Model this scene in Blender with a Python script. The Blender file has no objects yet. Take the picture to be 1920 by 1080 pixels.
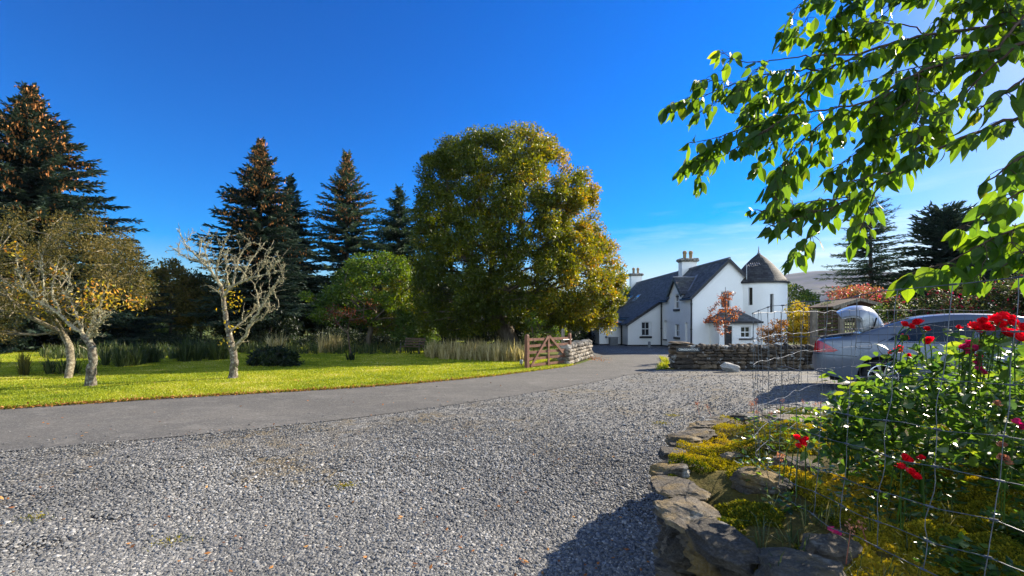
import bpy, math, random
import numpy as np
from mathutils import Vector, Matrix
from mathutils.geometry import tessellate_polygon

rng = np.random.default_rng(11)
random.seed(5)
scene = bpy.context.scene
COL = scene.collection
R = math.radians

# ------------------------------------------------------------------ camera, sky, sun, exposure
F, HZ, EYE, SLOPE = 853.0, 597.0, 1.45, 0.0175
cam_d = bpy.data.cameras.new('camera')
cam_d.sensor_width = 36.0
cam_d.lens = 36.0 * F / 1920.0
cam_d.shift_y = (HZ - 540.0) / 1920.0
cam_d.clip_start, cam_d.clip_end = 0.05, 20000.0
cam = bpy.data.objects.new('camera', cam_d)
cam.location = (0, 0, EYE)
cam.rotation_euler = (R(90), 0, 0)
COL.objects.link(cam)
scene.camera = cam

SUN_AZ, SUN_EL = R(60), R(29)          # azimuth clockwise from the view axis (+Y)
to_sun = Vector((math.sin(SUN_AZ) * math.cos(SUN_EL), math.cos(SUN_AZ) * math.cos(SUN_EL), math.sin(SUN_EL)))
sd = bpy.data.lights.new('sun', 'SUN')
sd.energy, sd.angle, sd.color = 4.3, R(0.5), (1.0, 0.90, 0.73)
sun = bpy.data.objects.new('sun', sd)
sun.rotation_euler = to_sun.to_track_quat('Z', 'Y').to_euler()
sun.location = (20, 20, 30)
COL.objects.link(sun)

SAT, HUE, GAM, KK, AMP = 1.55, 0.513, 1.4, 0.10, 0.38
w = bpy.data.worlds.new('World')
scene.world = w
w.use_nodes = True
nt = w.node_tree
nt.nodes.clear()
sky = nt.nodes.new('ShaderNodeTexSky')
sky.sky_type = 'NISHITA'
sky.sun_disc = False
sky.sun_elevation, sky.sun_rotation = SUN_EL, SUN_AZ
sky.air_density, sky.dust_density, sky.ozone_density = 1.0, 0.45, 2.6
sky.altitude = 200
hs = nt.nodes.new('ShaderNodeHueSaturation')
hs.inputs['Saturation'].default_value = SAT; hs.inputs['Hue'].default_value = HUE
hs.inputs['Value'].default_value = 1.0
gm_ = nt.nodes.new('ShaderNodeGamma'); gm_.inputs[1].default_value = GAM
nt.links.new(sky.outputs[0], gm_.inputs[0]); nt.links.new(gm_.outputs[0], hs.inputs['Color'])
# the camera's highlight roll-off: bright haze near the sun is compressed, deep blue is kept
bw = nt.nodes.new('ShaderNodeRGBToBW'); nt.links.new(hs.outputs[0], bw.inputs[0])
k1 = nt.nodes.new('ShaderNodeMath'); k1.operation = 'MULTIPLY_ADD'; k1.inputs[1].default_value = KK; k1.inputs[2].default_value = 1.0; nt.links.new(bw.outputs[0], k1.inputs[0])
k2 = nt.nodes.new('ShaderNodeMath'); k2.operation = 'DIVIDE'; k2.inputs[0].default_value = AMP; nt.links.new(k1.outputs[0], k2.inputs[1])
sc_ = nt.nodes.new('ShaderNodeVectorMath'); sc_.operation = 'SCALE'; nt.links.new(hs.outputs[0], sc_.inputs[0]); nt.links.new(k2.outputs[0], sc_.inputs['Scale'])
# thin high cloud close to the horizon
tc = nt.nodes.new('ShaderNodeTexCoord')
mp = nt.nodes.new('ShaderNodeMapping'); mp.inputs['Scale'].default_value = (1.6, 1.6, 13)
nt.links.new(tc.outputs['Generated'], mp.inputs[0])
cn = nt.nodes.new('ShaderNodeTexNoise'); cn.inputs['Scale'].default_value = 2.2; cn.inputs['Detail'].default_value = 7; cn.inputs['Roughness'].default_value = 0.6
nt.links.new(mp.outputs[0], cn.inputs['Vector'])
cr = nt.nodes.new('ShaderNodeMapRange'); cr.inputs[1].default_value = 0.52; cr.inputs[2].default_value = 0.78; cr.inputs[4].default_value = 0.6
nt.links.new(cn.outputs[0], cr.inputs[0])
sx = nt.nodes.new('ShaderNodeSeparateXYZ'); nt.links.new(tc.outputs['Generated'], sx.inputs[0])
hr = nt.nodes.new('ShaderNodeMapRange'); hr.inputs[1].default_value = 0.26; hr.inputs[2].default_value = 0.10
nt.links.new(sx.outputs['Z'], hr.inputs[0])
mu = nt.nodes.new('ShaderNodeMath'); mu.operation = 'MULTIPLY'
xr = nt.nodes.new('ShaderNodeMapRange'); xr.inputs[1].default_value = 0.05; xr.inputs[2].default_value = 0.45
nt.links.new(sx.outputs['X'], xr.inputs[0])
mu0 = nt.nodes.new('ShaderNodeMath'); mu0.operation = 'MULTIPLY'; nt.links.new(xr.outputs[0], mu0.inputs[0]); nt.links.new(cr.outputs[0], mu0.inputs[1])
nt.links.new(mu0.outputs[0], mu.inputs[0]); nt.links.new(hr.outputs[0], mu.inputs[1])
mx = nt.nodes.new('ShaderNodeMix'); mx.data_type = 'RGBA'
nt.links.new(mu.outputs[0], mx.inputs[0]); nt.links.new(sc_.outputs[0], mx.inputs[6])
mx.inputs[7].default_value = (4.2, 4.3, 4.5, 1)
# pale haze low over the sunward horizon
h1 = nt.nodes.new('ShaderNodeMapRange'); h1.interpolation_type = 'SMOOTHSTEP'; h1.inputs[1].default_value = 0.20; h1.inputs[2].default_value = 0.0; nt.links.new(sx.outputs['Z'], h1.inputs[0])
h2 = nt.nodes.new('ShaderNodeMapRange'); h2.interpolation_type = 'SMOOTHSTEP'; h2.inputs[1].default_value = -0.25; h2.inputs[2].default_value = 0.45; nt.links.new(sx.outputs['X'], h2.inputs[0])
h3 = nt.nodes.new('ShaderNodeMath'); h3.operation = 'MULTIPLY'; nt.links.new(h1.outputs[0], h3.inputs[0]); nt.links.new(h2.outputs[0], h3.inputs[1])
h4 = nt.nodes.new('ShaderNodeMath'); h4.operation = 'MULTIPLY'; h4.inputs[1].default_value = 0.8; nt.links.new(h3.outputs[0], h4.inputs[0])
mh = nt.nodes.new('ShaderNodeMix'); mh.data_type = 'RGBA'; nt.links.new(h4.outputs[0], mh.inputs[0]); nt.links.new(mx.outputs[2], mh.inputs[6]); mh.inputs[7].default_value = (2.35, 2.6, 2.85, 1)
# unseen bright cloud added behind the camera to brighten the shaded house
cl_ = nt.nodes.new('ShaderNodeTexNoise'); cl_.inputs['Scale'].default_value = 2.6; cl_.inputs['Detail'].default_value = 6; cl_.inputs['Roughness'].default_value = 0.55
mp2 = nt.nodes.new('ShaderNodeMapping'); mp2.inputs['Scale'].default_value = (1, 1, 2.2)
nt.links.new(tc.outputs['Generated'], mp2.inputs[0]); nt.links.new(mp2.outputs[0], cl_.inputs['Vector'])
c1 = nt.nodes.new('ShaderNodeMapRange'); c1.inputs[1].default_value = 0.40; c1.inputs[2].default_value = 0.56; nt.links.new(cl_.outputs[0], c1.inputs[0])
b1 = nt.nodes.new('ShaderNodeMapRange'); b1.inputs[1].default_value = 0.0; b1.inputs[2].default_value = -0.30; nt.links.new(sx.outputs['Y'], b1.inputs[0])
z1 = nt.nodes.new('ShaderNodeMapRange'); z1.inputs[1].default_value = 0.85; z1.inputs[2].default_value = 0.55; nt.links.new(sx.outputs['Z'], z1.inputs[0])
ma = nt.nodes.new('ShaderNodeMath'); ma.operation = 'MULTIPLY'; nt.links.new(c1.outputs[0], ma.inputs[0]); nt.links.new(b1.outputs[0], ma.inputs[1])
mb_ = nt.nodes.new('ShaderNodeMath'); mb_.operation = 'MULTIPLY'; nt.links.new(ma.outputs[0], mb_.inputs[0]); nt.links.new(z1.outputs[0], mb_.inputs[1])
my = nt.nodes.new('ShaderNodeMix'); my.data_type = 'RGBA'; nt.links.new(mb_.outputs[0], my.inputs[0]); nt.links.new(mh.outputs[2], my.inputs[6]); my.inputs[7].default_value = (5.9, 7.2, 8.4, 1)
bg = nt.nodes.new('ShaderNodeBackground'); bg.inputs[1].default_value = 0.11
out = nt.nodes.new('ShaderNodeOutputWorld')
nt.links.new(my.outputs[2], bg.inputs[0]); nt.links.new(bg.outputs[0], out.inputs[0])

scene.view_settings.view_transform = 'Standard'
scene.view_settings.look = 'None'
scene.view_settings.gamma = 1.0
scene.view_settings.use_curve_mapping = False
scene.view_settings.exposure = 1.72
cy = scene.cycles
cy.use_denoising = True
try:
    cy.denoiser = 'OPENIMAGEDENOISE'; cy.denoising_input_passes = 'RGB_ALBEDO_NORMAL'; cy.denoising_prefilter = 'ACCURATE'
except Exception:
    pass
cy.max_bounces, cy.diffuse_bounces, cy.glossy_bounces, cy.transmission_bounces, cy.transparent_max_bounces = 6, 3, 3, 4, 6
cy.caustics_reflective = cy.caustics_refractive = False
cy.sample_clamp_indirect = 6.0

# ------------------------------------------------------------------ ground height and picture-to-world helpers
def sst(a, b, x):
    t = np.clip((x - a) / (b - a), 0, 1); return t * t * (3 - 2 * t)

def gz(x, y):
    x = np.asarray(x, float); y = np.asarray(y, float)
    base = -SLOPE * np.clip(y, -40, 90)
    bump = 0.2 * sst(2.6, 5.0, x) * sst(3.8, 6.2, y) * (1 - sst(10.8, 14.0, y))
    return base + bump

def G(px, py):                                   # where the ray through a picture point meets the ground
    a, b = (px - 960) / F, (py - HZ) / F
    lo, hi = 0.3, 90.0
    for _ in range(50):
        m = (lo + hi) / 2
        if EYE - b * m > gz(a * m, m): lo = m
        else: hi = m
    return Vector((a * lo, lo, float(gz(a * lo, lo))))

def P(px, py, Y):
    return Vector(((px - 960) / F * Y, Y, EYE - (py - HZ) / F * Y))

# ------------------------------------------------------------------ mesh building
class MB:
    def __init__(s):
        s.v, s.f, s.a, s.uv, s.m, s.n = [], [], [], [], [], 0
    def add(s, V, Fc, a=0.5, uv=None, m=0):
        V = np.asarray(V, float).reshape(-1, 3)
        Fc = np.asarray(Fc, int)
        if Fc.ndim == 1: Fc = Fc[None, :]
        s.v.append(V); s.f.append(Fc + s.n); s.n += len(V)
        s.a.append(np.broadcast_to(np.asarray(a, float), (len(Fc),)))
        s.uv.append(np.zeros((len(V), 3)) if uv is None else np.asarray(uv, float))
        s.m.append(np.full(len(Fc), m))
        return s
    def build(s, name, mats, parent=None, smooth=False):
        me = bpy.data.meshes.new(name)
        V = np.concatenate(s.v)
        loops = np.concatenate([f.ravel() for f in s.f])
        tot = np.concatenate([np.full(len(f), f.shape[1]) for f in s.f])
        st = np.concatenate([[0], np.cumsum(tot)[:-1]])
        me.vertices.add(len(V)); me.vertices.foreach_set('co', V.astype(np.float32).ravel())
        me.loops.add(len(loops)); me.loops.foreach_set('vertex_index', loops.astype(np.int32))
        me.polygons.add(len(tot)); me.polygons.foreach_set('loop_start', st.astype(np.int32))
        me.polygons.foreach_set('use_smooth', np.full(len(tot), bool(smooth)))
        me.polygons.foreach_set('material_index', np.concatenate(s.m).astype(np.int32))
        me.update(calc_edges=True)
        at = me.attributes.new('rnd', 'FLOAT', 'FACE'); at.data.foreach_set('value', np.concatenate(s.a).astype(np.float32))
        u = np.concatenate(s.uv)
        if np.abs(u).max() > 0:
            at = me.attributes.new('luv', 'FLOAT_VECTOR', 'POINT'); at.data.foreach_set('vector', u.astype(np.float32).ravel())
        for m in (mats if isinstance(mats, (list, tuple)) else [mats]): me.materials.append(m)
        o = bpy.data.objects.new(name, me)
        COL.objects.link(o)
        if parent is not None: adopt(o, parent)
        return o

def adopt(o, parent):
    o.parent = parent
    loc = Vector((0, 0, 0)); p = parent
    if p.type == 'EMPTY': loc = p.location
    o.matrix_parent_inverse = Matrix.Translation(-loc)

def tag(o, label=None, cat=None, group=None, kind=None):
    if label: o['label'] = label
    if cat: o['category'] = cat
    if group: o['group'] = group
    if kind: o['kind'] = kind
    return o

def thing(name, label, cat, loc, group=None):
    o = bpy.data.objects.new(name, None)
    o.location = Vector(loc); o.empty_display_size = 0.2
    COL.objects.link(o)
    return tag(o, label, cat, group)

def box(mb, c, s, rz=0.0, a=0.5, m=0, M=None):
    x, y, z = np.asarray(s, float) / 2
    V = np.array([[i, j, k] for k in (-z, z) for j in (-y, y) for i in (-x, x)])
    if M is not None: V = V @ np.asarray(M, float).T
    elif rz:
        ca, sa = math.cos(rz), math.sin(rz)
        V = V @ np.array([[ca, sa, 0], [-sa, ca, 0], [0, 0, 1]])
    return mb.add(V + np.asarray(c, float), [[0, 2, 3, 1], [4, 5, 7, 6], [0, 1, 5, 4], [2, 6, 7, 3], [0, 4, 6, 2], [1, 3, 7, 5]], a, m=m)

def hexa(mb, c8, a=0.5, m=0):                    # bottom four corners then top four, same order
    return mb.add(np.array(c8, float), [[3, 2, 1, 0], [4, 5, 6, 7], [0, 1, 5, 4], [1, 2, 6, 5], [2, 3, 7, 6], [3, 0, 4, 7]], a, m=m)

def bar(mb, p, q, wx, wz, up=(0, 0, 1), a=0.5, m=0):   # rectangular bar from p to q
    p, q, up = Vector(p), Vector(q), Vector(up)
    d = (q - p); L = d.length; d.normalize()
    sdir = d.cross(up)
    if sdir.length < 1e-4: sdir = d.cross(Vector((1, 0, 0)))
    sdir.normalize(); u2 = sdir.cross(d).normalized()
    M = np.array([list(sdir), list(d), list(u2)]).T
    return box(mb, (p + q) / 2, (wx, L, wz), M=M, a=a, m=m)

def tube(mb, pts, rad, n=6, a=0.5, cap=True, m=0):
    pts = np.asarray([list(p) for p in pts], float); k = len(pts)
    rad = np.broadcast_to(np.asarray(rad, float), (k,))
    T = np.gradient(pts, axis=0); T /= np.linalg.norm(T, axis=1)[:, None] + 1e-9
    ref = np.array([0, 0, 1.0]) if abs(T[:, 2]).mean() < 0.8 else np.array([1.0, 0, 0])
    A = np.cross(T, ref); A /= np.linalg.norm(A, axis=1)[:, None] + 1e-9
    B = np.cross(T, A)
    th = np.arange(n) * 2 * np.pi / n
    V = pts[:, None] + rad[:, None, None] * (np.cos(th)[None, :, None] * A[:, None] + np.sin(th)[None, :, None] * B[:, None])
    i = np.arange(k - 1)[:, None] * n; j = np.arange(n)[None, :]; j2 = (j + 1) % n
    Q = np.stack([i + j, i + j2, i + n + j2, i + n + j], -1).reshape(-1, 4)
    mb.add(V.reshape(-1, 3), Q, a, m=m)
    if cap and n >= 3:
        mb.add(V[0], np.arange(n)[None], a, m=m); mb.add(V[-1], np.arange(n)[None, ::-1], a, m=m)
    return mb

def lathe(mb, prof, c, n=24, a=0.5, m=0, M=None):       # prof: (radius, height) list about +Z
    prof = np.asarray(prof, float); k = len(prof)
    th = np.arange(n) * 2 * np.pi / n
    V = np.stack([prof[:, 0][:, None] * np.cos(th), prof[:, 0][:, None] * np.sin(th), np.repeat(prof[:, 1][:, None], n, 1)], -1).reshape(-1, 3)
    if M is not None: V = V @ np.asarray(M, float).T
    i = np.arange(k - 1)[:, None] * n; j = np.arange(n)[None, :]; j2 = (j + 1) % n
    Q = np.stack([i + j, i + j2, i + n + j2, i + n + j], -1).reshape(-1, 4)
    return mb.add(V + np.asarray(c, float), Q, a, m=m)

def polyfill(mb, outer, holes=(), a=0.5, m=0, to3=lambda p: p, uv=None):
    rings = [[Vector((p[0], p[1], 0)) for p in r] for r in [outer] + list(holes)]
    tris = tessellate_polygon(rings)
    flat = [p for r in rings for p in r]
    V = [to3((p.x, p.y)) for p in flat]
    U = None if uv is None else [uv((p.x, p.y)) for p in flat]
    return mb.add(np.array([list(q) for q in V]), np.array(tris), a, uv=U, m=m)

def icosphere(sub):
    t = (1 + 5 ** .5) / 2
    v = [(-1, t, 0), (1, t, 0), (-1, -t, 0), (1, -t, 0), (0, -1, t), (0, 1, t), (0, -1, -t), (0, 1, -t), (t, 0, -1), (t, 0, 1), (-t, 0, -1), (-t, 0, 1)]
    f = [(0, 11, 5), (0, 5, 1), (0, 1, 7), (0, 7, 10), (0, 10, 11), (1, 5, 9), (5, 11, 4), (11, 10, 2), (10, 7, 6), (7, 1, 8), (3, 9, 4), (3, 4, 2), (3, 2, 6), (3, 6, 8), (3, 8, 9), (4, 9, 5), (2, 4, 11), (6, 2, 10), (8, 6, 7), (9, 8, 1)]
    v = [np.array(p, float) / np.linalg.norm(p) for p in v]
    for _ in range(sub):
        c = {}; g = []
        def mid(a, b):
            k = (min(a, b), max(a, b))
            if k not in c:
                q = v[a] + v[b]; v.append(q / np.linalg.norm(q)); c[k] = len(v) - 1
            return c[k]
        for a, b, d in f:
            x, y, z = mid(a, b), mid(b, d), mid(d, a)
            g += [(a, x, z), (b, y, x), (d, z, y), (x, y, z)]
        f = g
    return np.array(v), np.array(f)
ICO = [icosphere(k) for k in range(4)]

def rock(mb, c, s, M=None, p=4.0, rough=0.12, sub=1, a=None, m=0, cuts=5):
    V, Fc = ICO[sub]
    V = V / (np.abs(V) ** p).sum(1)[:, None] ** (1 / p)
    # a few random planar cuts make it read as broken stone
    for _ in range(cuts):
        nrm = rng.normal(size=3); nrm /= np.linalg.norm(nrm)
        d = V @ nrm - rng.uniform(0.78, 1.05)
        V = V - np.clip(d, 0, None)[:, None] * nrm
    ph = rng.uniform(0, 6, 3)
    nz = np.sin(V[:, [1, 2, 0]] * 3.1 + ph) * np.sin(V[:, [2, 0, 1]] * 4.3 + ph[::-1])
    if sub >= 3:
        for fr, am in ((5.5, .5), (10, .3), (19, .2)):
            p3 = rng.uniform(0, 6, 3); V = V * (1 + rough * am * (np.sin(V[:, [0]] * fr + p3[0]) * np.sin(V[:, [1]] * fr * 1.2 + p3[1]) + np.sin(V[:, [2]] * fr * 1.5 + p3[2] + 2 * V[:, [0]])))
    V = V * (1 + rough * nz) + rng.normal(0, rough * (0.18 if sub < 3 else .10), V.shape)
    V = V * (np.asarray(s, float) / 2)
    if M is not None: V = V @ np.asarray(M, float).T
    return mb.add(V + np.asarray(c, float), Fc, rng.uniform() if a is None else a, m=m)

def rotm(yaw=0, pitch=0, roll=0):
    return np.array((Matrix.Rotation(yaw, 3, 'Z') @ Matrix.Rotation(pitch, 3, 'Y') @ Matrix.Rotation(roll, 3, 'X')))

def unit(v):
    return v / (np.linalg.norm(v, axis=-1, keepdims=True) + 1e-9)

def leaf_quads(mb, C, D, N, L, W, a, m=0):              # rhombic leaves: base C, direction D, normal N
    D = unit(D); S = unit(np.cross(D, N))
    L = np.broadcast_to(L, (len(C),))[:, None]; W = np.broadcast_to(W, (len(C),))[:, None]
    Nn = np.cross(S, D)
    V = np.stack([C, C + D * L * .45 + S * W * .5 - Nn * W * .12, C + D * L, C + D * L * .45 - S * W * .5 - Nn * W * .12], 1).reshape(-1, 3)
    Q = np.arange(len(C) * 4).reshape(-1, 4)
    return mb.add(V, Q, a, m=m)

def resample(pts, step):
    pts = np.asarray([list(p) for p in pts], float)
    d = np.concatenate([[0], np.cumsum(np.linalg.norm(np.diff(pts, axis=0), axis=1))])
    n = max(2, int(d[-1] / step) + 1)
    t = np.linspace(0, d[-1], n)
    return np.stack([np.interp(t, d, pts[:, k]) for k in range(pts.shape[1])], 1)

def smooth_pts(pts, it=2):
    p = np.asarray([list(q) for q in pts], float)
    for _ in range(it):
        q = [p[0]]
        for a, b in zip(p[:-1], p[1:]): q += [a * .75 + b * .25, a * .25 + b * .75]
        q.append(p[-1]); p = np.array(q)
    return p

def inside(poly, X, Y):
    poly = np.asarray(poly, float); r = np.zeros(len(X), bool)
    x1, y1 = poly[-1]
    for x2, y2 in poly:
        c = ((y2 > Y) != (y1 > Y)) & (X < (x1 - x2) * (Y - y2) / (y1 - y2 + 1e-12) + x2)
        r ^= c; x1, y1 = x2, y2
    return r

def edge_dist(poly, X, Y):
    poly = np.asarray(poly, float); d = np.full(len(X), 1e9)
    for a, b in zip(poly, np.roll(poly, -1, 0)):
        ab = b - a; t = np.clip(((X - a[0]) * ab[0] + (Y - a[1]) * ab[1]) / (ab @ ab + 1e-9), 0, 1)
        d = np.minimum(d, np.hypot(X - a[0] - t * ab[0], Y - a[1] - t * ab[1]))
    return d

# ------------------------------------------------------------------ materials
def nodes_of(name):
    m = bpy.data.materials.new(name); m.use_nodes = True
    t = m.node_tree
    return m, t, t.nodes['Principled BSDF'], t.nodes['Material Output']

def ramp(t, stops, src=None):
    r = t.nodes.new('ShaderNodeValToRGB')
    e = r.color_ramp.elements
    while len(e) < len(stops): e.new(0.5)
    for k, (p, c) in enumerate(stops):
        e[k].position = p; e[k].color = (c[0], c[1], c[2], 1)
    if src is not None: t.links.new(src, r.inputs[0])
    return r

def attr(t, name, out='Fac'):
    n = t.nodes.new('ShaderNodeAttribute'); n.attribute_name = name
    return n.outputs[out]

def noise(t, scale, detail=4, rough=0.55, vec=None, stretch=None):
    n = t.nodes.new('ShaderNodeTexNoise')
    n.inputs['Scale'].default_value = scale; n.inputs['Detail'].default_value = detail; n.inputs['Roughness'].default_value = rough
    if vec is None:
        c = t.nodes.new('ShaderNodeTexCoord'); vec = c.outputs['Object']
    if stretch:
        mpn = t.nodes.new('ShaderNodeMapping'); mpn.inputs['Scale'].default_value = stretch
        t.links.new(vec, mpn.inputs[0]); vec = mpn.outputs[0]
    t.links.new(vec, n.inputs['Vector'])
    return n

def mixc(t, fac, a, b, mode='MIX'):
    n = t.nodes.new('ShaderNodeMix'); n.data_type = 'RGBA'; n.blend_type = mode
    for sock, v in ((n.inputs[0], fac), (n.inputs[6], a), (n.inputs[7], b)):
        if isinstance(v, (int, float)): sock.default_value = v
        elif isinstance(v, tuple): sock.default_value = (v[0], v[1], v[2], 1)
        else: t.links.new(v, sock)
    return n.outputs[2]

def maprange(t, src, a, b, c=0.0, d=1.0):
    n = t.nodes.new('ShaderNodeMapRange')
    for k, v in enumerate((a, b, c, d)): n.inputs[k + 1].default_value = v
    t.links.new(src, n.inputs[0]); return n.outputs[0]

def bump(t, bsdf, height, strength=0.5, dist=0.02):
    b = t.nodes.new('ShaderNodeBump'); b.inputs['Strength'].default_value = strength; b.inputs['Distance'].default_value = dist
    t.links.new(height, b.inputs['Height']); t.links.new(b.outputs[0], bsdf.inputs['Normal']); return b

def simple(name, stops, scale=8, rough=0.7, bstr=0.3, bdist=0.01, bscale=None, spec=0.3, metal=0.0, stretch=None, by=None):
    m, t, b, o = nodes_of(name)
    n = noise(t, scale, stretch=stretch)
    src = n.outputs[0]
    if by == 'rnd':
        ad = t.nodes.new('ShaderNodeMath'); ad.operation = 'ADD'
        t.links.new(attr(t, 'rnd'), ad.inputs[0])
        t.links.new(maprange(t, n.outputs[0], 0.3, 0.7, -0.22, 0.22), ad.inputs[1]); src = ad.outputs[0]
    else:
        src = maprange(t, src, 0.3, 0.7)
    r = ramp(t, stops, src)
    t.links.new(r.outputs[0], b.inputs['Base Color'])
    b.inputs['Roughness'].default_value = rough; b.inputs['Specular IOR Level'].default_value = spec; b.inputs['Metallic'].default_value = metal
    if bstr:
        nb = noise(t, bscale or scale * 3, 6, 0.6, stretch=stretch); bump(t, b, nb.outputs[0], bstr, bdist)
    return m

def leafmat(name, stops, trans=0.4, rough=0.45, spec=0.35, tval=1.7, thue=0.485, veins=False):
    m, t, b, o = nodes_of(name)
    r = ramp(t, stops, attr(t, 'rnd'))
    col = r.outputs[0]
    t.links.new(col, b.inputs['Base Color'])
    b.inputs['Roughness'].default_value = rough; b.inputs['Specular IOR Level'].default_value = spec
    h = t.nodes.new('ShaderNodeHueSaturation'); h.inputs['Value'].default_value = tval; h.inputs['Hue'].default_value = thue; h.inputs['Saturation'].default_value = 1.1
    t.links.new(col, h.inputs['Color'])
    tcol = h.outputs[0]
    tr = t.nodes.new('ShaderNodeBsdfTranslucent')
    if veins:
        s = t.nodes.new('ShaderNodeSeparateXYZ'); t.links.new(attr(t, 'luv', 'Vector'), s.inputs[0])
        ab = t.nodes.new('ShaderNodeMath'); ab.operation = 'ABSOLUTE'; t.links.new(s.outputs[0], ab.inputs[0])
        m1 = t.nodes.new('ShaderNodeMath'); m1.operation = 'MULTIPLY_ADD'; m1.inputs[1].default_value = -26; m1.inputs[2].default_value = 0
        t.links.new(ab.outputs[0], m1.inputs[0])
        m2 = t.nodes.new('ShaderNodeMath'); m2.operation = 'MULTIPLY_ADD'; m2.inputs[1].default_value = 58
        t.links.new(s.outputs[1], m2.inputs[0]); t.links.new(m1.outputs[0], m2.inputs[2])
        sn = t.nodes.new('ShaderNodeMath'); sn.operation = 'SINE'; t.links.new(m2.outputs[0], sn.inputs[0])
        mid = maprange(t, ab.outputs[0], 0.0, 0.07, 1.0, 0.0)
        v = t.nodes.new('ShaderNodeMath'); v.operation = 'MAXIMUM'
        t.links.new(maprange(t, sn.outputs[0], 0.8, 1.0), v.inputs[0]); t.links.new(mid, v.inputs[1])
        bump(t, b, sn.outputs[0], 0.25, 0.002)
        nn = noise(t, 30, 3)
        tcol = mixc(t, maprange(t, nn.outputs[0], 0.3, 0.7, 0.0, 0.35), tcol, (0.10, 0.20, 0.01))
        vf = t.nodes.new('ShaderNodeMath'); vf.operation = 'MULTIPLY'; vf.inputs[1].default_value = 0.4; t.links.new(v.outputs[0], vf.inputs[0])
        tcol = mixc(t, vf.outputs[0], tcol, (0.06, 0.13, 0.01))
    t.links.new(tcol, tr.inputs[0])
    ms = t.nodes.new('ShaderNodeMixShader'); ms.inputs[0].default_value = trans
    t.links.new(b.outputs[0], ms.inputs[1]); t.links.new(tr.outputs[0], ms.inputs[2]); t.links.new(ms.outputs[0], o.inputs[0])
    return m

M = {}
M['bark'] = simple('bark', [(0, (.045, .035, .025)), (1, (.13, .105, .08))], 9, .9, .8, .03, 22, .1, stretch=(1, 1, .3))
M['lichen_bark'] = simple('lichen_bark', [(0, (.045, .037, .029)), (.45, (.12, .10, .075)), (.8, (.23, .21, .155)), (1, (.44, .43, .33))], 16, .95, .9, .02, 45, .1)
M['lichen_twig'] = simple('lichen_twig', [(0, (.08, .066, .045)), (.45, (.235, .20, .13)), (1, (.44, .40, .26))], 20, .95, .5, .01, 60, .1)
M['dark_twig'] = simple('dark_twig', [(0, (.04, .025, .018)), (1, (.11, .075, .055))], 25, .8, .4, .004, 80, .2)
M['spruce'] = leafmat('spruce', [(0, (.009, .020, .015)), (.5, (.024, .045, .030)), (1, (.060, .085, .045))], .18, .6, .25)
M['spruce_pale'] = leafmat('spruce_pale', [(0, (.016, .036, .024)), (.5, (.042, .075, .042)), (1, (.10, .13, .055))], .25, .6, .25)
M['larch'] = leafmat('larch', [(0, (.014, .032, .016)), (.5, (.032, .060, .025)), (1, (.065, .095, .03))], .25, .6, .25)
M['cones'] = simple('cones', [(0, (.26, .09, .022)), (1, (.66, .30, .08))], 3, .7, 0, by='rnd')
M['maple'] = leafmat('maple', [(0, (.040, .060, .006)), (.4, (.095, .115, .009)), (.68, (.19, .18, .012)), (.9, (.33, .24, .016)), (1, (.34, .17, .014))], .45, .42, .35)
M['willow'] = leafmat('willow', [(0, (.030, .034, .007)), (.5, (.095, .082, .016)), (.85, (.17, .125, .032)), (1, (.25, .20, .07))], .38, .6, .3)
M['rowan'] = leafmat('rowan', [(0, (.025, .055, .006)), (.5, (.065, .115, .010)), (.9, (.13, .18, .014)), (1, (.22, .19, .016))], .42, .45, .35)
M['hazel'] = leafmat('hazel', [(0, (.045, .05, .010)), (.5, (.13, .115, .022)), (1, (.25, .17, .045))], .35, .6, .25)
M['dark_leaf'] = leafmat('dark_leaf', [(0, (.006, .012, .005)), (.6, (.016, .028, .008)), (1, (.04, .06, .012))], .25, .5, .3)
M['fresh_leaf'] = leafmat('fresh_leaf', [(0, (.03, .06, .01)), (.6, (.075, .125, .018)), (1, (.14, .17, .03))], .42, .4, .4)
M['yellow_leaf'] = leafmat('yellow_leaf', [(0, (.22, .20, .012)), (.6, (.50, .36, .02)), (1, (.62, .36, .03))], .42, .5, .3, tval=1.3, thue=.5)
M['orange_leaf'] = leafmat('orange_leaf', [(0, (.16, .07, .015)), (.6, (.34, .15, .03)), (1, (.40, .22, .05))], .4, .5, .3, tval=1.3, thue=.5)
M['copper_leaf'] = leafmat('copper_leaf', [(0, (.10, .026, .012)), (.5, (.27, .068, .016)), (1, (.50, .18, .03))], .45, .4, .35, tval=1.5, thue=.5)
M['pink_leaf'] = leafmat('pink_leaf', [(0, (.07, .09, .02)), (.35, (.16, .12, .03)), (.55, (.34, .09, .07)), (.85, (.46, .10, .12)), (1, (.5, .28, .05))], .4, .5, .3, tval=1.4, thue=.5)
M['fuchsia'] = leafmat('fuchsia', [(0, (.012, .022, .008)), (.6, (.035, .05, .012)), (.86, (.10, .11, .03)), (.9, (.20, .012, .02)), (1, (.24, .015, .03))], .3, .6, .2)
M['cherry_leaf'] = leafmat('cherry_leaf', [(0, (.018, .055, .008)), (.5, (.035, .085, .010)), (.9, (.06, .115, .012)), (1, (.12, .14, .015))], .55, .42, .4, tval=4.2, thue=.458, veins=True)
M['rose_leaf'] = leafmat('rose_leaf', [(0, (.016, .045, .010)), (.6, (.045, .095, .014)), (1, (.12, .165, .022))], .48, .30, .5, tval=3.0, thue=.475)
M['petal_red'] = leafmat('petal_red', [(0, (.50, .005, .015)), (1, (.85, .018, .035))], .5, .5, .3, tval=1.4, thue=.5)
M['petal_pink'] = leafmat('petal_pink', [(0, (.48, .015, .10)), (1, (.72, .05, .20))], .4, .5, .3, tval=1.3, thue=.5)
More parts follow.
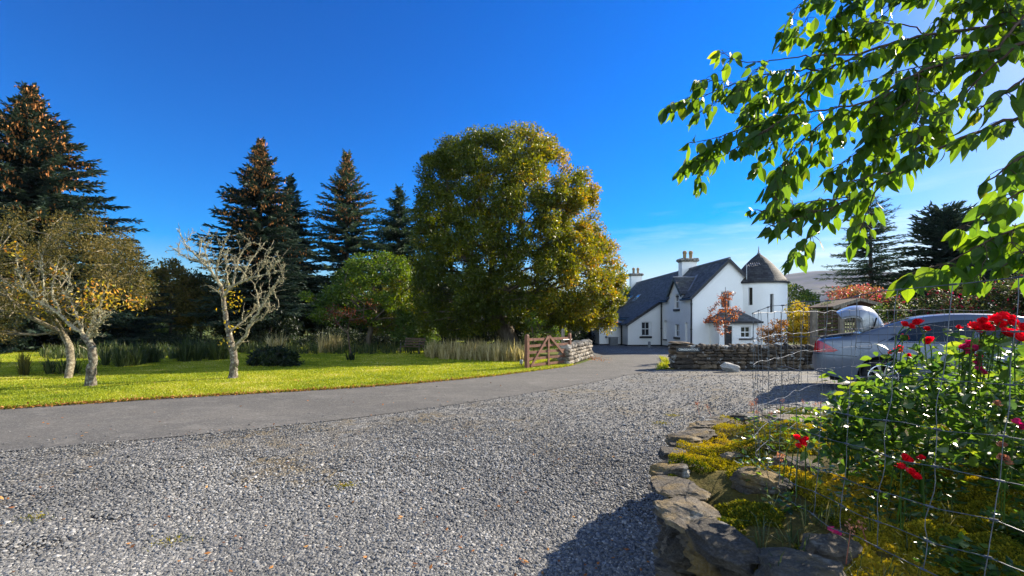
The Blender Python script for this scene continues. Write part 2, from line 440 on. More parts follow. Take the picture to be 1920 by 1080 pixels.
M['petal_faded'] = leafmat('petal_faded', [(0, (.28, .10, .06)), (1, (.46, .22, .13))], .35, .6, .2, tval=1.3, thue=.5)
M['grass'] = leafmat('grass', [(0, (.10, .155, .008)), (.45, (.25, .29, .018)), (.85, (.40, .40, .035)), (1, (.55, .46, .18))], .36, .5, .25, tval=1.4)
M['straw'] = leafmat('straw', [(0, (.16, .14, .04)), (.5, (.42, .34, .14)), (1, (.62, .52, .30))], .45, .6, .2, tval=1.3, thue=.5)
M['rush'] = leafmat('rush', [(0, (.02, .035, .010)), (.7, (.06, .085, .022)), (1, (.22, .19, .07))], .35, .5, .3)
M['moss'] = leafmat('moss', [(0, (.02, .045, .005)), (.3, (.07, .09, .008)), (.55, (.20, .17, .012)), (.8, (.36, .29, .02)), (1, (.42, .30, .035))], .34, .8, .1, tval=1.4, thue=.495)
M['dead_leaf'] = leafmat('dead_leaf', [(0, (.12, .045, .02)), (.6, (.30, .12, .035)), (1, (.50, .26, .08))], .2, .7, .2)

M['wood_gate'] = simple('wood_gate', [(0, (.085, .036, .022)), (1, (.20, .095, .06))], 10, .75, .5, .004, 40, .25, stretch=(1, 1, 1))
M['wood_grey'] = simple('wood_grey', [(0, (.10, .08, .06)), (1, (.30, .25, .19))], 12, .85, .5, .006, 40, .2, stretch=(2, 2, .4))
M['wood_dark'] = simple('wood_dark', [(0, (.04, .025, .016)), (1, (.11, .07, .045))], 12, .8, .4, .004, 40, .2)
M['harl'] = simple('harl', [(0, (.84, .83, .79)), (1, (.90, .89, .86))], 1.1, .9, .35, .02, 16, .2)
M['white_paint'] = simple('white_paint', [(0, (.76, .76, .75)), (1, (.82, .82, .81))], 3, .4, 0, spec=.4)
M['black_paint'] = simple('black_paint', [(0, (.010, .010, .013)), (1, (.022, .022, .026))], 6, .4, .1, .002, 40, .4)
M['lead'] = simple('lead', [(0, (.13, .14, .16)), (1, (.24, .25, .27))], 5, .5, .2, .003, 30, .5)
M['clay'] = simple('clay', [(0, (.22, .14, .07)), (1, (.40, .28, .15))], 7, .85, .3, .005, 40, .2)
M['cap_stone'] = simple('cap_stone', [(0, (.06, .06, .055)), (.5, (.20, .19, .17)), (1, (.45, .43, .38))], 9, .95, .8, .02, 30, .1)
M['grey_box'] = simple('grey_box', [(0, (.15, .16, .17)), (1, (.22, .23, .245))], 4, .6, .1, .002, 60, .3)
M['steel'] = simple('steel', [(0, (.30, .31, .33)), (1, (.50, .51, .53))], 20, .4, 0, metal=.8, spec=.5)
M['wire'] = simple('wire', [(0, (.06, .065, .075)), (1, (.16, .165, .18))], 40, .45, 0, metal=.4, spec=.5)
M['tyre'] = simple('tyre', [(0, (.010, .010, .011)), (1, (.022, .022, .023))], 20, .85, .2, .002, 100, .2)
M['rubber_dark'] = simple('rubber_dark', [(0, (.006, .006, .007)), (1, (.012, .012, .013))], 10, .8, 0)
M['chrome'] = simple('chrome', [(0, (.5, .5, .52)), (1, (.62, .62, .64))], 10, .25, 0, metal=.9)
M['liner'] = simple('liner', [(0, (.42, .42, .42)), (1, (.55, .55, .55))], 10, .55, .1, .002, 60)
M['letters'] = simple('letters', [(0, (.62, .62, .58)), (1, (.75, .75, .70))], 8, .5, 0)
M['sign_board'] = simple('sign_board', [(0, (.012, .020, .026)), (1, (.025, .036, .044))], 9, .45, .1, .002, 40, .4)
M['soil'] = simple('soil', [(0, (.025, .018, .010)), (.5, (.07, .05, .025)), (1, (.13, .10, .05))], 6, .95, .9, .03, 25, .1)

def glass_mat(name, col, rough=0.06):
    m, t, b, o = nodes_of(name)
    n = noise(t, 1.5, 2)
    r = ramp(t, [(0, tuple(c * .6 for c in col)), (1, col)], n.outputs[0]); t.links.new(r.outputs[0], b.inputs['Base Color'])
    b.inputs['Roughness'].default_value = rough; b.inputs['Specular IOR Level'].default_value = .6
    return m
M['pane'] = glass_mat('pane', (.035, .035, .035))
M['skylight'] = glass_mat('skylight', (.12, .17, .22), .03)
M['car_glass'] = glass_mat('car_glass', (.014, .020, .026), .04)

def paint(name, c0, c1):
    m, t, b, o = nodes_of(name)
    n = noise(t, 400, 2); r = ramp(t, [(0, c0), (1, c1)], n.outputs[0])
    t.links.new(r.outputs[0], b.inputs['Base Color'])
    b.inputs['Metallic'].default_value = .25; b.inputs['Roughness'].default_value = .30
    b.inputs['Coat Weight'].default_value = .5; b.inputs['Coat Roughness'].default_value = .05
    return m
M['car_paint'] = paint('car_paint', (.085, .105, .14), (.12, .14, .18))
M['sunlit_paint'] = paint('sunlit_paint', (.30, .30, .295), (.36, .36, .35))  # car paint lightened for the raised lid, sun glare put into its colour
def lampmat():
    m, t, b, o = nodes_of('lamp_red')
    n = noise(t, 60, 2); r = ramp(t, [(0, (.30, .004, .006)), (1, (.48, .012, .012))], n.outputs[0]); t.links.new(r.outputs[0], b.inputs['Base Color'])
    b.inputs['Roughness'].default_value = .12; b.inputs['Coat Weight'].default_value = .6
    return m
M['lamp_red'] = lampmat()

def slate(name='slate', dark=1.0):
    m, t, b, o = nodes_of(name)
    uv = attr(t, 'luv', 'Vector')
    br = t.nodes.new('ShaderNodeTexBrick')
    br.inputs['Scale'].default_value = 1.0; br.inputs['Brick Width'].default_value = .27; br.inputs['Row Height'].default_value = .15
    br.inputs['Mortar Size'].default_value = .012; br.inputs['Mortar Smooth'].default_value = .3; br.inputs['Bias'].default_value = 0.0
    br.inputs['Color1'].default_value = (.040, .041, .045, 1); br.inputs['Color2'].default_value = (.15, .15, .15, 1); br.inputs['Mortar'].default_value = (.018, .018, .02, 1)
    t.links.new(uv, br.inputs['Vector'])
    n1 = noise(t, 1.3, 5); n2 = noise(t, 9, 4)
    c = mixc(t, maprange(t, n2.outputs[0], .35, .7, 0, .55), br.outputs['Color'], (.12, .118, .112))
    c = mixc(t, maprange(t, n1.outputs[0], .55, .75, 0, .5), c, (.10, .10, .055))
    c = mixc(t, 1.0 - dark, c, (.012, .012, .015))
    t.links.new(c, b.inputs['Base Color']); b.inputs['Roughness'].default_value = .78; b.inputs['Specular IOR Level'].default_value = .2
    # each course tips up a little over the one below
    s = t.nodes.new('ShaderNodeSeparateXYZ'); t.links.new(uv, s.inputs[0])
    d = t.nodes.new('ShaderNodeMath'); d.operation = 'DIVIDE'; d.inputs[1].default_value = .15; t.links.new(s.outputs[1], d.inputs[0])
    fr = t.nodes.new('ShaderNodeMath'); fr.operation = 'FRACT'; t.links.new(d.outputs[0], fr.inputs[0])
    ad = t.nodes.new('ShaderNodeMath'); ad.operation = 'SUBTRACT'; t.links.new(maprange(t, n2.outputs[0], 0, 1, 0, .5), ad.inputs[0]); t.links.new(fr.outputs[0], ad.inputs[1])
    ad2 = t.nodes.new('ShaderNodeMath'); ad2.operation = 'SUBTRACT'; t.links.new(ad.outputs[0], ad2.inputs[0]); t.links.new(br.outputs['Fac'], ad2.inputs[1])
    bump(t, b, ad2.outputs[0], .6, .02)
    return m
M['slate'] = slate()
M['shaded_slate'] = slate('shaded_slate', .45)  # same slate for the turret cone, its shade mixed into the colour

def stone_mat(name, stops, lichen=(.62, .63, .60), amount=.6, orange=0.0):
    m, t, b, o = nodes_of(name)
    n = noise(t, 7, 6, .6); n2 = noise(t, 26, 6, .65); n3 = noise(t, 4.5, 3, .5); n4 = noise(t, 40, 4)
    ad = t.nodes.new('ShaderNodeMath'); ad.operation = 'ADD'
    t.links.new(attr(t, 'rnd'), ad.inputs[0]); t.links.new(maprange(t, n.outputs[0], .3, .7, -.3, .3), ad.inputs[1])
    c = ramp(t, stops, ad.outputs[0]).outputs[0]
    c = mixc(t, maprange(t, n2.outputs[0], .4, .7, 0, .5), c, mixc(t, .5, c, (.02, .018, .015)))
    mk = t.nodes.new('ShaderNodeMath'); mk.operation = 'MULTIPLY'
    t.links.new(maprange(t, n3.outputs[0], .60, .66, 0, amount), mk.inputs[0]); t.links.new(maprange(t, n4.outputs[0], .35, .5), mk.inputs[1])
    c = mixc(t, mk.outputs[0], c, lichen)
    if orange:
        n5 = noise(t, 3.2, 5); c = mixc(t, maprange(t, n5.outputs[0], .52, .62, 0, orange), c, (.36, .23, .05))
    t.links.new(c, b.inputs['Base Color']); b.inputs['Roughness'].default_value = .9; b.inputs['Specular IOR Level'].default_value = .25
    n6 = noise(t, 15, 9, .72, stretch=(1, 1, 2.2)); n7 = noise(t, 90, 4, .7)
    c2 = mixc(t, maprange(t, n7.outputs[0], .45, .7, 0, .45), c, mixc(t, .6, c, (.30, .28, .25)))
    c2 = mixc(t, maprange(t, n6.outputs[0], .30, .48, .75, 0), c2, (.015, .013, .011))
    t.links.new(c2, b.inputs['Base Color'])
    ad6 = t.nodes.new('ShaderNodeMath'); ad6.operation = 'MULTIPLY_ADD'; ad6.inputs[1].default_value = .22; t.links.new(n7.outputs[0], ad6.inputs[0]); t.links.new(n6.outputs[0], ad6.inputs[2])
    bump(t, b, ad6.outputs[0], 1.0, .045)
    return m
M['rubble'] = stone_mat('rubble', [(0, (.030, .023, .017)), (.4, (.078, .057, .038)), (.75, (.135, .095, .060)), (1, (.22, .16, .10))], amount=.55)
M['rubble_pale'] = stone_mat('rubble_pale', [(0, (.10, .085, .065)), (.5, (.24, .20, .155)), (1, (.44, .39, .32))], amount=.5)
M['boulder'] = stone_mat('boulder', [(0, (.34, .33, .31)), (1, (.5, .48, .44))], amount=.7)
M['bed_stone'] = stone_mat('bed_stone', [(0, (.045, .039, .032)), (.5, (.110, .092, .070)), (1, (.23, .19, .14))], amount=.4, orange=.45)

def gravel_mat():
    m, t, b, o = nodes_of('gravel')
    c0 = t.nodes.new('ShaderNodeTexCoord')
    v = t.nodes.new('ShaderNodeTexVoronoi'); v.inputs['Scale'].default_value = 38; v.inputs['Randomness'].default_value = 1
    t.links.new(c0.outputs['Object'], v.inputs['Vector'])
    s = t.nodes.new('ShaderNodeSeparateColor'); t.links.new(v.outputs['Color'], s.inputs[0])
    c = ramp(t, [(0, (.035, .034, .033)), (.45, (.115, .112, .106)), (.8, (.225, .217, .20)), (1, (.40, .38, .34))], s.outputs[0]).outputs[0]
    n = noise(t, .55, 5, .6); n2 = noise(t, 3.5, 4)
    mu_ = t.nodes.new('ShaderNodeMath'); mu_.operation = 'MULTIPLY'
    t.links.new(maprange(t, n.outputs[0], .46, .60, 0, .9), mu_.inputs[0]); t.links.new(maprange(t, n2.outputs[0], .4, .6), mu_.inputs[1])
    c = mixc(t, mu_.outputs[0], c, (.15, .115, .06))
    dk = maprange(t, v.outputs['Distance'], .0, .65, 1.0, .0)
    c = mixc(t, maprange(t, v.outputs['Distance'], .45, .75, 0, .55), c, (.03, .03, .03))
    t.links.new(c, b.inputs['Base Color']); b.inputs['Roughness'].default_value = .85
    bump(t, b, dk, 1.0, .022)
    return m
M['gravel'] = gravel_mat()
def stonechip():
    m, t, b, o = nodes_of('stone_chip')
    c = ramp(t, [(0, (.035, .035, .034)), (.4, (.105, .103, .098)), (.75, (.225, .217, .20)), (.93, (.40, .385, .36)), (.985, (.34, .33, .31)), (1, (.24, .13, .07))], attr(t, 'rnd')).outputs[0]
    n = noise(t, 60, 4); c = mixc(t, maprange(t, n.outputs[0], .35, .65, 0, .4), c, (.10, .10, .105))
    t.links.new(c, b.inputs['Base Color']); b.inputs['Roughness'].default_value = .7; b.inputs['Specular IOR Level'].default_value = .4
    return m
M['stone_chip'] = stonechip()
def asphalt():
    m, t, b, o = nodes_of('asphalt')
    n = noise(t, 90, 5, .7); n2 = noise(t, .8, 4, stretch=(1, 2.2, 1)); n3 = noise(t, 14, 3)
    c = ramp(t, [(0, (.040, .0385, .037)), (.55, (.095, .091, .085)), (1, (.22, .21, .195))], maprange(t, n.outputs[0], .25, .75)).outputs[0]
    c = mixc(t, maprange(t, n2.outputs[0], .4, .65, 0, .5), c, (.135, .125, .112))
    c = mixc(t, maprange(t, n3.outputs[0], .62, .75, 0, .4), c, (.17, .14, .10))
    t.links.new(c, b.inputs['Base Color']); b.inputs['Roughness'].default_value = .9; b.inputs['Specular IOR Level'].default_value = .2
    n8 = noise(t, .28, 4, .55, stretch=(.5, 1.6, 1)); n9 = noise(t, 2.4, 6, .65)
    c = mixc(t, maprange(t, n8.outputs[0], .40, .62, 0, .55), c, mixc(t, .55, c, (.045, .045, .045)))
    c = mixc(t, maprange(t, n9.outputs[0], .52, .68, 0, .5), c, (.17, .16, .145))
    n10 = noise(t, 30, 4, .7); c = mixc(t, maprange(t, n10.outputs[0], .56, .66, 0, .6), c, (.24, .23, .21)); c = mixc(t, maprange(t, n10.outputs[0], .44, .34, 0, .6), c, (.03, .029, .028))
    t.links.new(c, b.inputs['Base Color'])
    bump(t, b, n.outputs[0], .7, .008)
    return m
M['asphalt'] = asphalt()
def turf(name, cols):
    m, t, b, o = nodes_of(name)
    n = noise(t, .9, 6, .6); n2 = noise(t, 22, 5, .7)
    c = ramp(t, cols, maprange(t, n.outputs[0], .3, .7)).outputs[0]
    c = mixc(t, maprange(t, n2.outputs[0], .35, .7, 0, .6), c, mixc(t, .5, c, (.03, .05, .005)))
    t.links.new(c, b.inputs['Base Color']); b.inputs['Roughness'].default_value = .95; b.inputs['Specular IOR Level'].default_value = .1
    bump(t, b, n2.outputs[0], .8, .03)
    return m
M['lawn'] = turf('lawn', [(0, (.15, .22, .012)), (.6, (.26, .30, .018)), (1, (.36, .31, .05))])
M['field'] = turf('field', [(0, (.05, .075, .015)), (.6, (.10, .12, .025)), (1, (.16, .14, .05))])
M['bed_soil'] = turf('bed_soil', [(0, (.025, .02, .010)), (.5, (.08, .062, .018)), (1, (.17, .13, .03))])
def moor():
    m, t, b, o = nodes_of('moor')
    n = noise(t, .006, 7, .62, stretch=(1, 1, 2.5)); n2 = noise(t, .03, 5)
    c = ramp(t, [(0, (.075, .075, .085)), (.5, (.15, .135, .14)), (1, (.25, .21, .19))], maprange(t, n.outputs[0], .3, .7)).outputs[0]
    c = mixc(t, maprange(t, n2.outputs[0], .4, .65, 0, .4), c, (.12, .13, .05))
    t.links.new(c, b.inputs['Base Color']); b.inputs['Roughness'].default_value = 1; b.inputs['Specular IOR Level'].default_value = .0
    return m
M['moor'] = moor()

# ================================================================== SETTING: ground, drive, lawn, yard, hills
rng = np.random.default_rng(21)
def grid_sheet(name, xs, ys, dz, mat, keep=None):
    X, Y = np.meshgrid(xs, ys); Z = gz(X, Y) + dz
    nx = len(xs); i, j = np.meshgrid(np.arange(nx - 1), np.arange(len(ys) - 1))
    a = (j * nx + i).ravel(); Q = np.stack([a, a + 1, a + nx + 1, a + nx], 1)
    if keep is not None:
        cx, cyy = X.ravel()[Q].mean(1), Y.ravel()[Q].mean(1); Q = Q[keep(cx, cyy)]
    mb = MB(); mb.add(np.stack([X.ravel(), Y.ravel(), Z.ravel()], 1), Q)
    return mb.build(name, mat, smooth=True)

xs = np.concatenate([-np.geomspace(4000, 20, 24), np.linspace(-18, 22, 61), np.geomspace(24, 4000, 24)])
ys = np.concatenate([np.linspace(-60, -2, 10), np.linspace(0, 30, 46), np.geomspace(32, 4000, 30)])
tag(grid_sheet('ground', xs, ys, -0.03, M['field']), kind='structure')
tag(grid_sheet('gravel_yard', np.linspace(-14, 16, 121), np.linspace(-3, 15.25, 74), 0.0, M['gravel']), kind='structure')
tag(grid_sheet('house_yard', np.linspace(3.2, 22, 40), np.linspace(15.9, 44, 30), 0.004, M['gravel'],
               keep=lambda x, y: (y > 21) | (x > 5.3)), kind='structure')

def wob(pts, step, amp, seed):
    r = np.random.default_rng(seed); p = resample(pts, step)
    p[1:-1] += r.normal(0, amp, p[1:-1].shape); return p
drive_far_px = [(0, 768), (160, 757.5), (320, 747), (490, 737.5), (650, 728.5), (780, 719), (900, 708.5), (985, 698), (1040, 691), (1078, 685), (1105, 676.5), (1118, 669.5), (1112, 664)]
drive_far = [tuple(G(*p))[:2] for p in drive_far_px]
d0 = np.array(drive_far[0]) - np.array(drive_far[2]); d0 /= np.linalg.norm(d0)
drive_far = [tuple(np.array(drive_far[0]) + d0 * k) for k in (22, 12, 5)] + drive_far
drive_near_px = [(1246, 690), (1215, 696), (1172, 705), (1110, 717), (1030, 731), (960, 743), (830, 763), (700, 780), (560, 796), (430, 810), (300, 822), (150, 835.5), (0, 849)]
drive_near = [tuple(G(*p))[:2] for p in drive_near_px]
d1 = np.array(drive_near[-1]) - np.array(drive_near[-3]); d1 /= np.linalg.norm(d1)
drive_near += [tuple(np.array(drive_near[-1]) + d1 * k) for k in (5, 12, 22)]
drive_far_w = smooth_pts(drive_far, 1); drive_near_w = wob(smooth_pts(drive_near, 1), .18, .014, 3)
far_end = [tuple(G(1112, 663))[:2], tuple(G(1160, 662))[:2], tuple(G(1205, 662))[:2], tuple(G(1232, 668))[:2], tuple(G(1246, 676))[:2]]
drive_poly = [tuple(p[:2]) for p in drive_far_w] + far_end + [tuple(p[:2]) for p in drive_near_w]
mb = MB(); polyfill(mb, drive_poly, to3=lambda p: (p[0], p[1], float(gz(p[0], p[1])) + .009))
tag(mb.build('driveway', M['asphalt']), kind='structure')

lawn_edge = wob(drive_far_w, .12, .012, 4)
lawn_poly = [tuple(p[:2]) for p in lawn_edge if not (p[0] > 2.25 and p[1] > 17.0)] + [(2.2, 17.6), (0.4, 27), (-1, 44), (-70, 46), (-70, -25), (-32, -22)]
mb = MB(); polyfill(mb, lawn_poly, to3=lambda p: (p[0], p[1], float(gz(p[0], p[1])) + .035))
n = len(lawn_poly); lp = np.array(lawn_poly)
top = np.c_[lp, gz(lp[:, 0], lp[:, 1]) + .035]; bot = np.c_[lp, gz(lp[:, 0], lp[:, 1]) - .02]
i = np.arange(n); j = (i + 1) % n
mb.add(np.r_[top, bot], np.stack([i, j, j + n, i + n], 1))
tag(mb.build('lawn', M['lawn']), kind='structure')
verge_poly = [tuple(G(*p))[:2] for p in [(1236, 671), (1251, 676), (1254, 690), (1247, 692), (1230, 694), (1240, 684), (1243, 678)]]
mb = MB(); polyfill(mb, verge_poly, to3=lambda p: (p[0], p[1], float(gz(p[0], p[1])) + .02)); tag(mb.build('verge', M['lawn']), kind='structure')

# distant moorland
def hill(name, d0, px0, px1, prof, depth):
    xs_ = np.linspace(px0, px1, 130); rows = 26
    X, Y, Z = [], [], []
    ph = rng.uniform(0, 9, 6)
    for k in range(rows):
        t = k / (rows - 1)
        yy = d0 + depth * t
        for px in xs_:
            top_ = np.interp(px, [p[0] for p in prof], [(HZ - p[1]) / F for p in prof]) * (d0 + depth * .55)
            u = px / 100
            f = math.sin(min(t / .55, 1) * math.pi / 2) if t < .55 else math.cos((t - .55) / .45 * math.pi / 2)
            rough_ = 6 * math.sin(u * 2.3 + ph[0] + t * 5) + 4 * math.sin(u * 5.1 + ph[1] + t * 11) + 2.5 * math.sin(u * 11 + t * 23 + ph[2])
            X.append((px - 960) / F * (d0 + depth * .55)); Y.append(yy); Z.append(-12 + (top_ + 10) * f + rough_ * f * (1 - f) * 3)
    nx = len(xs_); V = np.stack([X, Y, Z], 1)
    ii, jj = np.meshgrid(np.arange(nx - 1), np.arange(rows - 1)); a = (jj * nx + ii).ravel()
    mb = MB(); mb.add(V, np.stack([a, a + 1, a + nx + 1, a + nx], 1)); return tag(mb.build(name, M['moor'], smooth=True), kind='structure')
hill('hills', 900, 1180, 3600, [(1180, 575), (1300, 552), (1400, 526), (1470, 513), (1505, 509), (1540, 510), (1600, 514), (1700, 520), (1850, 530), (2000, 522), (2300, 505), (2700, 520), (3600, 560)], 1500)
hill('hills', 1600, -2200, 1320, [(-2200, 560), (-1000, 548), (-200, 560), (300, 556), (800, 566), (1100, 570), (1320, 580)], 1500)

# ================================================================== HOUSE
rng = np.random.default_rng(31)
HT = math.atan(17 / 853); HC, HS = math.cos(HT), math.sin(HT)
A0 = Vector((11.1, 28.0, 0))
def H(u, v, z): return (A0.x + u * HC - v * HS, A0.y + u * HS + v * HC, z)
ZG = -0.75
def ground_at(u, v):
    p = H(u, v, 0); return float(gz(p[0], p[1]))
house = thing('white_house', 'white harled house with slate roofs, wall dormer and a round corner turret beyond the drive', 'house', (A0.x, A0.y, ground_at(0, 0)))

def slab(mb, q, th, uvs=None, a=.5):      # roof slope: four corners (outer face), thickness downwards; slate pattern follows the slope
    q = [Vector(p) for p in q]
    nrm = (q[1] - q[0]).cross(q[3] - q[0]).normalized()
    if nrm.z < 0: nrm = -nrm
    e1 = (q[1] - q[0]).normalized(); e2 = nrm.cross(e1)
    V = [p for p in q] + [p - nrm * th for p in q]
    uv = [((p - q[0]).dot(e1), (p - q[0]).dot(e2), 0.01) for p in V]
    mb.add(np.array([list(p) for p in V]), [[0, 1, 2, 3], [7, 6, 5, 4], [0, 4, 5, 1], [1, 5, 6, 2], [2, 6, 7, 3], [3, 7, 4, 0]], a, uv=np.array(uv))

def wall(outer, holes, fmap, depth_dir, rev=.13, parent=None, name='wall'):
    mb = MB(); polyfill(mb, outer, holes, to3=lambda p: fmap(*p))
    dd = np.array(depth_dir) * rev
    for h in holes:
        V = [np.array(fmap(*p)) for p in h]
        for k in range(4):
            p, q = V[k], V[(k + 1) % 4]
            mb.add(np.array([p, q, q + dd, p + dd]), [[0, 1, 2, 3]])
    return mb.build(name, M['harl'], parent)

U_IN = np.array([HC, HS, 0]); V_IN = np.array([-HS, HC, 0])
def sash(a0, a1, z0, z1, fmap, inward, parent, cols=2, rows=2, sill=True, sill_drop=.06, over=.14, frame=.055, b=.025):
    """sash window set back in its opening: white frame with bars > pane, sill"""
    inw = np.array(inward)
    def q(a, z, d): return np.array(fmap(a, z)) + inw * d
    def blk(mb, x0, x1, y0, y1, d0, d1):
        hexa(mb, [q(x0, y0, d0), q(x1, y0, d0), q(x1, y0, d1), q(x0, y0, d1), q(x0, y1, d0), q(x1, y1, d0), q(x1, y1, d1), q(x0, y1, d1)])
    mb = MB(); zm = (z0 + z1) / 2
    blk(mb, a0, a0 + frame, z0, z1, .07, .125); blk(mb, a1 - frame, a1, z0, z1, .07, .125)
    blk(mb, a0 + frame, a1 - frame, z0, z0 + frame * 1.2, .07, .125); blk(mb, a0 + frame, a1 - frame, z1 - frame, z1, .07, .125)
    blk(mb, a0 + frame, a1 - frame, zm - b, zm + b, .075, .125)
    for k in range(1, cols):
        am = a0 + (a1 - a0) * k / cols
        blk(mb, am - b * .6, am + b * .6, z0 + frame * 1.2, zm - b, .08, .12); blk(mb, am - b * .6, am + b * .6, zm + b, z1 - frame, .08, .12)
    wd = mb.build('window', M['white_paint'], parent)
    mb = MB(); blk(mb, a0 + .01, a1 - .01, z0 + .01, z1 - .01, .127, .14); mb.build('pane', M['pane'], wd)
    if sill:
        mb = MB(); blk(mb, a0 - over, a1 + over, z0 - sill_drop - .10, z0 - sill_drop + .04, -.06, .06); mb.build('sill', M['black_paint'], wd)
    return wd

RIDGE_U, RIDGE_Z, EAVE_Z, WID = 2.24, 5.06, 2.80, 4.48
gable_map = lambda a, z: H(a, 0, z)
side_map = lambda a, z: H(0, a, z)
cat_map = lambda a, z: H(a, 5.4, z)
# gable wall facing the drive
gw = [(1.78, 2.06), (2.40, 2.06), (2.40, 3.13), (1.78, 3.13)]
wall([(0, ZG), (WID, ZG), (WID, EAVE_Z), (RIDGE_U, RIDGE_Z - .04), (0, EAVE_Z)], [gw], gable_map, V_IN, parent=house)
sash(1.78, 2.40, 2.06, 3.13, gable_map, V_IN, house)
# side wall with its dormer gable
DV, DW, DZ0, DZ1 = 2.7, 1.19, 3.08, 4.14
w1 = [(2.13, 2.10), (2.90, 2.10), (2.90, 3.07), (2.13, 3.07)]
w2 = [(2.08, .22), (2.84, .22), (2.84, 1.06), (2.08, 1.06)]
nich1 = [(4.30, -.02), (4.95, -.02), (4.95, 1.30), (4.30, 1.30)]
nich2 = [(.72, -.1), (1.12, -.1), (1.12, 1.18), (.72, 1.18)]
wall([(0, ZG), (5.4, ZG), (5.4, EAVE_Z), (DV + DW, EAVE_Z), (DV + DW, DZ0), (DV, DZ1), (DV - DW, DZ0), (DV - DW, EAVE_Z), (0, EAVE_Z)], [w1, w2, nich1, nich2], side_map, U_IN, parent=house)
sash(2.13, 2.90, 2.10, 3.07, side_map, U_IN, house)
sash(2.08, 2.84, .22, 1.06, side_map, U_IN, house)
for nn in (nich1, nich2):
    mb = MB(); mb.add(np.array([np.array(side_map(*p)) + U_IN * .13 for p in nn]), [[0, 1, 2, 3]]); mb.build('blocked_doorway', M['harl'], house)
mb = MB(); p = side_map(4.62, -.08); box(mb, (p[0] - .03, p[1], p[2]), (.12, .62, .09), rz=HT); mb.build('sill', M['black_paint'], house)
# catslide wing: end wall, low side wall
wc = [(-1.50, .10), (-.72, .10), (-.72, 1.20), (-1.50, 1.20)]
wall([(-2.5, ZG), (0, ZG), (0, 2.62), (-2.5, .96)], [wc], cat_map, V_IN, parent=house)
sash(-1.50, -.88, .16, 1.20, cat_map, V_IN, house)
mb = MB(); hexa(mb, [H(-.88, 5.47, .12), H(-.722, 5.47, .12), H(-.722, 5.53, .12), H(-.88, 5.53, .12), H(-.88, 5.47, 1.2), H(-.722, 5.47, 1.2), H(-.722, 5.53, 1.2), H(-.88, 5.53, 1.2)]); mb.build('window_trim', M['white_paint'], house)
mb = MB()
mb.add([H(-2.5, 5.4, ZG), H(-2.5, 7.06, ZG), H(-2.5, 7.06, .96), H(-2.5, 5.4, .96)], [[0, 1, 2, 3]])
mb.add([H(-1.85, 7.06, ZG), H(-1.85, 20, ZG), H(-1.85, 20, 1.4), H(-1.85, 7.06, 1.4)], [[0, 1, 2, 3]])
mb.add([H(WID, 0, ZG), H(WID, 20, ZG), H(WID, 20, EAVE_Z), H(WID, 0, EAVE_Z)], [[0, 1, 2, 3]])
mb.add([H(-1.85, 20, ZG), H(WID, 20, ZG), H(WID, 20, EAVE_Z), H(RIDGE_U, 20, RIDGE_Z - .04), H(0, 20, EAVE_Z), H(-1.85, 20, 1.4)], [[0, 1, 2, 3, 4, 5]])
mb.build('wall', M['harl'], house)
# lean-to
mb = MB()
LU0, LU1, LV = -4.25, -2.5, 7.06
polyfill(mb, [(LU0, ZG), (LU1, ZG), (LU1, 1.0), (LU0, .80)], to3=lambda p: H(p[0], LV, p[1]))
mb.add([H(LU0, LV, ZG), H(LU0, LV + 3, ZG), H(LU0, LV + 3, .80), H(LU0, LV, .80)], [[0, 1, 2, 3]])
mb.build('wall', M['harl'], house)
mb = MB(); slab(mb, [H(LU0 - .25, LV - .18, .93), H(LU1 + .02, LV - .18, 1.13), H(LU1 + .6, LV + 3.1, 1.30), H(LU0 - .25, LV + 3.1, 1.0)], .05); mb.build('lean_to_roof', M['lead'], house)
mb = MB(); bar(mb, H(LU0 - .25, LV - .20, .86), H(LU1 - .02, LV - .20, 1.06), .05, .17); bar(mb, H(LU0 - .27, LV - .18, .86), H(LU0 - .27, LV + 3.1, .93), .05, .15); mb.build('fascia', M['black_paint'], house)

# roofs
mb = MB()
def zl(u): return EAVE_Z + u if u >= -.12 else EAVE_Z - .12 + (u + .12) * .672
T = .07
def lz(u): return zl(u) + T
for v0, v1, u0 in ((-.16, DV - DW - .12, -.14), (DV - DW - .12, DV + DW + .12, .05), (DV + DW + .12, 5.26, -.14), (5.26, 20.1, -.12)):
    slab(mb, [H(u0, v0, lz(max(u0, -.12))), H(u0, v1, lz(max(u0, -.12))), H(RIDGE_U, v1, RIDGE_Z + T), H(RIDGE_U, v0, RIDGE_Z + T)], .08)
slab(mb, [H(-2.64, 5.26, lz(-2.64)), H(-2.64, 7.0, lz(-2.64)), H(-.12, 7.0, lz(-.12)), H(-.12, 5.26, lz(-.12))], .08)
slab(mb, [H(-1.95, 7.0, lz(-1.95)), H(-1.95, 20.1, lz(-1.95)), H(-.12, 20.1, lz(-.12)), H(-.12, 7.0, lz(-.12))], .08)
slab(mb, [H(WID + .14, -.16, EAVE_Z - .14 + T), H(WID + .14, 20.1, EAVE_Z - .14 + T), H(RIDGE_U, 20.1, RIDGE_Z + T), H(RIDGE_U, -.16, RIDGE_Z + T)], .08)
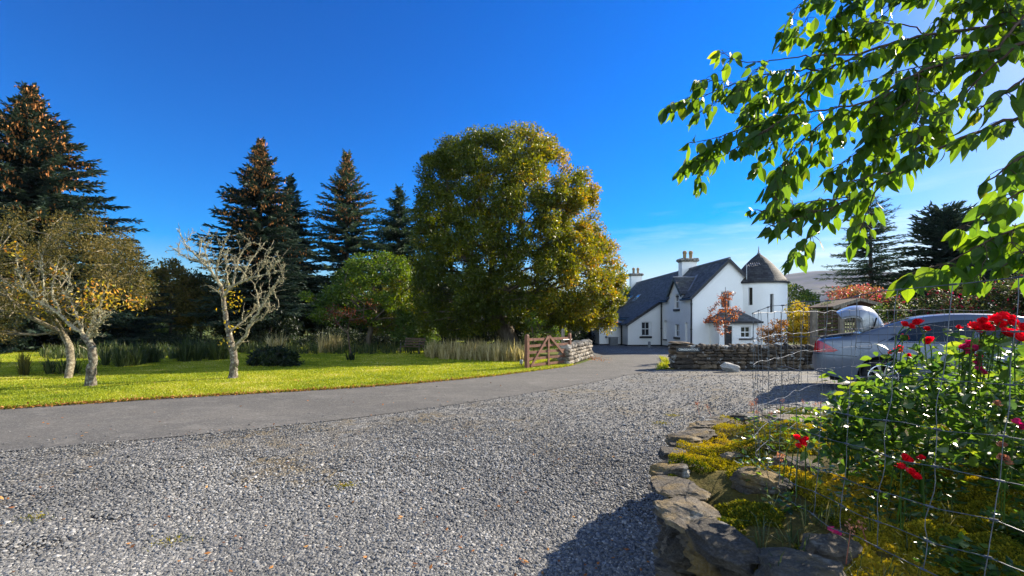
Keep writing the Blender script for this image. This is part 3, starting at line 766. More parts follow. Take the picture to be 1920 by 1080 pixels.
# dormer slopes
for s in (-1, 1):
    ev = DV + s * (DW + .13); ez = DZ0 - .13 * (DZ1 - DZ0) / DW + T
    slab(mb, [H(-.17, ev, ez), H(.55 if s else 0, ev, ez), H(1.50, DV, DZ1 + T), H(-.17, DV, DZ1 + T)], .07)
roof = mb.build('roof', M['slate'], house)
mb = MB()
tube(mb, [H(RIDGE_U, -.17, RIDGE_Z + T + .02), H(RIDGE_U, 20.1, RIDGE_Z + T + .02)], .075, 8)
tube(mb, [H(-.17, DV, DZ1 + T + .015), H(1.45, DV, DZ1 + T + .015)], .055, 8)
for s in (-1, 1):
    ev = DV + s * (DW + .13); ez = DZ0 - .13 * (DZ1 - DZ0) / DW + T
    bar(mb, H(.30, ev, zl(.30) + T + .03), H(1.47, DV, zl(1.47) + T + .03), .17, .03, up=(-.7, 0, .7))
mb.build('ridge', M['lead'], roof)
mb = MB()      # bargeboards, eaves gutters, cheeks
def barge(p, q): bar(mb, p, q, .05, .17)
barge(H(-.16, -.15, EAVE_Z - .15), H(RIDGE_U, -.15, RIDGE_Z - .02)); barge(H(WID + .14, -.15, EAVE_Z - .15), H(RIDGE_U, -.15, RIDGE_Z - .02))
barge(H(-2.66, 5.27, zl(-2.66) - .05), H(-.02, 5.27, zl(-.12) + .02))
for s in (-1, 1): barge(H(-.16, DV + s * (DW + .12), DZ0 - .17), H(-.16, DV, DZ1 - .03))
for v0, v1 in ((-.15, DV - DW - .02), (DV + DW + .02, 5.3)): tube(mb, [H(-.17, v0, EAVE_Z - .16), H(-.17, v1, EAVE_Z - .16)], .06, 8)
tube(mb, [H(-2.0, 7.0, 1.40), H(-2.0, 20, 1.40)], .065, 8); tube(mb, [H(-2.70, 5.3, .98), H(-2.70, 7.0, .98)], .06, 8)
mb.build('bargeboard', M['black_paint'], house)
for s in (-1, 1):
    v = DV + s * (DW + .004)
    mb = MB(); mb.add([H(0.0, v, EAVE_Z), H(.36, v, EAVE_Z + .30), H(.36, v, DZ0), H(0.0, v, DZ0)], [[0, 1, 2, 3]]); mb.build('dormer_cheek', M['harl'], house)
# roof windows
def rooflight(px, py, w_, h_):
    d = np.array([(px - 960) / F, 1, -(py - HZ) / F])
    best = None
    for Y in np.arange(30, 52, .01):
        q = d * Y; dx, dy = q[0] - A0.x, q[1] - A0.y
        u, v = dx * HC + dy * HS, -dx * HS + dy * HC
        if q[2] + EYE < lz(u) and u < RIDGE_U: best = (u, v); break
    if not best: return
    u, v = best; sl = 1.0 if u > -.12 else .672; c = 1 / math.hypot(1, sl)
    uu = [u - h_ / 2 * c, u + h_ / 2 * c]
    mb = MB()
    def q(a, b_, up): return H(a, b_, lz(u) + (a - u) * sl + up)
    f = .06
    for x0, x1, y0, y1 in ((uu[0], uu[1], v - w_ / 2, v - w_ / 2 + f), (uu[0], uu[1], v + w_ / 2 - f, v + w_ / 2), (uu[0], uu[0] + f, v - w_ / 2 + f, v + w_ / 2 - f), (uu[1] - f, uu[1], v - w_ / 2 + f, v + w_ / 2 - f)):
        hexa(mb, [q(x0, y0, -.02), q(x1, y0, -.02), q(x1, y1, -.02), q(x0, y1, -.02), q(x0, y0, .07), q(x1, y0, .07), q(x1, y1, .07), q(x0, y1, .07)])
    o = mb.build('rooflight', M['lead'], house)
    mb = MB(); a, b_ = uu; hexa(mb, [q(a + f, v - w_ / 2 + f, 0), q(b_ - f, v - w_ / 2 + f, 0), q(b_ - f, v + w_ / 2 - f, 0), q(a + f, v + w_ / 2 - f, 0), q(a + f, v - w_ / 2 + f, .05), q(b_ - f, v - w_ / 2 + f, .05), q(b_ - f, v + w_ / 2 - f, .05), q(a + f, v + w_ / 2 - f, .05)])
    mb.build('pane', M['skylight'], o)
rooflight(1178, 562, 1.0, .95); rooflight(1193.5, 559, 1.0, .8); rooflight(1148, 594, 1.0, .75)

# chimneys
def chimney(v, wdt, zt, zp, shorter=False):
    mb = MB(); c = H(RIDGE_U, v, (zt + 3.6) / 2); box(mb, c, (wdt, .7, zt - 3.6), rz=HT)
    ch = mb.build('chimney', M['harl'], house)
    mb = MB()
    for du in np.linspace(-wdt / 2, wdt / 2, 6):
        for dv in (-.34, 0, .34): rock(mb, H(RIDGE_U + du, v + dv, zt + .09), (.34, .40, .27), rough=.12)
    mb.build('chimney_cap', M['cap_stone'], ch)
    for du in (-.22, .24):
        mb = MB(); lathe(mb, [(.0, 0), (.15, 0), (.135, .08), (.115, .15), (.125, zp - zt - .28), (.15, zp - zt - .22), (.15, zp - zt - .16), (.10, zp - zt - .12), (.10, zp - zt - .13), (.0, zp - zt - .13)], H(RIDGE_U + du, v, zt + .16), 14)
        lathe(mb, [(.155, 0), (.14, .08), (.07, .14), (0, .16)], H(RIDGE_U + du, v, zp), 14)
        mb.build('chimney_pot', M['clay'], ch)
chimney(6.2, 1.12, 5.72, 6.40); chimney(19.6, 1.12, 5.92, 6.62)
# downpipes, black base course
for pts in ([H(-.07, 5.28, 2.6), H(-.07, 5.28, -.58)], [H(-.09, -.08, 2.62), H(-.11, -.08, -.5)], [H(-2.56, 6.95, .95), H(-2.56, 6.95, -.6)]):
    mb = MB(); tube(mb, pts, .05, 8)
    for k in (0, .5): tube(mb, [Vector(pts[0]).lerp(Vector(pts[1]), .08 + k), Vector(pts[0]).lerp(Vector(pts[1]), .10 + k)], .068, 8)
    mb.build('downpipe', M['black_paint'], house)
mb = MB()
def plinth(p, q, h=.10):
    p, q = Vector(p), Vector(q); d = (q - p).normalized(); nrm = Vector((d.y, -d.x, 0)) * .012
    z0, z1 = float(gz(p.x, p.y)), float(gz(q.x, q.y))
    mb.add([(p.x + nrm.x, p.y + nrm.y, z0 - .2), (q.x + nrm.x, q.y + nrm.y, z1 - .2), (q.x + nrm.x, q.y + nrm.y, z1 + h), (p.x + nrm.x, p.y + nrm.y, z0 + h)], [[0, 1, 2, 3]])
plinth(H(0, 5.4, 0), H(0, 0, 0)); plinth(H(-2.5, 5.4, 0), H(0, 5.4, 0)); plinth(H(-2.5, 7.06, 0), H(-2.5, 5.4, 0)); plinth(H(LU0, LV, 0), H(LU1, LV, 0)); plinth(H(LU0, LV + 3, 0), H(LU0, LV, 0))
mb.build('base_course', M['black_paint'], house)
mb = MB(); c = Vector(H(-3.72, LV - .02, .02)); lathe(mb, [(0, 0), (.085, 0), (.10, .03), (.06, .06), (0, .06)], c, 14, M=rotm(0, 0, R(90))); mb.build('vent', M['grey_box'], house)
# porch
mb = MB()
pf = lambda a, z: H(a, -1.3, z)
pw = [(2.32, .30), (2.92, .30), (2.92, .98), (2.32, .98)]; pd = [(1.40, ZG + .1), (1.82, ZG + .1), (1.82, 1.0), (1.40, 1.0)]
porch = wall([(1.05, ZG), (3.30, ZG), (3.30, 1.28), (1.05, 1.28)], [pw, pd], pf, V_IN, parent=house, name='porch')
for u in (1.05, 3.30):
    mb = MB(); mb.add([H(u, -1.3, ZG), H(u, 0, ZG), H(u, 0, 1.28), H(u, -1.3, 1.28)], [[0, 1, 2, 3]]); mb.build('porch_wall', M['harl'], porch)
mb = MB()
e = [H(.82, -1.5, 1.26), H(3.52, -1.5, 1.26), H(3.52, -.02, 1.30), H(.82, -.02, 1.30)]; t_ = [H(1.85, -.03, 1.96), H(2.85, -.03, 1.96)]
def tri_uv(ps):
    p0 = Vector(ps[0]); e1 = (Vector(ps[1]) - p0).normalized(); nn_ = e1.cross(Vector(ps[2]) - p0).normalized(); e2 = nn_.cross(e1)
    mb.add(np.array(ps), [list(range(len(ps)))], uv=[((Vector(p) - p0).dot(e1), (Vector(p) - p0).dot(e2), .01) for p in ps])
tri_uv([e[0], e[1], t_[1], t_[0]]); tri_uv([e[1], e[2], t_[1]]); tri_uv([e[3], e[0], t_[0]]); tri_uv([e[3], e[2], e[1], e[0]])
mb.build('porch_roof', M['slate'], porch)
mb = MB(); bar(mb, H(.80, -1.52, 1.22), H(3.54, -1.52, 1.22), .06, .12); bar(mb, H(.80, -1.5, 1.22), H(.80, -.03, 1.26), .06, .12); bar(mb, H(3.54, -1.5, 1.22), H(3.54, -.03, 1.26), .06, .12); mb.build('fascia', M['black_paint'], porch)
mb = MB(); hexa(mb, [H(1.40, -1.22, ZG + .1), H(1.82, -1.22, ZG + .1), H(1.82, -1.17, ZG + .1), H(1.40, -1.17, ZG + .1), H(1.40, -1.22, 1.0), H(1.82, -1.22, 1.0), H(1.82, -1.17, 1.0), H(1.40, -1.17, 1.0)])
for z in (.1, .55): box(mb, H(1.61, -1.225, z), (.26, .02, .34), rz=HT)
mb.build('door', M['black_paint'], porch)
sash(2.32, 2.92, .30, .98, pf, V_IN, porch, over=.06, sill=False)
mb = MB(); box(mb, H(2.62, -1.34, .24), (.8, .12, .08), rz=HT); mb.build('sill', M['black_paint'], porch)
# turret
TC = Vector((15.62, 28.8, 0)); TR = 1.56
slits = [(1407, 539, 572), (1447.5, 551, 586)]
th = np.linspace(0, 2 * np.pi, 97)[:-1]
def slit_range(px, y0, y1):
    ray = (px - 960) / F
    # near intersection with the cylinder
    a_ = ray ** 2 + 1; b_ = -2 * (ray * TC.x + TC.y); c_ = TC.x ** 2 + TC.y ** 2 - TR ** 2
    Y = (-b_ - math.sqrt(b_ * b_ - 4 * a_ * c_)) / (2 * a_); X = ray * Y
    return math.atan2(Y - TC.y, X - TC.x), EYE + (HZ - y1) / F * Y, EYE + (HZ - y0) / F * Y
sr = [slit_range(*s) for s in slits]
edges = sorted(set([round(t, 5) for t in np.linspace(-math.pi, math.pi, 73)] + [round(s[0] + d, 5) for s in sr for d in (-.075, .075)]))
zb = sorted(set([ZG, 3.68] + [z for s in sr for z in s[1:]]))
mb = MB()
for t0, t1 in zip(edges[:-1], edges[1:]):
    tm = (t0 + t1) / 2
    for z0, z1 in zip(zb[:-1], zb[1:]):
        zm = (z0 + z1) / 2
        hole = any(abs(tm - s[0]) < .075 and s[1] < zm < s[2] for s in sr)
        pt = lambda t, z, r: (TC.x + r * math.cos(t), TC.y + r * math.sin(t), z)
        if not hole: mb.add([pt(t0, z0, TR), pt(t1, z0, TR), pt(t1, z1, TR), pt(t0, z1, TR)], [[0, 1, 2, 3]])
for s in sr:
    for t in (s[0] - .075, s[0] + .075): mb.add([pt(t, s[1], TR), pt(t, s[1], TR - .2), pt(t, s[2], TR - .2), pt(t, s[2], TR)], [[0, 1, 2, 3]])
    for z in s[1:]: mb.add([pt(s[0] - .075, z, TR), pt(s[0] + .075, z, TR), pt(s[0] + .075, z, TR - .2), pt(s[0] - .075, z, TR - .2)], [[0, 1, 2, 3]])
turret = mb.build('turret', M['harl'], house, smooth=False)
for s in sr:
    mb = MB(); mb.add([pt(s[0] - .07, s[1] + .01, TR - .15), pt(s[0] + .07, s[1] + .01, TR - .15), pt(s[0] + .07, s[2] - .01, TR - .15), pt(s[0] - .07, s[2] - .01, TR - .15)], [[0, 1, 2, 3]])
    mb.build('window', M['pane'], turret)
prof = [(1.68, 3.66), (1.68, 3.71), (1.48, 3.95), (1.19, 4.35), (.80, 4.85), (.42, 5.25), (.16, 5.47), (.04, 5.56)]
n = 64; tt = np.arange(n + 1) / n * 2 * np.pi
mb = MB(); V = []; UV = []; acc = 0
for k, (r, z) in enumerate(prof):
    if k: acc += math.hypot(r - prof[k - 1][0], z - prof[k - 1][1])
    for t in tt: V.append((TC.x + r * math.cos(t), TC.y + r * math.sin(t), z)); UV.append((t * 1.5, acc, .01))
Q = [[k * (n + 1) + j, k * (n + 1) + j + 1, (k + 1) * (n + 1) + j + 1, (k + 1) * (n + 1) + j] for k in range(len(prof) - 1) for j in range(n)]
mb.add(V, Q, uv=UV); mb.build('turret_roof', M['shaded_slate'], turret)
mb = MB(); lathe(mb, [(0, 0), (.10, 0), (.10, .06), (.05, .10), (.035, .2), (.06, .23), (.03, .27), (.02, .45), (.0, .52)], (TC.x, TC.y, 5.52), 12); mb.build('finial', M['lead'], turret)
mb = MB(); lathe(mb, [(1.60, 3.60), (1.68, 3.60), (1.68, 3.66), (1.58, 3.68)], (TC.x, TC.y, 0), 64); mb.build('gutter', M['black_paint'], turret)
# aerial on a bracket by the gable
ae = thing('television_aerial', 'small pale television aerial on a pole between the gable and the turret cone', 'aerial', P(1400, 522, 28.2))
mb = MB(); b0 = P(1400, 524, 27.75); tube(mb, [b0, b0 + Vector((0, 0, .92))], .02, 6); mb.build('pole', M['steel'], ae)
mb = MB(); tp = b0 + Vector((0, 0, .86)); tube(mb, [tp + Vector((-.05, 0, .0)), tp + Vector((.72, -.1, .10))], .012, 5)
for k in range(7):
    q = tp.lerp(tp + Vector((.72, -.1, .10)), k / 6); tube(mb, [q + Vector((0, -.1, -.11)), q + Vector((0, .1, .11))], .008, 4)
mb.build('antenna_array', M['steel'], ae)

# outbuilding half hidden behind the sycamore
ob = thing('outbuilding', 'low white outbuilding with a dark doorway half hidden behind the big autumn tree', 'outbuilding', (5.8, 40.5, -.7))
mb = MB(); polyfill(mb, [(5.0, -.8), (8.0, -.8), (8.0, 1.25), (5.0, 1.25)], [[(6.45, -.75), (6.72, -.75), (6.72, 1.0), (6.45, 1.0)]], to3=lambda p: (p[0], 40.5, p[1]))
mb.add([(5.0, 40.5, -.8), (5.0, 43.5, -.8), (5.0, 43.5, 1.25), (5.0, 40.5, 1.25)], [[0, 1, 2, 3]]); mb.add([(6.45, 40.62, -.75), (6.72, 40.62, -.75), (6.72, 40.62, 1.0), (6.45, 40.62, 1.0)], [[0, 1, 2, 3]])
mb.build('wall', M['harl'], ob)
mb = MB(); box(mb, (6.585, 40.57, .12), (.25, .05, 1.7)); mb.build('door', M['black_paint'], ob)
mb = MB(); slab(mb, [(4.8, 40.3, 1.28), (8.2, 40.3, 1.28), (8.2, 42.2, 2.1), (4.8, 42.2, 2.1)], .08); slab(mb, [(4.8, 43.7, 1.28), (8.2, 43.7, 1.28), (8.2, 42.2, 2.1), (4.8, 42.2, 2.1)], .08); mb.build('roof', M['slate'], ob)

# yard things by the house
gbx = H(-3.22, LV - .28, 0); g0 = float(gz(gbx[0], gbx[1]))
mb = MB(); box(mb, (gbx[0], gbx[1], g0 + .29), (.60, .42, .58), rz=HT); box(mb, (gbx[0], gbx[1], g0 + .61), (.66, .48, .05), rz=HT)
for k in range(5): box(mb, (gbx[0], gbx[1] - .215, g0 + .09 + k * .1), (.56, .02, .075), rz=HT)
tag(mb.build('storage_box', M['grey_box']), 'grey slatted storage box standing against the low white lean-to', 'box')
bl = P(1217.5, 650, 30.5); g0 = float(gz(bl.x, bl.y))
mb = MB(); lathe(mb, [(0, 0), (.09, 0), (.09, .40), (.075, .43), (0, .44)], (bl.x, bl.y, g0), 14); tag(mb.build('bollard', M['grey_box']), 'short grey bollard under the ground floor window of the white house', 'bollard')

# ================================================================== DRY STONE WALLS
rng = np.random.default_rng(41)
def drystone(root, p0, p1, h, th, mat, cope_h=.22, lean=.25, big=1.0, nstone='stonework'):
    p0, p1 = Vector(p0), Vector(p1); L = (p1 - p0).length; d = (p1 - p0).normalized(); nrm = Vector((d.y, -d.x, 0)); yaw = math.atan2(d.y, d.x)
    mb = MB(); core = MB()
    z = 0.0; c = 0
    while z < h - .03:
        hh = rng.uniform(.085, .17) * big; hh = min(hh, h - z + .02)
        x = -rng.uniform(0, .15)
        while x < L:
            wv = rng.uniform(.14, .42) * big
            for sgn in (1, -1):
                b = p0 + d * (x + wv / 2) + nrm * sgn * (th / 2 - .09 + rng.uniform(-.015, .02)) * (1 - .12 * z / h)
                b.z = float(gz(b.x, b.y)) + z + hh / 2
                rock(mb, b, (wv * 1.02, .22, hh * 1.04), rotm(yaw + rng.normal(0, .05), rng.normal(0, .05), rng.normal(0, .07)), p=5, rough=.07)
            x += wv
        for e in (0, L):
            for k in (-1, 0, 1):
                b = p0 + d * e + nrm * k * (th / 2 - .12); b.z = float(gz(b.x, b.y)) + z + hh / 2
                rock(mb, b, (.2, .22, hh * 1.04), rotm(yaw), p=5, rough=.07)
        z += hh
    m_ = (p0 + p1) / 2
    g0 = float(gz(p0.x, p0.y)); g1 = float(gz(p1.x, p1.y)); o = nrm * (th / 2 - .13)
    hexa(core, [p0 + o + Vector((0, 0, g0 - p0.z)), p1 + o + Vector((0, 0, g1 - p1.z)), p1 - o + Vector((0, 0, g1 - p1.z)), p0 - o + Vector((0, 0, g0 - p0.z)),
                p0 + o + Vector((0, 0, g0 - p0.z + h)), p1 + o + Vector((0, 0, g1 - p1.z + h)), p1 - o + Vector((0, 0, g1 - p1.z + h)), p0 - o + Vector((0, 0, g0 - p0.z + h))])
    mb.build(nstone, M[mat], root); core.build('core', M['soil'], root)
    if cope_h:
        cp = MB(); x = 0.05
        while x < L:
            t = rng.uniform(.09, .2); hh = cope_h * rng.uniform(.8, 1.2)
            b = p0 + d * (x + t / 2); b.z = float(gz(b.x, b.y)) + h + hh / 2 - .02
            rock(cp, b, (t * 1.15, th * rng.uniform(.85, 1.02), hh), rotm(yaw, lean + rng.normal(0, .1), rng.normal(0, .05)), p=4, rough=.1)
            x += t
        cp.build('coping', M[mat], root)

q0 = G(1258, 692.5)
sw = thing('stone_wall', 'dark rubble stone wall with upright coping carrying the house name board', 'stone wall', q0)
drystone(sw, (q0.x + .25, q0.y + .27, q0.z), (13.6, q0.y + .15, q0.z), .66, .5, 'rubble', .2, .1)
mb = MB()
for k in range(5):
    rock(mb, (q0.x + .42, q0.y + .28, q0.z + .09 + k * .165), (.72 + rng.uniform(-.06, .06), .62, .18), rotm(rng.normal(0, .04)), p=6, rough=.05, sub=2)
rock(mb, (q0.x + .36, q0.y + .26, q0.z + .885), (.66, .52, .085), rotm(.1, .04), p=5, rough=.06, sub=2, a=.95)
mb.build('end_pier', M['rubble'], sw)

sg = P(1290.5, 655.5, 14.98)
sign = thing('name_board', 'dark name board with pale serif capitals fixed to the front of the rubble wall', 'sign', sg)
mb = MB(); box(mb, sg, (.775, .035, .135)); board = mb.build('board', M['sign_board'], sign)
def letters(txt, loc, size, width, mat, parent, name='lettering'):
    cu = bpy.data.curves.new(name, 'FONT'); cu.body = txt; cu.size = size; cu.align_x = 'CENTER'; cu.align_y = 'CENTER'; cu.extrude = .004; cu.offset = .0016; cu.space_character = 1.12
    o = bpy.data.objects.new(name + '_source', cu); COL.objects.link(o)
    dg = bpy.context.evaluated_depsgraph_get(); me = bpy.data.meshes.new_from_object(o.evaluated_get(dg))
    bpy.data.objects.remove(o); me.name = name
    xs_ = [v.co.x for v in me.vertices]; sc = width / (max(xs_) - min(xs_))
    for v in me.vertices: v.co = Vector((v.co.x * sc + loc[0], loc[1] - v.co.z, v.co.y * max(sc, .95) + loc[2]))
    me.materials.clear(); me.materials.append(mat)
    o = bpy.data.objects.new(name, me); COL.objects.link(o); adopt(o, parent); return o
letters('CRAGGANTOUL', (sg.x, sg.y - .0185, sg.z), .095, .65, M['letters'], sign)

g0_, g1_ = G(1074, 684), G(1113, 669.5)
gwal = thing('stone_wall', 'sunlit pale stone wall with leaning coping running on from the timber gate', 'stone wall', g0_)
g0_.x -= .32; g1_.x -= .32
drystone(gwal, g0_, g1_, .56, .5, 'rubble_pale', .26, .45)

bl1 = G(1369, 697); mb = MB(); rock(mb, (bl1.x, bl1.y - .02, bl1.z + .12), (.60, .28, .30), rotm(.05, .30, -.2), p=3, rough=.12, sub=2)
tag(mb.build('boulder', M['boulder']), 'larger pale lichen covered boulder lying at the foot of the rubble wall', 'boulder', 'pale boulders at the foot of the wall')
bl2 = G(1466, 692); mb = MB(); rock(mb, (bl2.x, bl2.y + .05, bl2.z + .09), (.46, .28, .32), rotm(.1, .1, -.2), p=3, rough=.1, sub=2)
tag(mb.build('boulder', M['boulder']), 'smaller grey boulder at the foot of the wall, closer to the parked car', 'boulder', 'pale boulders at the foot of the wall')

# ================================================================== TIMBER GATE
ga, gb = G(988, 692.5), G(1068, 683)
gate = thing('timber_gate', 'brown five-bar timber gate standing open at the lawn edge beside the pale wall', 'gate', ga)
gd = (gb - ga); gd.z = 0; GL = gd.length; gd.normalize(); gn = Vector((gd.y, -gd.x, 0))
def gp(t, z, off=0): q = ga + gd * t + gn * off; q.z = float(gz(q.x, q.y)) + z; return q
GH = 1.04
def post(t, w_, h0, h1, name='post', off=0):
    mb = MB(); q = gp(t, 0, off); yaw = math.atan2(gd.y, gd.x); rr = w_ / 2
    V = []
    for z in (h0, h1 - .06): V += [(-rr, -rr, z), (rr, -rr, z), (rr, rr, z), (-rr, rr, z)]
    V += [(-rr * .6, -rr * .6, h1), (rr * .6, -rr * .6, h1), (rr * .6, rr * .6, h1), (-rr * .6, rr * .6, h1)]
    V = np.array(V) @ rotm(yaw).T + np.array(q)
    mb.add(V, [[3, 2, 1, 0], [0, 1, 5, 4], [1, 2, 6, 5], [2, 3, 7, 6], [3, 0, 4, 7], [4, 5, 9, 8], [5, 6, 10, 9], [6, 7, 11, 10], [7, 4, 8, 11], [8, 9, 10, 11]])
    return mb.build(name, M['wood_gate'], gate)
post(0, .12, .02, 1.18); post(GL, .10, .05, 1.20)
mb = MB()
zr = [.12, .34, .56, .78, 1.0]
for z in zr: bar(mb, gp(.05, z), gp(GL - .04, z + .005), .035, .09)
mb.build('rail', M['wood_gate'], gate)
mid_t = GL * .455
for name, p, q in (('upright', gp(mid_t, .02, .04), gp(mid_t, 1.10, .04)), ('brace', gp(.16, .08, .042), gp(mid_t - .03, 1.10, .042)), ('brace', gp(GL - .02, .10, .042), gp(mid_t + .03, 1.12, .042))):
    mb = MB(); bar(mb, p, q, .03, .09, up=gn.cross(q - p)); mb.build(name, M['wood_gate'], gate)
for z in (.2, .95):
    mb = MB(); tube(mb, [gp(GL - .5, z, .03), gp(GL + .12, z, .03)], .012, 6); mb.build('hinge', M['black_paint'], gate)
hp = gp(GL + .02, 0, -.32)
mb = MB(); box(mb, (hp.x, hp.y, hp.z + .65), (.13, .13, 1.3)); mb.add([(hp.x - .065, hp.y - .065, hp.z + 1.303), (hp.x + .065, hp.y - .065, hp.z + 1.303), (hp.x + .065, hp.y + .065, hp.z + 1.303), (hp.x - .065, hp.y + .065, hp.z + 1.303), (hp.x, hp.y, hp.z + 1.39)], [[0, 1, 4], [1, 2, 4], [2, 3, 4], [3, 0, 4]])
tag(mb.build('gatepost', M['wood_grey']), 'weathered grey gatepost with a pointed top where gate and pale wall meet', 'gatepost')
lp_ = G(977.5, 687); lt = thing('path_light', 'small dark path light in the grass by the outer post of the timber gate', 'garden light', lp_)
mb = MB(); tube(mb, [lp_, lp_ + Vector((0, 0, .12))], .02, 8); mb.build('stake', M['black_paint'], lt)
mb = MB(); lathe(mb, [(0, .1), (.055, .1), (.065, .2), (.05, .24), (0, .245)], lp_, 14); mb.build('lamp_head', M['grey_box'], lt)

# ================================================================== BENCH
bq = G(776, 664.5)
bench = thing('garden_bench', 'dark slatted garden bench standing in the shade at the edge of the lawn', 'bench', bq)
by_ = R(-20)
BM = rotm(by_)
def bp(x, y, z): return Vector(np.array([x, y, z]) @ BM.T) + bq
mb = MB()
for k in range(4): bar(mb, bp(-.6, -.02 - k * .11, .42), bp(.6, -.02 - k * .11, .42), .085, .03)
mb.build('seat', M['wood_dark'], bench)
mb = MB()
for k in range(3): bar(mb, bp(-.6, .06 + k * .04, .54 + k * .13), bp(.6, .06 + k * .04, .54 + k * .13), .03, .085)
mb.build('backrest', M['wood_dark'], bench)
for x in (-.55, .55):
    mb = MB(); tube(mb, [bp(x, .20, .88), bp(x, .04, .42), bp(x, .10, .03)], .022, 6); tube(mb, [bp(x, .04, .40), bp(x, -.38, .40), bp(x, -.42, .03)], .022, 6); tube(mb, [bp(x, .1, .62), bp(x, -.36, .62), bp(x, -.38, .40)], .02, 6)
    mb.build('leg', M['black_paint'], bench)

# ================================================================== TREES
SPI = [.03, .10, .26, .70, .94, 1.0, .9]
def conifer(name, label, base, height, reach, mat, seed, group=None, low=.06, droop=.35, dens=1.0, twig=.42, tw=.13, cones=0.0, up=.25, power=.8, lean=(0, 0), trunk_r=None, gap=1.0, hang=.4, fan=1.0, spire=None):
    """spruce-like tree: trunk, whorled boughs with needle sprays, optional cones near the top"""
    r = np.random.default_rng(seed); base = np.array(list(base), float)
    t = thing(name, label, 'tree', base, group)
    tr = trunk_r or height * .016
    top = base + np.array([lean[0], lean[1], height])
    mb = MB(); k = 14; tt = np.linspace(0, 1, k); pts = base + (top - base) * tt[:, None]; pts[1:-1, :2] += r.normal(0, .03, (k - 2, 2))
    tube(mb, pts, tr * (1 - tt) ** .8 + .012, 8)
    C, D, N, L, W, AA = [], [], [], [], [], []
    cc, cd, ca = [], [], []
    zf = low
    while zf < .985:
        z = zf * height
        rad = (reach * (1 - (zf - low * .3)) ** power if spire is None else reach * np.interp(1 - zf, [0, .06, .14, .32, .5, .8, 1], spire)) * r.uniform(.86, 1.1)
        nb = max(3, int((6 + 6 * (1 - zf)) * dens))
        ph = r.uniform(0, 6.28)
        for b in range(nb):
            az = ph + b * 6.283 / nb + r.normal(0, .25)
            ln = max(.16, rad * r.uniform(.48, 1.18)); zz = z + r.normal(0, .22)
            o = np.array([math.cos(az), math.sin(az), 0.])
            side = np.array([-o[1], o[0], 0.])
            m = max(5, int(ln / (twig * .21)))
            s = np.linspace(.06, 1, m)
            dz = up * (1 if zf > .75 else .35) * s - droop * ln * s ** 1.0 * (1 - zf) * .8 + .28 * droop * ln * s ** 2.4
            P_ = base + (top - base) * zf + np.array([0, 0, zz - z]) + o * (ln * s)[:, None] + np.array([0, 0, 1.]) * dz[:, None]
            if ln > .7: tube(mb, np.vstack([base + (top - base) * zf, P_[::3], P_[-1:]]), np.linspace(max(.012, tr * .22 * (1 - zf * .6)), .006, len(P_[::3]) + 2), 4, cap=False)
            tg = np.gradient(P_, axis=0); tg /= np.linalg.norm(tg, axis=1)[:, None] + 1e-9
            bough = r.uniform(-.12, .12)
            for sg in (-1, 1, 0):
                q = P_ + r.normal(0, .03, P_.shape)
                if sg:
                    d = tg * .75 + side * sg * r.uniform(.45, 1.05, m)[:, None] * fan + np.array([0, 0, -1.]) * r.uniform(-.1, hang, m)[:, None]
                    ll = twig * r.uniform(.6, 1.25, m) * (1.25 - .55 * s) * min(1, .35 + ln / 1.6)
                else:
                    d = tg + r.normal(0, .25, tg.shape) + np.array([0, 0, -1.]) * r.uniform(-.5, hang * 1.6, m)[:, None]
                    ll = twig * r.uniform(.5, 1.0, m) * min(1, .4 + ln / 1.6)
                keep = r.random(m) < gap
                C.append(q[keep]); D.append(d[keep]); L.append(ll[keep]); W.append(np.full(keep.sum(), tw * .68) * r.uniform(.7, 1.3, keep.sum()))
                nn_ = np.array([0, 0, 1.]) + r.normal(0, .55, (keep.sum(), 3)); N.append(nn_)
                AA.append(np.clip(.15 + .45 * s[keep] + bough + r.normal(0, .14, keep.sum()), 0, 1))
            if cones and zf > .42 and r.random() < cones * min(1.0, (zf - .38) * 2.6):
                kk = max(3, int(7 + 16 * r.random() * (zf)))
                ss = r.uniform(.35, 1.0, kk); idx = (ss * (m - 1)).astype(int)
                cc.append(P_[idx] + r.normal(0, .09, (kk, 3))); cd.append(np.array([0, 0, -1.]) + r.normal(0, .3, (kk, 3))); ca.append(r.uniform(0, 1, kk))
        zf += (.018 + .030 * (1 - zf)) * (11 / height) / dens ** .5
    mb.build('trunk', M['bark'], t)
    cr_ = MB()
    C, D, N, L, W, AA = [np.concatenate(x) for x in (C, D, N, L, W, AA)]
    leaf_quads(cr_, C, D, N, L, W, AA)
    # a second needle plane across each spray, so that it has body
    leaf_quads(cr_, C, D, np.cross(unit(D), unit(N)) + r.normal(0, .2, N.shape), L * .9, W * .8, AA)
    # leading shoot
    kk = 14; leaf_quads(cr_, np.repeat(top[None] - [[0, 0, .25]], kk, 0) + np.c_[np.zeros((kk, 2)), np.linspace(-.5, .25, kk)], np.c_[r.normal(0, .6, (kk, 2)), np.full(kk, .8)], r.normal(0, 1, (kk, 3)), .22, .06, .6)
    cr_.build('crown', M[mat], t)
    if cc:
        cm = MB(); cc, cd, ca = np.concatenate(cc), np.concatenate(cd), np.concatenate(ca)
        leaf_quads(cm, cc, cd, r.normal(0, 1, cc.shape) * [1, 1, .1], .22 * r.uniform(.7, 1.2, len(cc)), .085, ca)
        leaf_quads(cm, cc, cd, r.normal(0, 1, cc.shape) * [1, 1, .1], .22 * r.uniform(.7, 1.2, len(cc)), .085, ca)
        cm.build('cones', M['cones'], t)
    return t

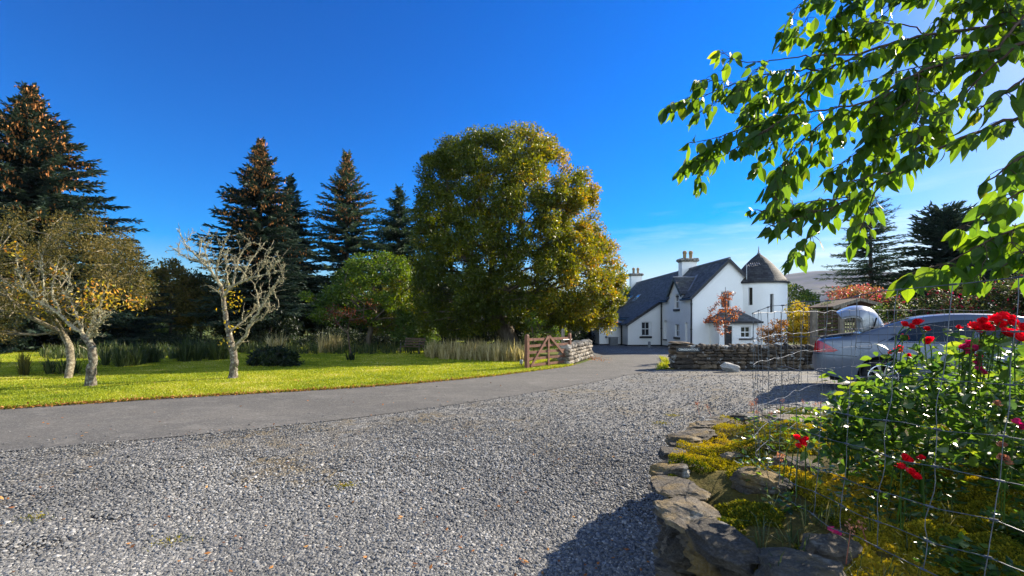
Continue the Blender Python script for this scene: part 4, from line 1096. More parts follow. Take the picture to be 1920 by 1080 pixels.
def grow(mb, trunk, clumps, r, rmin=.012, pw=.46, gain=.012, jitter=.12, n=5, sag=.0, tips=None):
    """limbs from a trunk line out to every clump centre, thicker where more hangs on them"""
    nodes = [np.array(p, float) for p in trunk]; par = [-1] + list(range(len(nodes) - 1))
    plen = list(np.concatenate([[0], np.cumsum(np.linalg.norm(np.diff(np.array(nodes), axis=0), axis=1))]))
    ntr = len(nodes)
    order = np.argsort(np.linalg.norm(clumps - nodes[-1], axis=1))
    first = max(1, int(ntr * .45))
    for ci in order:
        c = clumps[ci]; na = np.array(nodes)[first:]; d = np.linalg.norm(na - c, axis=1)
        cost = d + .30 * np.array(plen)[first:] + np.where(na[:, 2] > c[2] + .25, 1.0, 0)
        k = int(np.argmin(cost)) + first
        p = nodes[k]; dist = np.linalg.norm(c - p); steps = max(1, int(dist / .6)); prev = k
        side = r.normal(0, 1, 3); side[2] += .6
        for s in range(1, steps + 1):
            f = s / steps; q = p + (c - p) * f + side * jitter * dist * .5 * math.sin(math.pi * f) + np.array([0, 0, -sag * dist * f * f])
            nodes.append(q); par.append(prev); plen.append(plen[prev] + dist / steps); prev = len(nodes) - 1
    cnt = np.ones(len(nodes))
    for k in range(len(nodes) - 1, 0, -1): cnt[par[k]] += cnt[k]
    rad = rmin + gain * cnt ** pw
    kids = {}
    for k in range(1, len(nodes)): kids.setdefault(par[k], []).append(k)
    done = set()
    def chain(k0, k):
        line = [k0, k]
        while k in kids:
            ks = sorted(kids[k], key=lambda j: -cnt[j]); k = ks[0]; line.append(k)
        return line
    stack = [(0, kids[0][0])] if 0 in kids else []
    seen = set()
    while stack:
        k0, k1 = stack.pop()
        if k1 in seen: continue
        ln = chain(k0, k1)
        for a in ln[1:]: seen.add(a)
        rr = rad[ln].copy(); rr[0] = min(rr[0], rr[1] * 1.15) if k0 else rr[0]
        tube(mb, [nodes[a] for a in ln], rr, n if rr.max() < .06 else n + 3)
        for a in ln:
            for b in kids.get(a, []):
                if b not in seen: stack.append((a, b))
    return nodes, rad

def outline_points(poly_px, Y, depth, k, r, shell=.55, gaps=0.0):
    """scatter clump centres through the solid whose outline, seen from the drive, is poly_px at distance Y"""
    poly = np.array(poly_px, float); lo, hi = poly.min(0), poly.max(0); pts = []
    emax = None
    test = r.uniform(lo, hi, (4000, 2)); test = test[inside(poly, test[:, 0], test[:, 1])]; emax = edge_dist(poly, test[:, 0], test[:, 1]).max()
    while len(pts) < k:
        q = r.uniform(lo, hi, (k * 3, 2)); q = q[inside(poly, q[:, 0], q[:, 1])]
        e = edge_dist(poly, q[:, 0], q[:, 1]) / emax
        half = depth * np.sqrt(np.clip(1 - (1 - e) ** 2, 0, 1))
        u = r.uniform(-1, 1, len(q)); u = np.sign(u) * np.abs(u) ** shell
        y = Y + u * half
        for (px, py), yy in zip(q, y):
            if gaps and r.random() < 2.2 * gaps * max(0, math.sin(px / 23 + 2 * math.sin(py / 31 + yy)) * math.sin(py / 19 + 1.7 * yy)): continue
            pts.append([(px - 960) / F * yy, yy, EYE - (py - HZ) / F * yy])
    return np.array(pts[:k])

def leaf_clumps(mb, centres, per, rad, size, width, r, flat=.8, base=.5, spread=.16, droop=.2, hueby=None, cl_var=.16):
    k = len(centres); n_ = k * per
    cid = np.repeat(np.arange(k), per)
    off = r.normal(0, 1, (n_, 3)); off = unit(off) * (r.uniform(0, 1, (n_, 1)) ** .5) * np.array([1, 1, flat]) * (rad * r.uniform(.6, 1.3, k))[cid][:, None]
    C = centres[cid] + off
    D = unit(off) * .7 + r.normal(0, .6, (n_, 3)) + np.array([0, 0, -droop])
    N = r.normal(0, .7, (n_, 3)) + np.array([0, 0, .8])
    cb = r.normal(0, cl_var, k)[cid]
    a = base + cb + r.normal(0, spread, n_)
    if hueby is not None: a = a + hueby(C)
    leaf_quads(mb, C, D, N, size * r.uniform(.6, 1.3, n_), width * r.uniform(.7, 1.2, n_), np.clip(a, 0, 1))

def broadleaf(name, label, trunk, outline, Y, depth, k, per, rad, size, width, leaf, bark, seed, group=None, cat='tree', base=.45, spread=.16, hueby=None, shell=.55, gain=.012, rmin=.010, pw=.46, flat=.8, jitter=.12, droop=.2, extra=None, cl_var=.16, crown='crown', stem='trunk', gaps=0.0):
    r = np.random.default_rng(seed)
    t = thing(name, label, cat, trunk[0], group)
    cl = outline_points(outline, Y, depth, k, r, shell, gaps)
    if extra is not None: cl = np.vstack([cl, extra])
    mb = MB(); grow(mb, [list(p) for p in trunk], cl, r, rmin, pw, gain, jitter); mb.build(stem, M[bark], t, smooth=True)
    lm = MB(); leaf_clumps(lm, cl, per, rad, size, width, r, flat, base, spread, droop, hueby, cl_var); lm.build(crown, M[leaf], t)
    return t

def at_ground(px, Y, dz=0):
    x = (px - 960) / F * Y; return Vector((x, Y, float(gz(x, Y)) + dz))

# --- spruces beyond the lawn
CG = 'conifers beyond the lawn'
b = at_ground(57, 27); conifer('spruce_tree', 'broad tall spruce hung with rusty cones, rising behind the shrubby olive willow', b, 15.6, 5.2, 'spruce', 101, CG, cones=1.0, spire=SPI, dens=1.7, twig=.50, tw=.14, low=.05, droop=.5)
b = at_ground(489, 34); conifer('spruce_tree', 'dense dark spruce with orange cones in its top, standing behind the bare lichened tree', b, 15.3, 3.9, 'spruce', 102, CG, cones=1.0, spire=SPI, dens=1.35, twig=.50, tw=.16, low=.16)
b = at_ground(545, 39); conifer('spruce_tree', 'slim dark spruce pressed against the shoulder of the dense coned spruce', b, 14.3, 3.0, 'spruce', 103, CG, spire=SPI, dens=1.3, twig=.48, tw=.15, low=.12)
b = at_ground(650, 41); conifer('spruce_tree', 'open blue-green spruce with upswept bough tips, standing alone between the slim spruce and the larch', b, 17.0, 4.1, 'spruce_pale', 104, CG, cones=.8, spire=SPI, dens=1.05, twig=.55, tw=.15, low=.12, droop=.45, up=.5)
b = at_ground(748, 44); conifer('larch_tree', 'feathery green larch showing its top behind the round autumn tree', b, 14.8, 4.4, 'larch', 105, CG, spire=SPI, dens=1.1, twig=.6, tw=.15, low=.10, droop=.2, hang=.9)
b = at_ground(240, 33); conifer('spruce_tree', 'smaller spruce with drooping lower boughs at the skirt of the broad coned spruce', b, 7.2, 3.9, 'spruce', 106, CG, power=.8, dens=1.0, twig=.5, tw=.14, low=.1)
b = at_ground(-60, 33); conifer('spruce_tree', 'tall spruce cut by the edge of the picture behind the broad coned spruce', b, 13.0, 6.0, 'spruce', 107, CG, power=.8, dens=1.1, twig=.5, tw=.15, low=.1)
# --- conifers behind the garden hedge
CG2 = 'conifers behind the hedge'
b = at_ground(1633, 33); conifer('fir_tree', 'airy fir with level boughs and visible trunk standing behind the timber shelter', b, 10.4, 5.0, 'spruce_pale', 111, CG2, power=.75, dens=1.15, twig=.42, tw=.08, low=.16, droop=.15, gap=.85, hang=.5, trunk_r=.2)
b = at_ground(1770, 31); conifer('cypress_tree', 'dense dark cypress with ragged feathery top behind the red flowered hedge', b, 9.0, 4.3, 'spruce', 112, CG2, power=.5, dens=1.3, twig=.6, tw=.17, low=.08, droop=-.3, up=.9, hang=.1)
b = at_ground(1900, 27); conifer('cypress_tree', 'second dark cypress at the edge of the picture above the hedge', b, 6.6, 3.8, 'spruce', 113, CG2, power=.55, dens=1.2, twig=.55, tw=.16, low=.08, droop=-.2, up=.8, hang=.1)

# --- the big round autumn tree
maple_out = [(960, 236), (1000, 242), (1038, 268), (1062, 300), (1092, 318), (1112, 352), (1122, 395), (1128, 440), (1148, 480), (1162, 520), (1168, 560), (1150, 600), (1128, 622), (1090, 612), (1052, 618), (1015, 625), (985, 612), (950, 608), (900, 616), (860, 624), (815, 622), (790, 604), (778, 560), (780, 500), (786, 440), (780, 380), (782, 330), (800, 290), (828, 272), (868, 262), (900, 246)]
mt = [at_ground(968, 24), P(958, 640, 24), P(938, 600, 24), P(925, 565, 24), P(920, 530, 24), P(924, 480, 24), P(935, 420, 24)]
def maple_hue(C):    # golder to the right and towards the top, greener to the left
    return .30 * np.clip((C[:, 0] - .4) / 4.0, -.7, 1.0) + .14 * np.clip((C[:, 2] - 5) / 5, -1, 1) + .10 * np.sin(C[:, 0] * 1.1 + C[:, 2] * .9) * np.sin(C[:, 2] * 1.3 + C[:, 1])
broadleaf('autumn_tree', 'great round broadleaf tree turning from green to gold beside the timber gate', mt, maple_out, 24, 4.3, 860, 260, .50, .13, .08, 'maple', 'bark', 121, base=.30, spread=.19, hueby=maple_hue, shell=.42, gain=.0115, pw=.52, jitter=.16, cl_var=.12, gaps=.08)
# green tree behind it by the house
broadleaf('green_tree', 'small yellow-green tree between the great autumn tree and the slate roof', [at_ground(1152, 44), P(1152, 570, 44)], [(1140, 490), (1165, 500), (1178, 530), (1176, 560), (1150, 590), (1110, 590), (1110, 500)], 44, 1.8, 60, 120, .5, .2, .12, 'fresh_leaf', 'bark', 122)

# --- rowan on the lawn
row_out = [(625, 520), (640, 500), (662, 492), (676, 474), (700, 480), (722, 466), (740, 484), (768, 490), (776, 512), (796, 530), (788, 556), (806, 580), (786, 612), (750, 604), (720, 618), (690, 600), (655, 612), (620, 600), (572, 600), (590, 572), (566, 556), (605, 540)]
rt = [at_ground(690, 28.5), P(691, 635, 28.5), P(697, 610, 28.5), P(704, 585, 28.5), P(708, 560, 28.5)]
broadleaf('rowan_tree', 'spreading green rowan with several pale stems at the far side of the lawn', rt, row_out, 28.5, 3.0, 200, 110, .46, .18, .09, 'rowan', 'bark', 123, base=.38, gaps=.55, cl_var=.2, hueby=lambda C: .25 * np.clip((C[:, 0] + 8.6) / 2.5, -1, 1), gain=.013, shell=.5)
sap_out = [(612, 585), (650, 562), (690, 558), (705, 575), (690, 600), (660, 612), (625, 606)]
sp_ = [G(659, 677), P(656, 655, G(659, 677).y), P(652, 625, G(659, 677).y), P(655, 600, G(659, 677).y)]
broadleaf('red_sapling', 'thin sapling with dull red leaves in front of the pale stemmed rowan', sp_, sap_out, G(659, 677).y, .9, 20, 24, .30, .09, .05, 'copper_leaf', 'dark_twig', 124, base=.05, spread=.1, gain=.006)
mb = MB(); sg_ = G(659, 677)
k = 60; leaf_quads(mb, np.c_[sg_.x + rng.normal(0, .08, k), sg_.y + rng.normal(0, .08, k), np.full(k, sg_.z)], np.c_[rng.normal(0, .25, (k, 2)), np.ones(k)], rng.normal(0, 1, (k, 3)), rng.uniform(.2, .5, k), .05, rng.uniform(0, .6, k)); tag(mb.build('weed_tuft', M['dark_leaf']), 'dark tuft of weeds round the foot of the red sapling', 'weeds')
bush_out = [(742, 600), (765, 578), (800, 590), (815, 610), (818, 640), (800, 660), (760, 660), (742, 640)]
broadleaf('leafy_bush', 'bright green leafy bush behind the garden bench', [at_ground(778, 27), P(778, 640, 27)], bush_out, 27, 1.4, 60, 110, .34, .15, .10, 'fresh_leaf', 'bark', 125, cat='bush', gain=.008, base=.4)

# --- willow-like tree in olive brown twigs
wy = 13.6
M['willow_bark'] = simple('willow_bark', [(0, (.06, .05, .035)), (.6, (.17, .145, .095)), (1, (.30, .27, .19))], 16, .95, .8, .02, 45, .1)
wil_out = [(-160, 420), (-60, 400), (-10, 392), (30, 402), (70, 396), (105, 406), (140, 400), (165, 408), (190, 402), (212, 425), (240, 432), (250, 470), (282, 490), (270, 520), (285, 555), (262, 575), (252, 606), (210, 600), (180, 622), (140, 606), (110, 628), (60, 615), (20, 640), (-40, 622), (-120, 640), (-200, 560)]
wt = [G(127, 712), P(133, 680, 12.6), P(130, 648, 12.8), P(118, 625, 13.1), P(95, 590, wy), P(75, 540, wy)]
broadleaf('willow_tree', 'wide twiggy olive brown willow with a grey trunk behind the yellow leaved apple tree', wt, wil_out, wy, 2.6, 330, 120, .34, .085, .03, 'willow', 'willow_bark', 126, base=.45, spread=.2, cl_var=.24, gaps=1.1, gain=.0056, rmin=.0065, jitter=.22, shell=.6)

# --- lichen covered fruit trees on the lawn
def twig_tree(name, label, limbs, Yb, seed, leaf_spots, leafname, zscale=.35, twl=.42, tw_n=1.0, r_trunk=.13, lichen=True):
    """limbs: list of (picture polyline, radius at start, radius at end, depth drift)"""
    r = np.random.default_rng(seed)
    b0 = G(*limbs[0][0][0]); t = thing(name, label, 'tree', b0)
    tk, br, lich = MB(), MB(), MB()
    for li, (px, ra, rb, drift) in enumerate(limbs):
        Y0 = Yb + (limbs[li][4] if len(limbs[li]) > 4 else 0) if False else Yb
        m = len(px); pts = []
        for k_, (x, y) in enumerate(px): pts.append(P(x, y, Yb + drift * (k_ / max(1, m - 1)) ** 1.2 * 1.0))
        if li == 0: pts[0] = b0
        pts = smooth_pts(pts, 2); pts = resample(pts, .07); pts[1:-1] += r.normal(0, .010, pts[1:-1].shape)
        rad = (np.linspace(ra, rb, len(pts)) * (.98 if li == 0 else .80)) * r.uniform(.9, 1.12, len(pts))
        if li == 0: rad[:4] *= np.linspace(1.35, 1.02, 4)[:len(rad[:4])]
        tube(tk if li == 0 else br, pts, rad, 9 if ra > .05 else 6)
        # side twigs
        L = len(pts) * .07; nt_ = int(L * 8 * tw_n) if li else int(L * 1.5)
        for _ in range(nt_):
            i = int(r.uniform(.25 if li == 0 else .12, 1) * (len(pts) - 1)); i = min(max(i, 1), len(pts) - 2)
            tg = unit(pts[i + 1] - pts[i - 1]); s = r.normal(0, 1, 3); s[1] *= .7; d = unit(tg * .55 + unit(s) * .9 + np.array([0, 0, .45]))
            ln = twl * r.uniform(.25, 1.1); q = [pts[i]]; dd = d.copy()
            for _k in range(5): dd = unit(dd + r.normal(0, .22, 3) + np.array([0, 0, .06])); q.append(q[-1] + dd * ln / 5)
            tube(br, q, np.linspace(max(.007, rad[i] * .38), .0045, 6), 4)
            for _k in range(r.integers(1, 4)):
                j = r.integers(2, 6); e = unit(dd + r.normal(0, .7, 3)); tube(br, [q[j], q[j] + e * ln * .16, q[j] + e * ln * .26 + np.array([0, 0, .02])], [.006, .0045, .003], 4)
            if lichen:
                for j in range(1, 6):
                    if r.random() < .6:
                        kk = r.integers(2, 6); c = np.array(q[j]) + r.normal(0, .008, (kk, 3))
                        leaf_quads(lich, c, r.normal(0, 1, (kk, 3)), r.normal(0, 1, (kk, 3)), r.uniform(.018, .045, kk), r.uniform(.014, .03, kk), r.uniform(.2, .9, kk))
        if lichen and li:
            kk = int(len(pts) * 3.5); idx = r.integers(0, len(pts), kk); off = unit(r.normal(0, 1, (kk, 3))); c = pts[idx] + off * rad[idx][:, None]
            leaf_quads(lich, c, off + r.normal(0, .5, (kk, 3)), r.normal(0, 1, (kk, 3)), r.uniform(.02, .055, kk), r.uniform(.015, .035, kk), r.uniform(.2, .9, kk))
    tk.build('trunk', M['lichen_bark'], t, smooth=True); br.build('branches', M['lichen_twig'], t, smooth=True)
    lich.build('lichen', M['lichen_leaf'], t)
    lm = MB()
    for (x, y, s_, n_, dy) in leaf_spots:
        c = np.array(list(P(x, y, Yb + dy))) + r.normal(0, 1, (n_, 3)) * s_ * np.array([1, .8, .8])
        leaf_quads(lm, c, r.normal(0, .8, (n_, 3)) + np.array([0, -.2, -.5]), r.normal(0, .8, (n_, 3)) + np.array([0, -.4, .5]), r.uniform(.06, .11, n_), r.uniform(.03, .055, n_), r.uniform(0, 1, n_))
    lm.build('leaves', M[leafname], t)
    return t
M['lichen_leaf'] = leafmat('lichen_leaf', [(0, (.10, .095, .05)), (.5, (.24, .23, .14)), (1, (.44, .43, .29))], .2, .9, .1)
yb = G(437, 712).y
bare = [
 ([(436.5, 712), (438.5, 690), (439, 673), (433, 644), (429, 621), (423, 592), (419, 561), (415, 535)], .105, .046, 0.1),
 ([(439, 655), (450, 640), (463.5, 627), (470, 606), (492, 575), (506.6, 546), (520, 530), (532, 520)], .065, .016, -.5),
 ([(471, 606.6), (492, 598), (504, 578), (503, 570)], .035, .012, -.2), ([(433, 622), (450, 606), (469, 592), (489, 572)], .04, .018, .45), ([(486, 582), (483, 555), (477, 532), (468, 522)], .028, .010, .2),
 ([(502, 556), (512, 545), (516, 548), (518, 561)], .018, .008, -.2),
 ([(415, 538), (402, 518), (389, 500), (372, 484), (360, 472), (345, 455), (334, 430)], .05, .010, .6), ([(389, 500), (377, 492), (350, 484), (330, 470), (318, 462)], .026, .008, .9), ([(408, 528), (404, 505), (415, 472), (426, 443), (432, 436)], .034, .010, -.3),
 ([(419, 557), (430, 543), (443, 532), (462, 525), (481, 518), (505, 513), (527, 509), (532, 497.5)], .048, .011, -.6), ([(436, 537), (440, 515), (446, 488), (455, 470), (462, 457), (475, 454)], .034, .009, .3), ([(450, 529), (460, 510), (469, 490), (485, 470), (500, 452)], .030, .008, .7),
 ([(482, 518), (490, 500), (498, 486), (508, 468)], .026, .008, -.5), ([(500, 514), (512, 500), (524, 488)], .020, .008, -.8), ([(430, 543), (425, 515), (424, 490), (428, 465)], .026, .008, .9), ([(372, 484), (376, 462), (380, 445), (396, 440)], .022, .007, .4), ([(398, 512), (385, 480), (386, 455)], .020, .007, 1.0),
 ([(415, 548), (404, 545), (393, 546)], .020, .012, -.1), ([(345, 455), (355, 450), (356, 440)], .012, .006, .3), ([(462, 525), (456, 508), (444, 500)], .02, .008, -.4)]
twig_tree('bare_tree', 'nearly leafless pale lichen covered tree standing alone in the sun on the lawn', bare, yb, 131, [(430, 560, .16, 30, .0), (440, 575, .16, 26, -.1), (436, 545, .12, 16, .0), (432, 615, .10, 12, -.1), (424, 640, .07, 12, -.1)], 'yellow_leaf', twl=.46, tw_n=1.1)
yb = G(169, 727).y
apple = [
 ([(169, 727), (170, 712), (170.5, 700.6), (173, 685), (175, 671), (173, 655), (168, 641), (157, 629.6)], .125, .085, 0.0),
 ([(160, 632), (145, 618), (130, 609), (112.6, 588), (95, 577), (80, 570), (60, 556), (44, 541), (30, 526)], .075, .016, .3), ([(164, 634), (166, 618), (174, 604), (178, 580)], .045, .016, -.2), ([(168, 634), (178, 620), (190, 605), (207, 584)], .05, .016, -.5), ([(168, 636), (180, 626), (180, 612), (172, 600)], .035, .015, -.5),
 ([(156, 628), (148, 600), (140, 580), (128, 555), (118, 548)], .045, .014, .5), ([(112, 588), (104, 565), (94, 545), (102, 520), (109, 490)], .034, .014, .2), ([(112, 560), (124, 550), (136, 538)], .034, .012, -.1), ([(134, 535), (128, 520), (120, 505)], .024, .010, .2),
 ([(44, 541), (36, 515), (31, 495), (32, 478)], .018, .009, .3), ([(80, 570), (84, 535), (80, 500), (78, 478)], .024, .011, .6), ([(60, 556), (52, 540), (28, 545)], .018, .008, .1), ([(178, 600), (186, 570), (196, 545)], .024, .009, -.3), ([(190, 604), (186, 585), (176, 560), (165, 540)], .024, .009, .4)]
twig_tree('apple_tree', 'crooked lichened apple tree with yellow and orange leaves nearest the drive edge', [(p, a * .82, b_ * .85, d) for p, a, b_, d in apple], yb, 132, [(30, 468, .13, 40, .3), (45, 480, .12, 24, .3), (190, 545, .22, 90, -.2), (178, 565, .2, 50, -.2), (205, 555, .15, 40, -.3), (255, 568, .14, 40, .0), (68, 555, .22, 46, .2), (75, 570, .2, 40, .2), (110, 512, .14, 30, .2), (40, 532, .16, 30, .3), (140, 570, .2, 30, .0), (165, 590, .2, 36, -.1), (55, 505, .2, 24, .3)], 'orange_yellow', twl=.34, tw_n=1.2) if False else None
M['orange_yellow'] = leafmat('orange_yellow', [(0, (.20, .20, .02)), (.4, (.48, .33, .02)), (.8, (.55, .27, .03)), (1, (.45, .16, .03))], .4, .5, .3, tval=1.3, thue=.5)
twig_tree('apple_tree', 'crooked lichened apple tree with yellow and orange leaves and a bent trunk', [(p, a * .82, b_ * .85, d) for p, a, b_, d in apple], yb, 132, [(30, 468, .13, 40, .3), (45, 480, .12, 24, .3), (190, 545, .22, 90, -.2), (178, 565, .2, 50, -.2), (205, 555, .15, 40, -.3), (255, 568, .14, 40, .0), (68, 555, .22, 46, .2), (75, 570, .2, 40, .2), (110, 512, .14, 30, .2), (40, 532, .16, 30, .3), (140, 570, .2, 30, .0), (165, 590, .2, 36, -.1), (55, 505, .2, 24, .3)], 'orange_yellow', twl=.34, tw_n=1.2)

# --- trees and bushes behind the lawn
BG = 'bushes in the shade behind the lawn'
def bgtree(px, Y, wpx, top, bot, leaf, seed, label, k=70, per=100, size=.24, name='hedgerow_tree', cat='tree', group=BG, base=.4):
    h = wpx / 2
    out = [(px - h, (top + bot) / 2), (px - h * .8, top + (bot - top) * .2), (px - h * .3, top + 4), (px + h * .2, top), (px + h * .75, top + (bot - top) * .18), (px + h, (top + bot) / 2), (px + h * .85, bot), (px, bot + 3), (px - h * .9, bot)]
    broadleaf(name, label, [at_ground(px, Y), P(px + 3, (bot + HZ) / 2 if bot > HZ else bot, Y), P(px, (top + bot) / 2, Y)], out, Y, wpx / F * Y * .4, k, per, .55, size, size * .55, leaf, 'bark', seed, group, cat, base=base, gain=.011)
bgtree(318, 36, 120, 492, 600, 'hazel', 141, 'olive brown hazel tree under the gap of sky between the big conifers')
bgtree(375, 37, 90, 520, 612, 'hazel', 142, 'darker hazel tree tucked behind the bare lichened tree', base=.15)
bgtree(215, 34, 130, 540, 622, 'hazel', 143, 'mottled hedge tree in the shade behind the bent apple tree', base=.25)
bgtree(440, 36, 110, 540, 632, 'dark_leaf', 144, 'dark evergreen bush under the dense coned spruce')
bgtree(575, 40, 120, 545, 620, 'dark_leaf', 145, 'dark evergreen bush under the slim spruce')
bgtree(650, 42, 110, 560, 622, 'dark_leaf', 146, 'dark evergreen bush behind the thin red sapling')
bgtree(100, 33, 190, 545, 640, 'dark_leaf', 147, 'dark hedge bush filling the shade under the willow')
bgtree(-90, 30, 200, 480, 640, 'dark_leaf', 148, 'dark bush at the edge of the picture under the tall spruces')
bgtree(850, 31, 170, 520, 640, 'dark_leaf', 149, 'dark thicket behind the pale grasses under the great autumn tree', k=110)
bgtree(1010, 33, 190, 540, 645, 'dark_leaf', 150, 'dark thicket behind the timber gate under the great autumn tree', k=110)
bgtree(750, 38, 120, 540, 625, 'hazel', 151, 'olive bush between the rowan and the great autumn tree', base=.2)
bgtree(505, 33, 100, 585, 628, 'dark_leaf', 152, 'low dark bush with the spruce trunk rising through it', k=40, base=.3)
bgtree(-20, 40, 150, 500, 625, 'rowan', 153, 'dull green tree glimpsed through the twigs of the willow', base=.1)
bgtree(165, 41, 120, 505, 620, 'hazel', 154, 'olive tree whose top shows over the willow shoulder', base=.3)
bgtree(268, 44, 110, 505, 622, 'rowan', 155, 'green tree in the gap between willow and hazel', base=.1)
bgtree(345, 46, 100, 515, 625, 'larch', 156, 'dusky green tree behind the olive brown hazel')
bgtree(420, 45, 110, 520, 625, 'larch', 157, 'dusky green tree behind the upper limbs of the bare lichened tree')
bgtree(600, 50, 120, 530, 622, 'larch', 158, 'dusky green tree between the slim spruce and the rowan crown')
bgtree(700, 52, 120, 520, 622, 'larch', 159, 'dusky green tree hidden behind the rowan crown')
bgtree(910, 40, 160, 520, 640, 'hazel', 162, 'shaded olive tree behind the trunk of the great autumn tree', base=.15)
bgtree(1075, 38, 120, 560, 645, 'dark_leaf', 163, 'dark bush over the pale wall beside the timber gate')
# far wood that reads as one mass
r_ = np.random.default_rng(160)
mb = MB(); C = []
for px in np.arange(-700, 1160, 6):
    Y = r_.uniform(62, 78); hgt = r_.uniform(4.2, 7.5)
    for k in range(3):
        x = (px + r_.normal(0, 10) - 960) / F * Y; C.append([x, Y + r_.normal(0, 1), float(gz(x, Y)) + hgt * r_.uniform(.2, 1)])
leaf_clumps(mb, np.array(C), 60, 1.3, .5, .3, r_, base=.35)
tag(mb.build('far_wood', M['hazel']), 'mass of far trees closing the view behind the lawn', 'woodland', kind='stuff')

# low dark laurel bush on the lawn
lb = G(512, 688)
lout = [(468, 676), (480, 660), (505, 653), (535, 656), (556, 668), (560, 686), (540, 692), (490, 692), (470, 688)]
broadleaf('laurel_bush', 'low dark glossy bush on the lawn beside the bare lichened tree', [lb, lb + Vector((0, 0, .25))], lout, lb.y + .3, .9, 70, 60, .16, .13, .075, 'dark_leaf', 'bark', 161, cat='bush', gain=.004, base=.55)

# --- reeds, rushes and tall grass
def tuft(mb, c, n_, h, spread, wdt, r, a0, a1, arch=.5):
    c = np.array(list(c)); az = r.uniform(0, 6.283, n_); o = np.stack([np.cos(az), np.sin(az), np.zeros(n_)], 1)
    hh = h * r.uniform(.30, 1.2, n_); ln = r.uniform(.1, 1, n_) * spread
    b0 = c + o * r.uniform(0, .18, (n_, 1)) * spread
    s = np.stack([-o[:, 1], o[:, 0], np.zeros(n_)], 1); s = unit(s + r.normal(0, .4, s.shape) * [1, 1, 0]); up_ = np.array([0, 0, 1.])
    m1 = b0 + o * (ln * .35)[:, None] + up_ * (hh * .6)[:, None]; tp = b0 + o * ln[:, None] + up_ * (hh * (1 - arch * ln / max(spread, 1e-6) * .55))[:, None]
    w_ = wdt * r.uniform(.6, 1.3, n_)[:, None]
    V = np.stack([b0 - s * w_ / 2, b0 + s * w_ / 2, m1 + s * w_ * .42, m1 - s * w_ * .42, tp], 1).reshape(-1, 3)
    i = np.arange(n_) * 5
    a = r.uniform(a0, a1, n_)
    mb.add(V, np.stack([i, i + 1, i + 2, i + 3], 1), a); mb.f.append(np.stack([i + 3, i + 2, i + 4], 1) + mb.n - len(V)); mb.a.append(a); mb.m.append(np.zeros(n_, int))
r_ = np.random.default_rng(171)
RG = 'rush clumps in the shade'
for k, (px, py, h, sp, lab) in enumerate([(400, 676, 1.15, .75, 'arching dark rush clump just behind the bare lichened tree'), (360, 679, 1.1, .7, 'dark rush clump between the bent apple tree and the bare tree'), (250, 684, 1.0, .7, 'dark rush clump close behind the trunk of the bent apple tree'), (295, 682, .9, .6, 'shorter rush clump in the shade midway between the two fruit trees'), (215, 690, .8, .5, 'rush clump between the willow trunk and the apple trunk'), (530, 668, 1.2, .8, 'rush clump with pale blades behind the low dark bush'), (625, 662, 1.3, .9, 'tall pale rush clump near the thin red sapling'), (95, 704, .55, .4, 'small rush clump beside the grey willow trunk')]):
    mb = MB(); c = G(px, py)
    for j in range(5): tuft(mb, c + Vector((r_.normal(0, .35), r_.normal(0, .2), 0)), 60, h, sp, .03, r_, 0, .75 if k < 5 else 1, .7)
    tag(mb.build('rush_clump', M['rush'] if k < 5 or k == 7 else M['straw']), lab, 'rushes', RG)
mb = MB(); c = G(30, 706)
for j in range(4): tuft(mb, c + Vector((r_.normal(0, .25), r_.normal(0, .15), 0)), 60, .75, .25, .02, r_, 0, .5, .3)
tag(mb.build('dock_plant', M['hazel']), 'dried brown dock plant in the grass at the far side of the lawn', 'plant')
mb = MB(); tot = 0
for px in np.arange(800, 985, 2.2):
    for Y in r_.uniform(18.2, 23.5, 5):
        if Y < 17.5 + (985 - px) / 200 * 2.6: continue
        tuft(mb, at_ground(px, Y), 14, r_.uniform(.5, 1.0), .35, .03, r_, 0, 1, .6)
tag(mb.build('tall_grass', M['straw']), 'pale dry uncut grass under the great autumn tree', 'grass', kind='stuff')
mb = MB()
for px in np.arange(80, 790, 5):
    for j in range(5):
        Y = r_.uniform(23, 32) if px > 420 else r_.uniform(19.5, 26); tuft(mb, at_ground(px, Y), 12, r_.uniform(.3, .75), .35, .035, r_, 0, .9, .6)
tag(mb.build('rough_grass', M['rush']), 'rough dark grass along the far side of the lawn', 'grass', kind='stuff')
C = []
for px in np.arange(-60, 830, 4.5):
    Y = r_.uniform(30.5, 33.5); x = (px - 960) / F * Y; hh = .55 + .45 * math.sin(px / 37) * math.sin(px / 61 + 1) + r_.uniform(0, .4)
    for k in range(3): C.append([x, Y + r_.normal(0, .4), float(gz(x, Y)) + hh * r_.uniform(.1, 1)])
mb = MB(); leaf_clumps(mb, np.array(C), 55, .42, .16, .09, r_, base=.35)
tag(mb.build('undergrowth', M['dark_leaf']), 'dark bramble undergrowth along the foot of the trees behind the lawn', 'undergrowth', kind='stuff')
# shrub by the gate and grasses at its foot
broadleaf('gate_shrub', 'thin shrub with small yellowing leaves just behind the timber gate', [at_ground(1000, 19.5), P(1000, 640, 19.5)], [(985, 598), (1000, 582), (1018, 600), (1030, 615), (1060, 618), (1062, 636), (1020, 660), (990, 650)], 19.5, .6, 40, 60, .2, .08, .05, 'rowan', 'dark_twig', 172, cat='bush', gain=.005, base=.6)

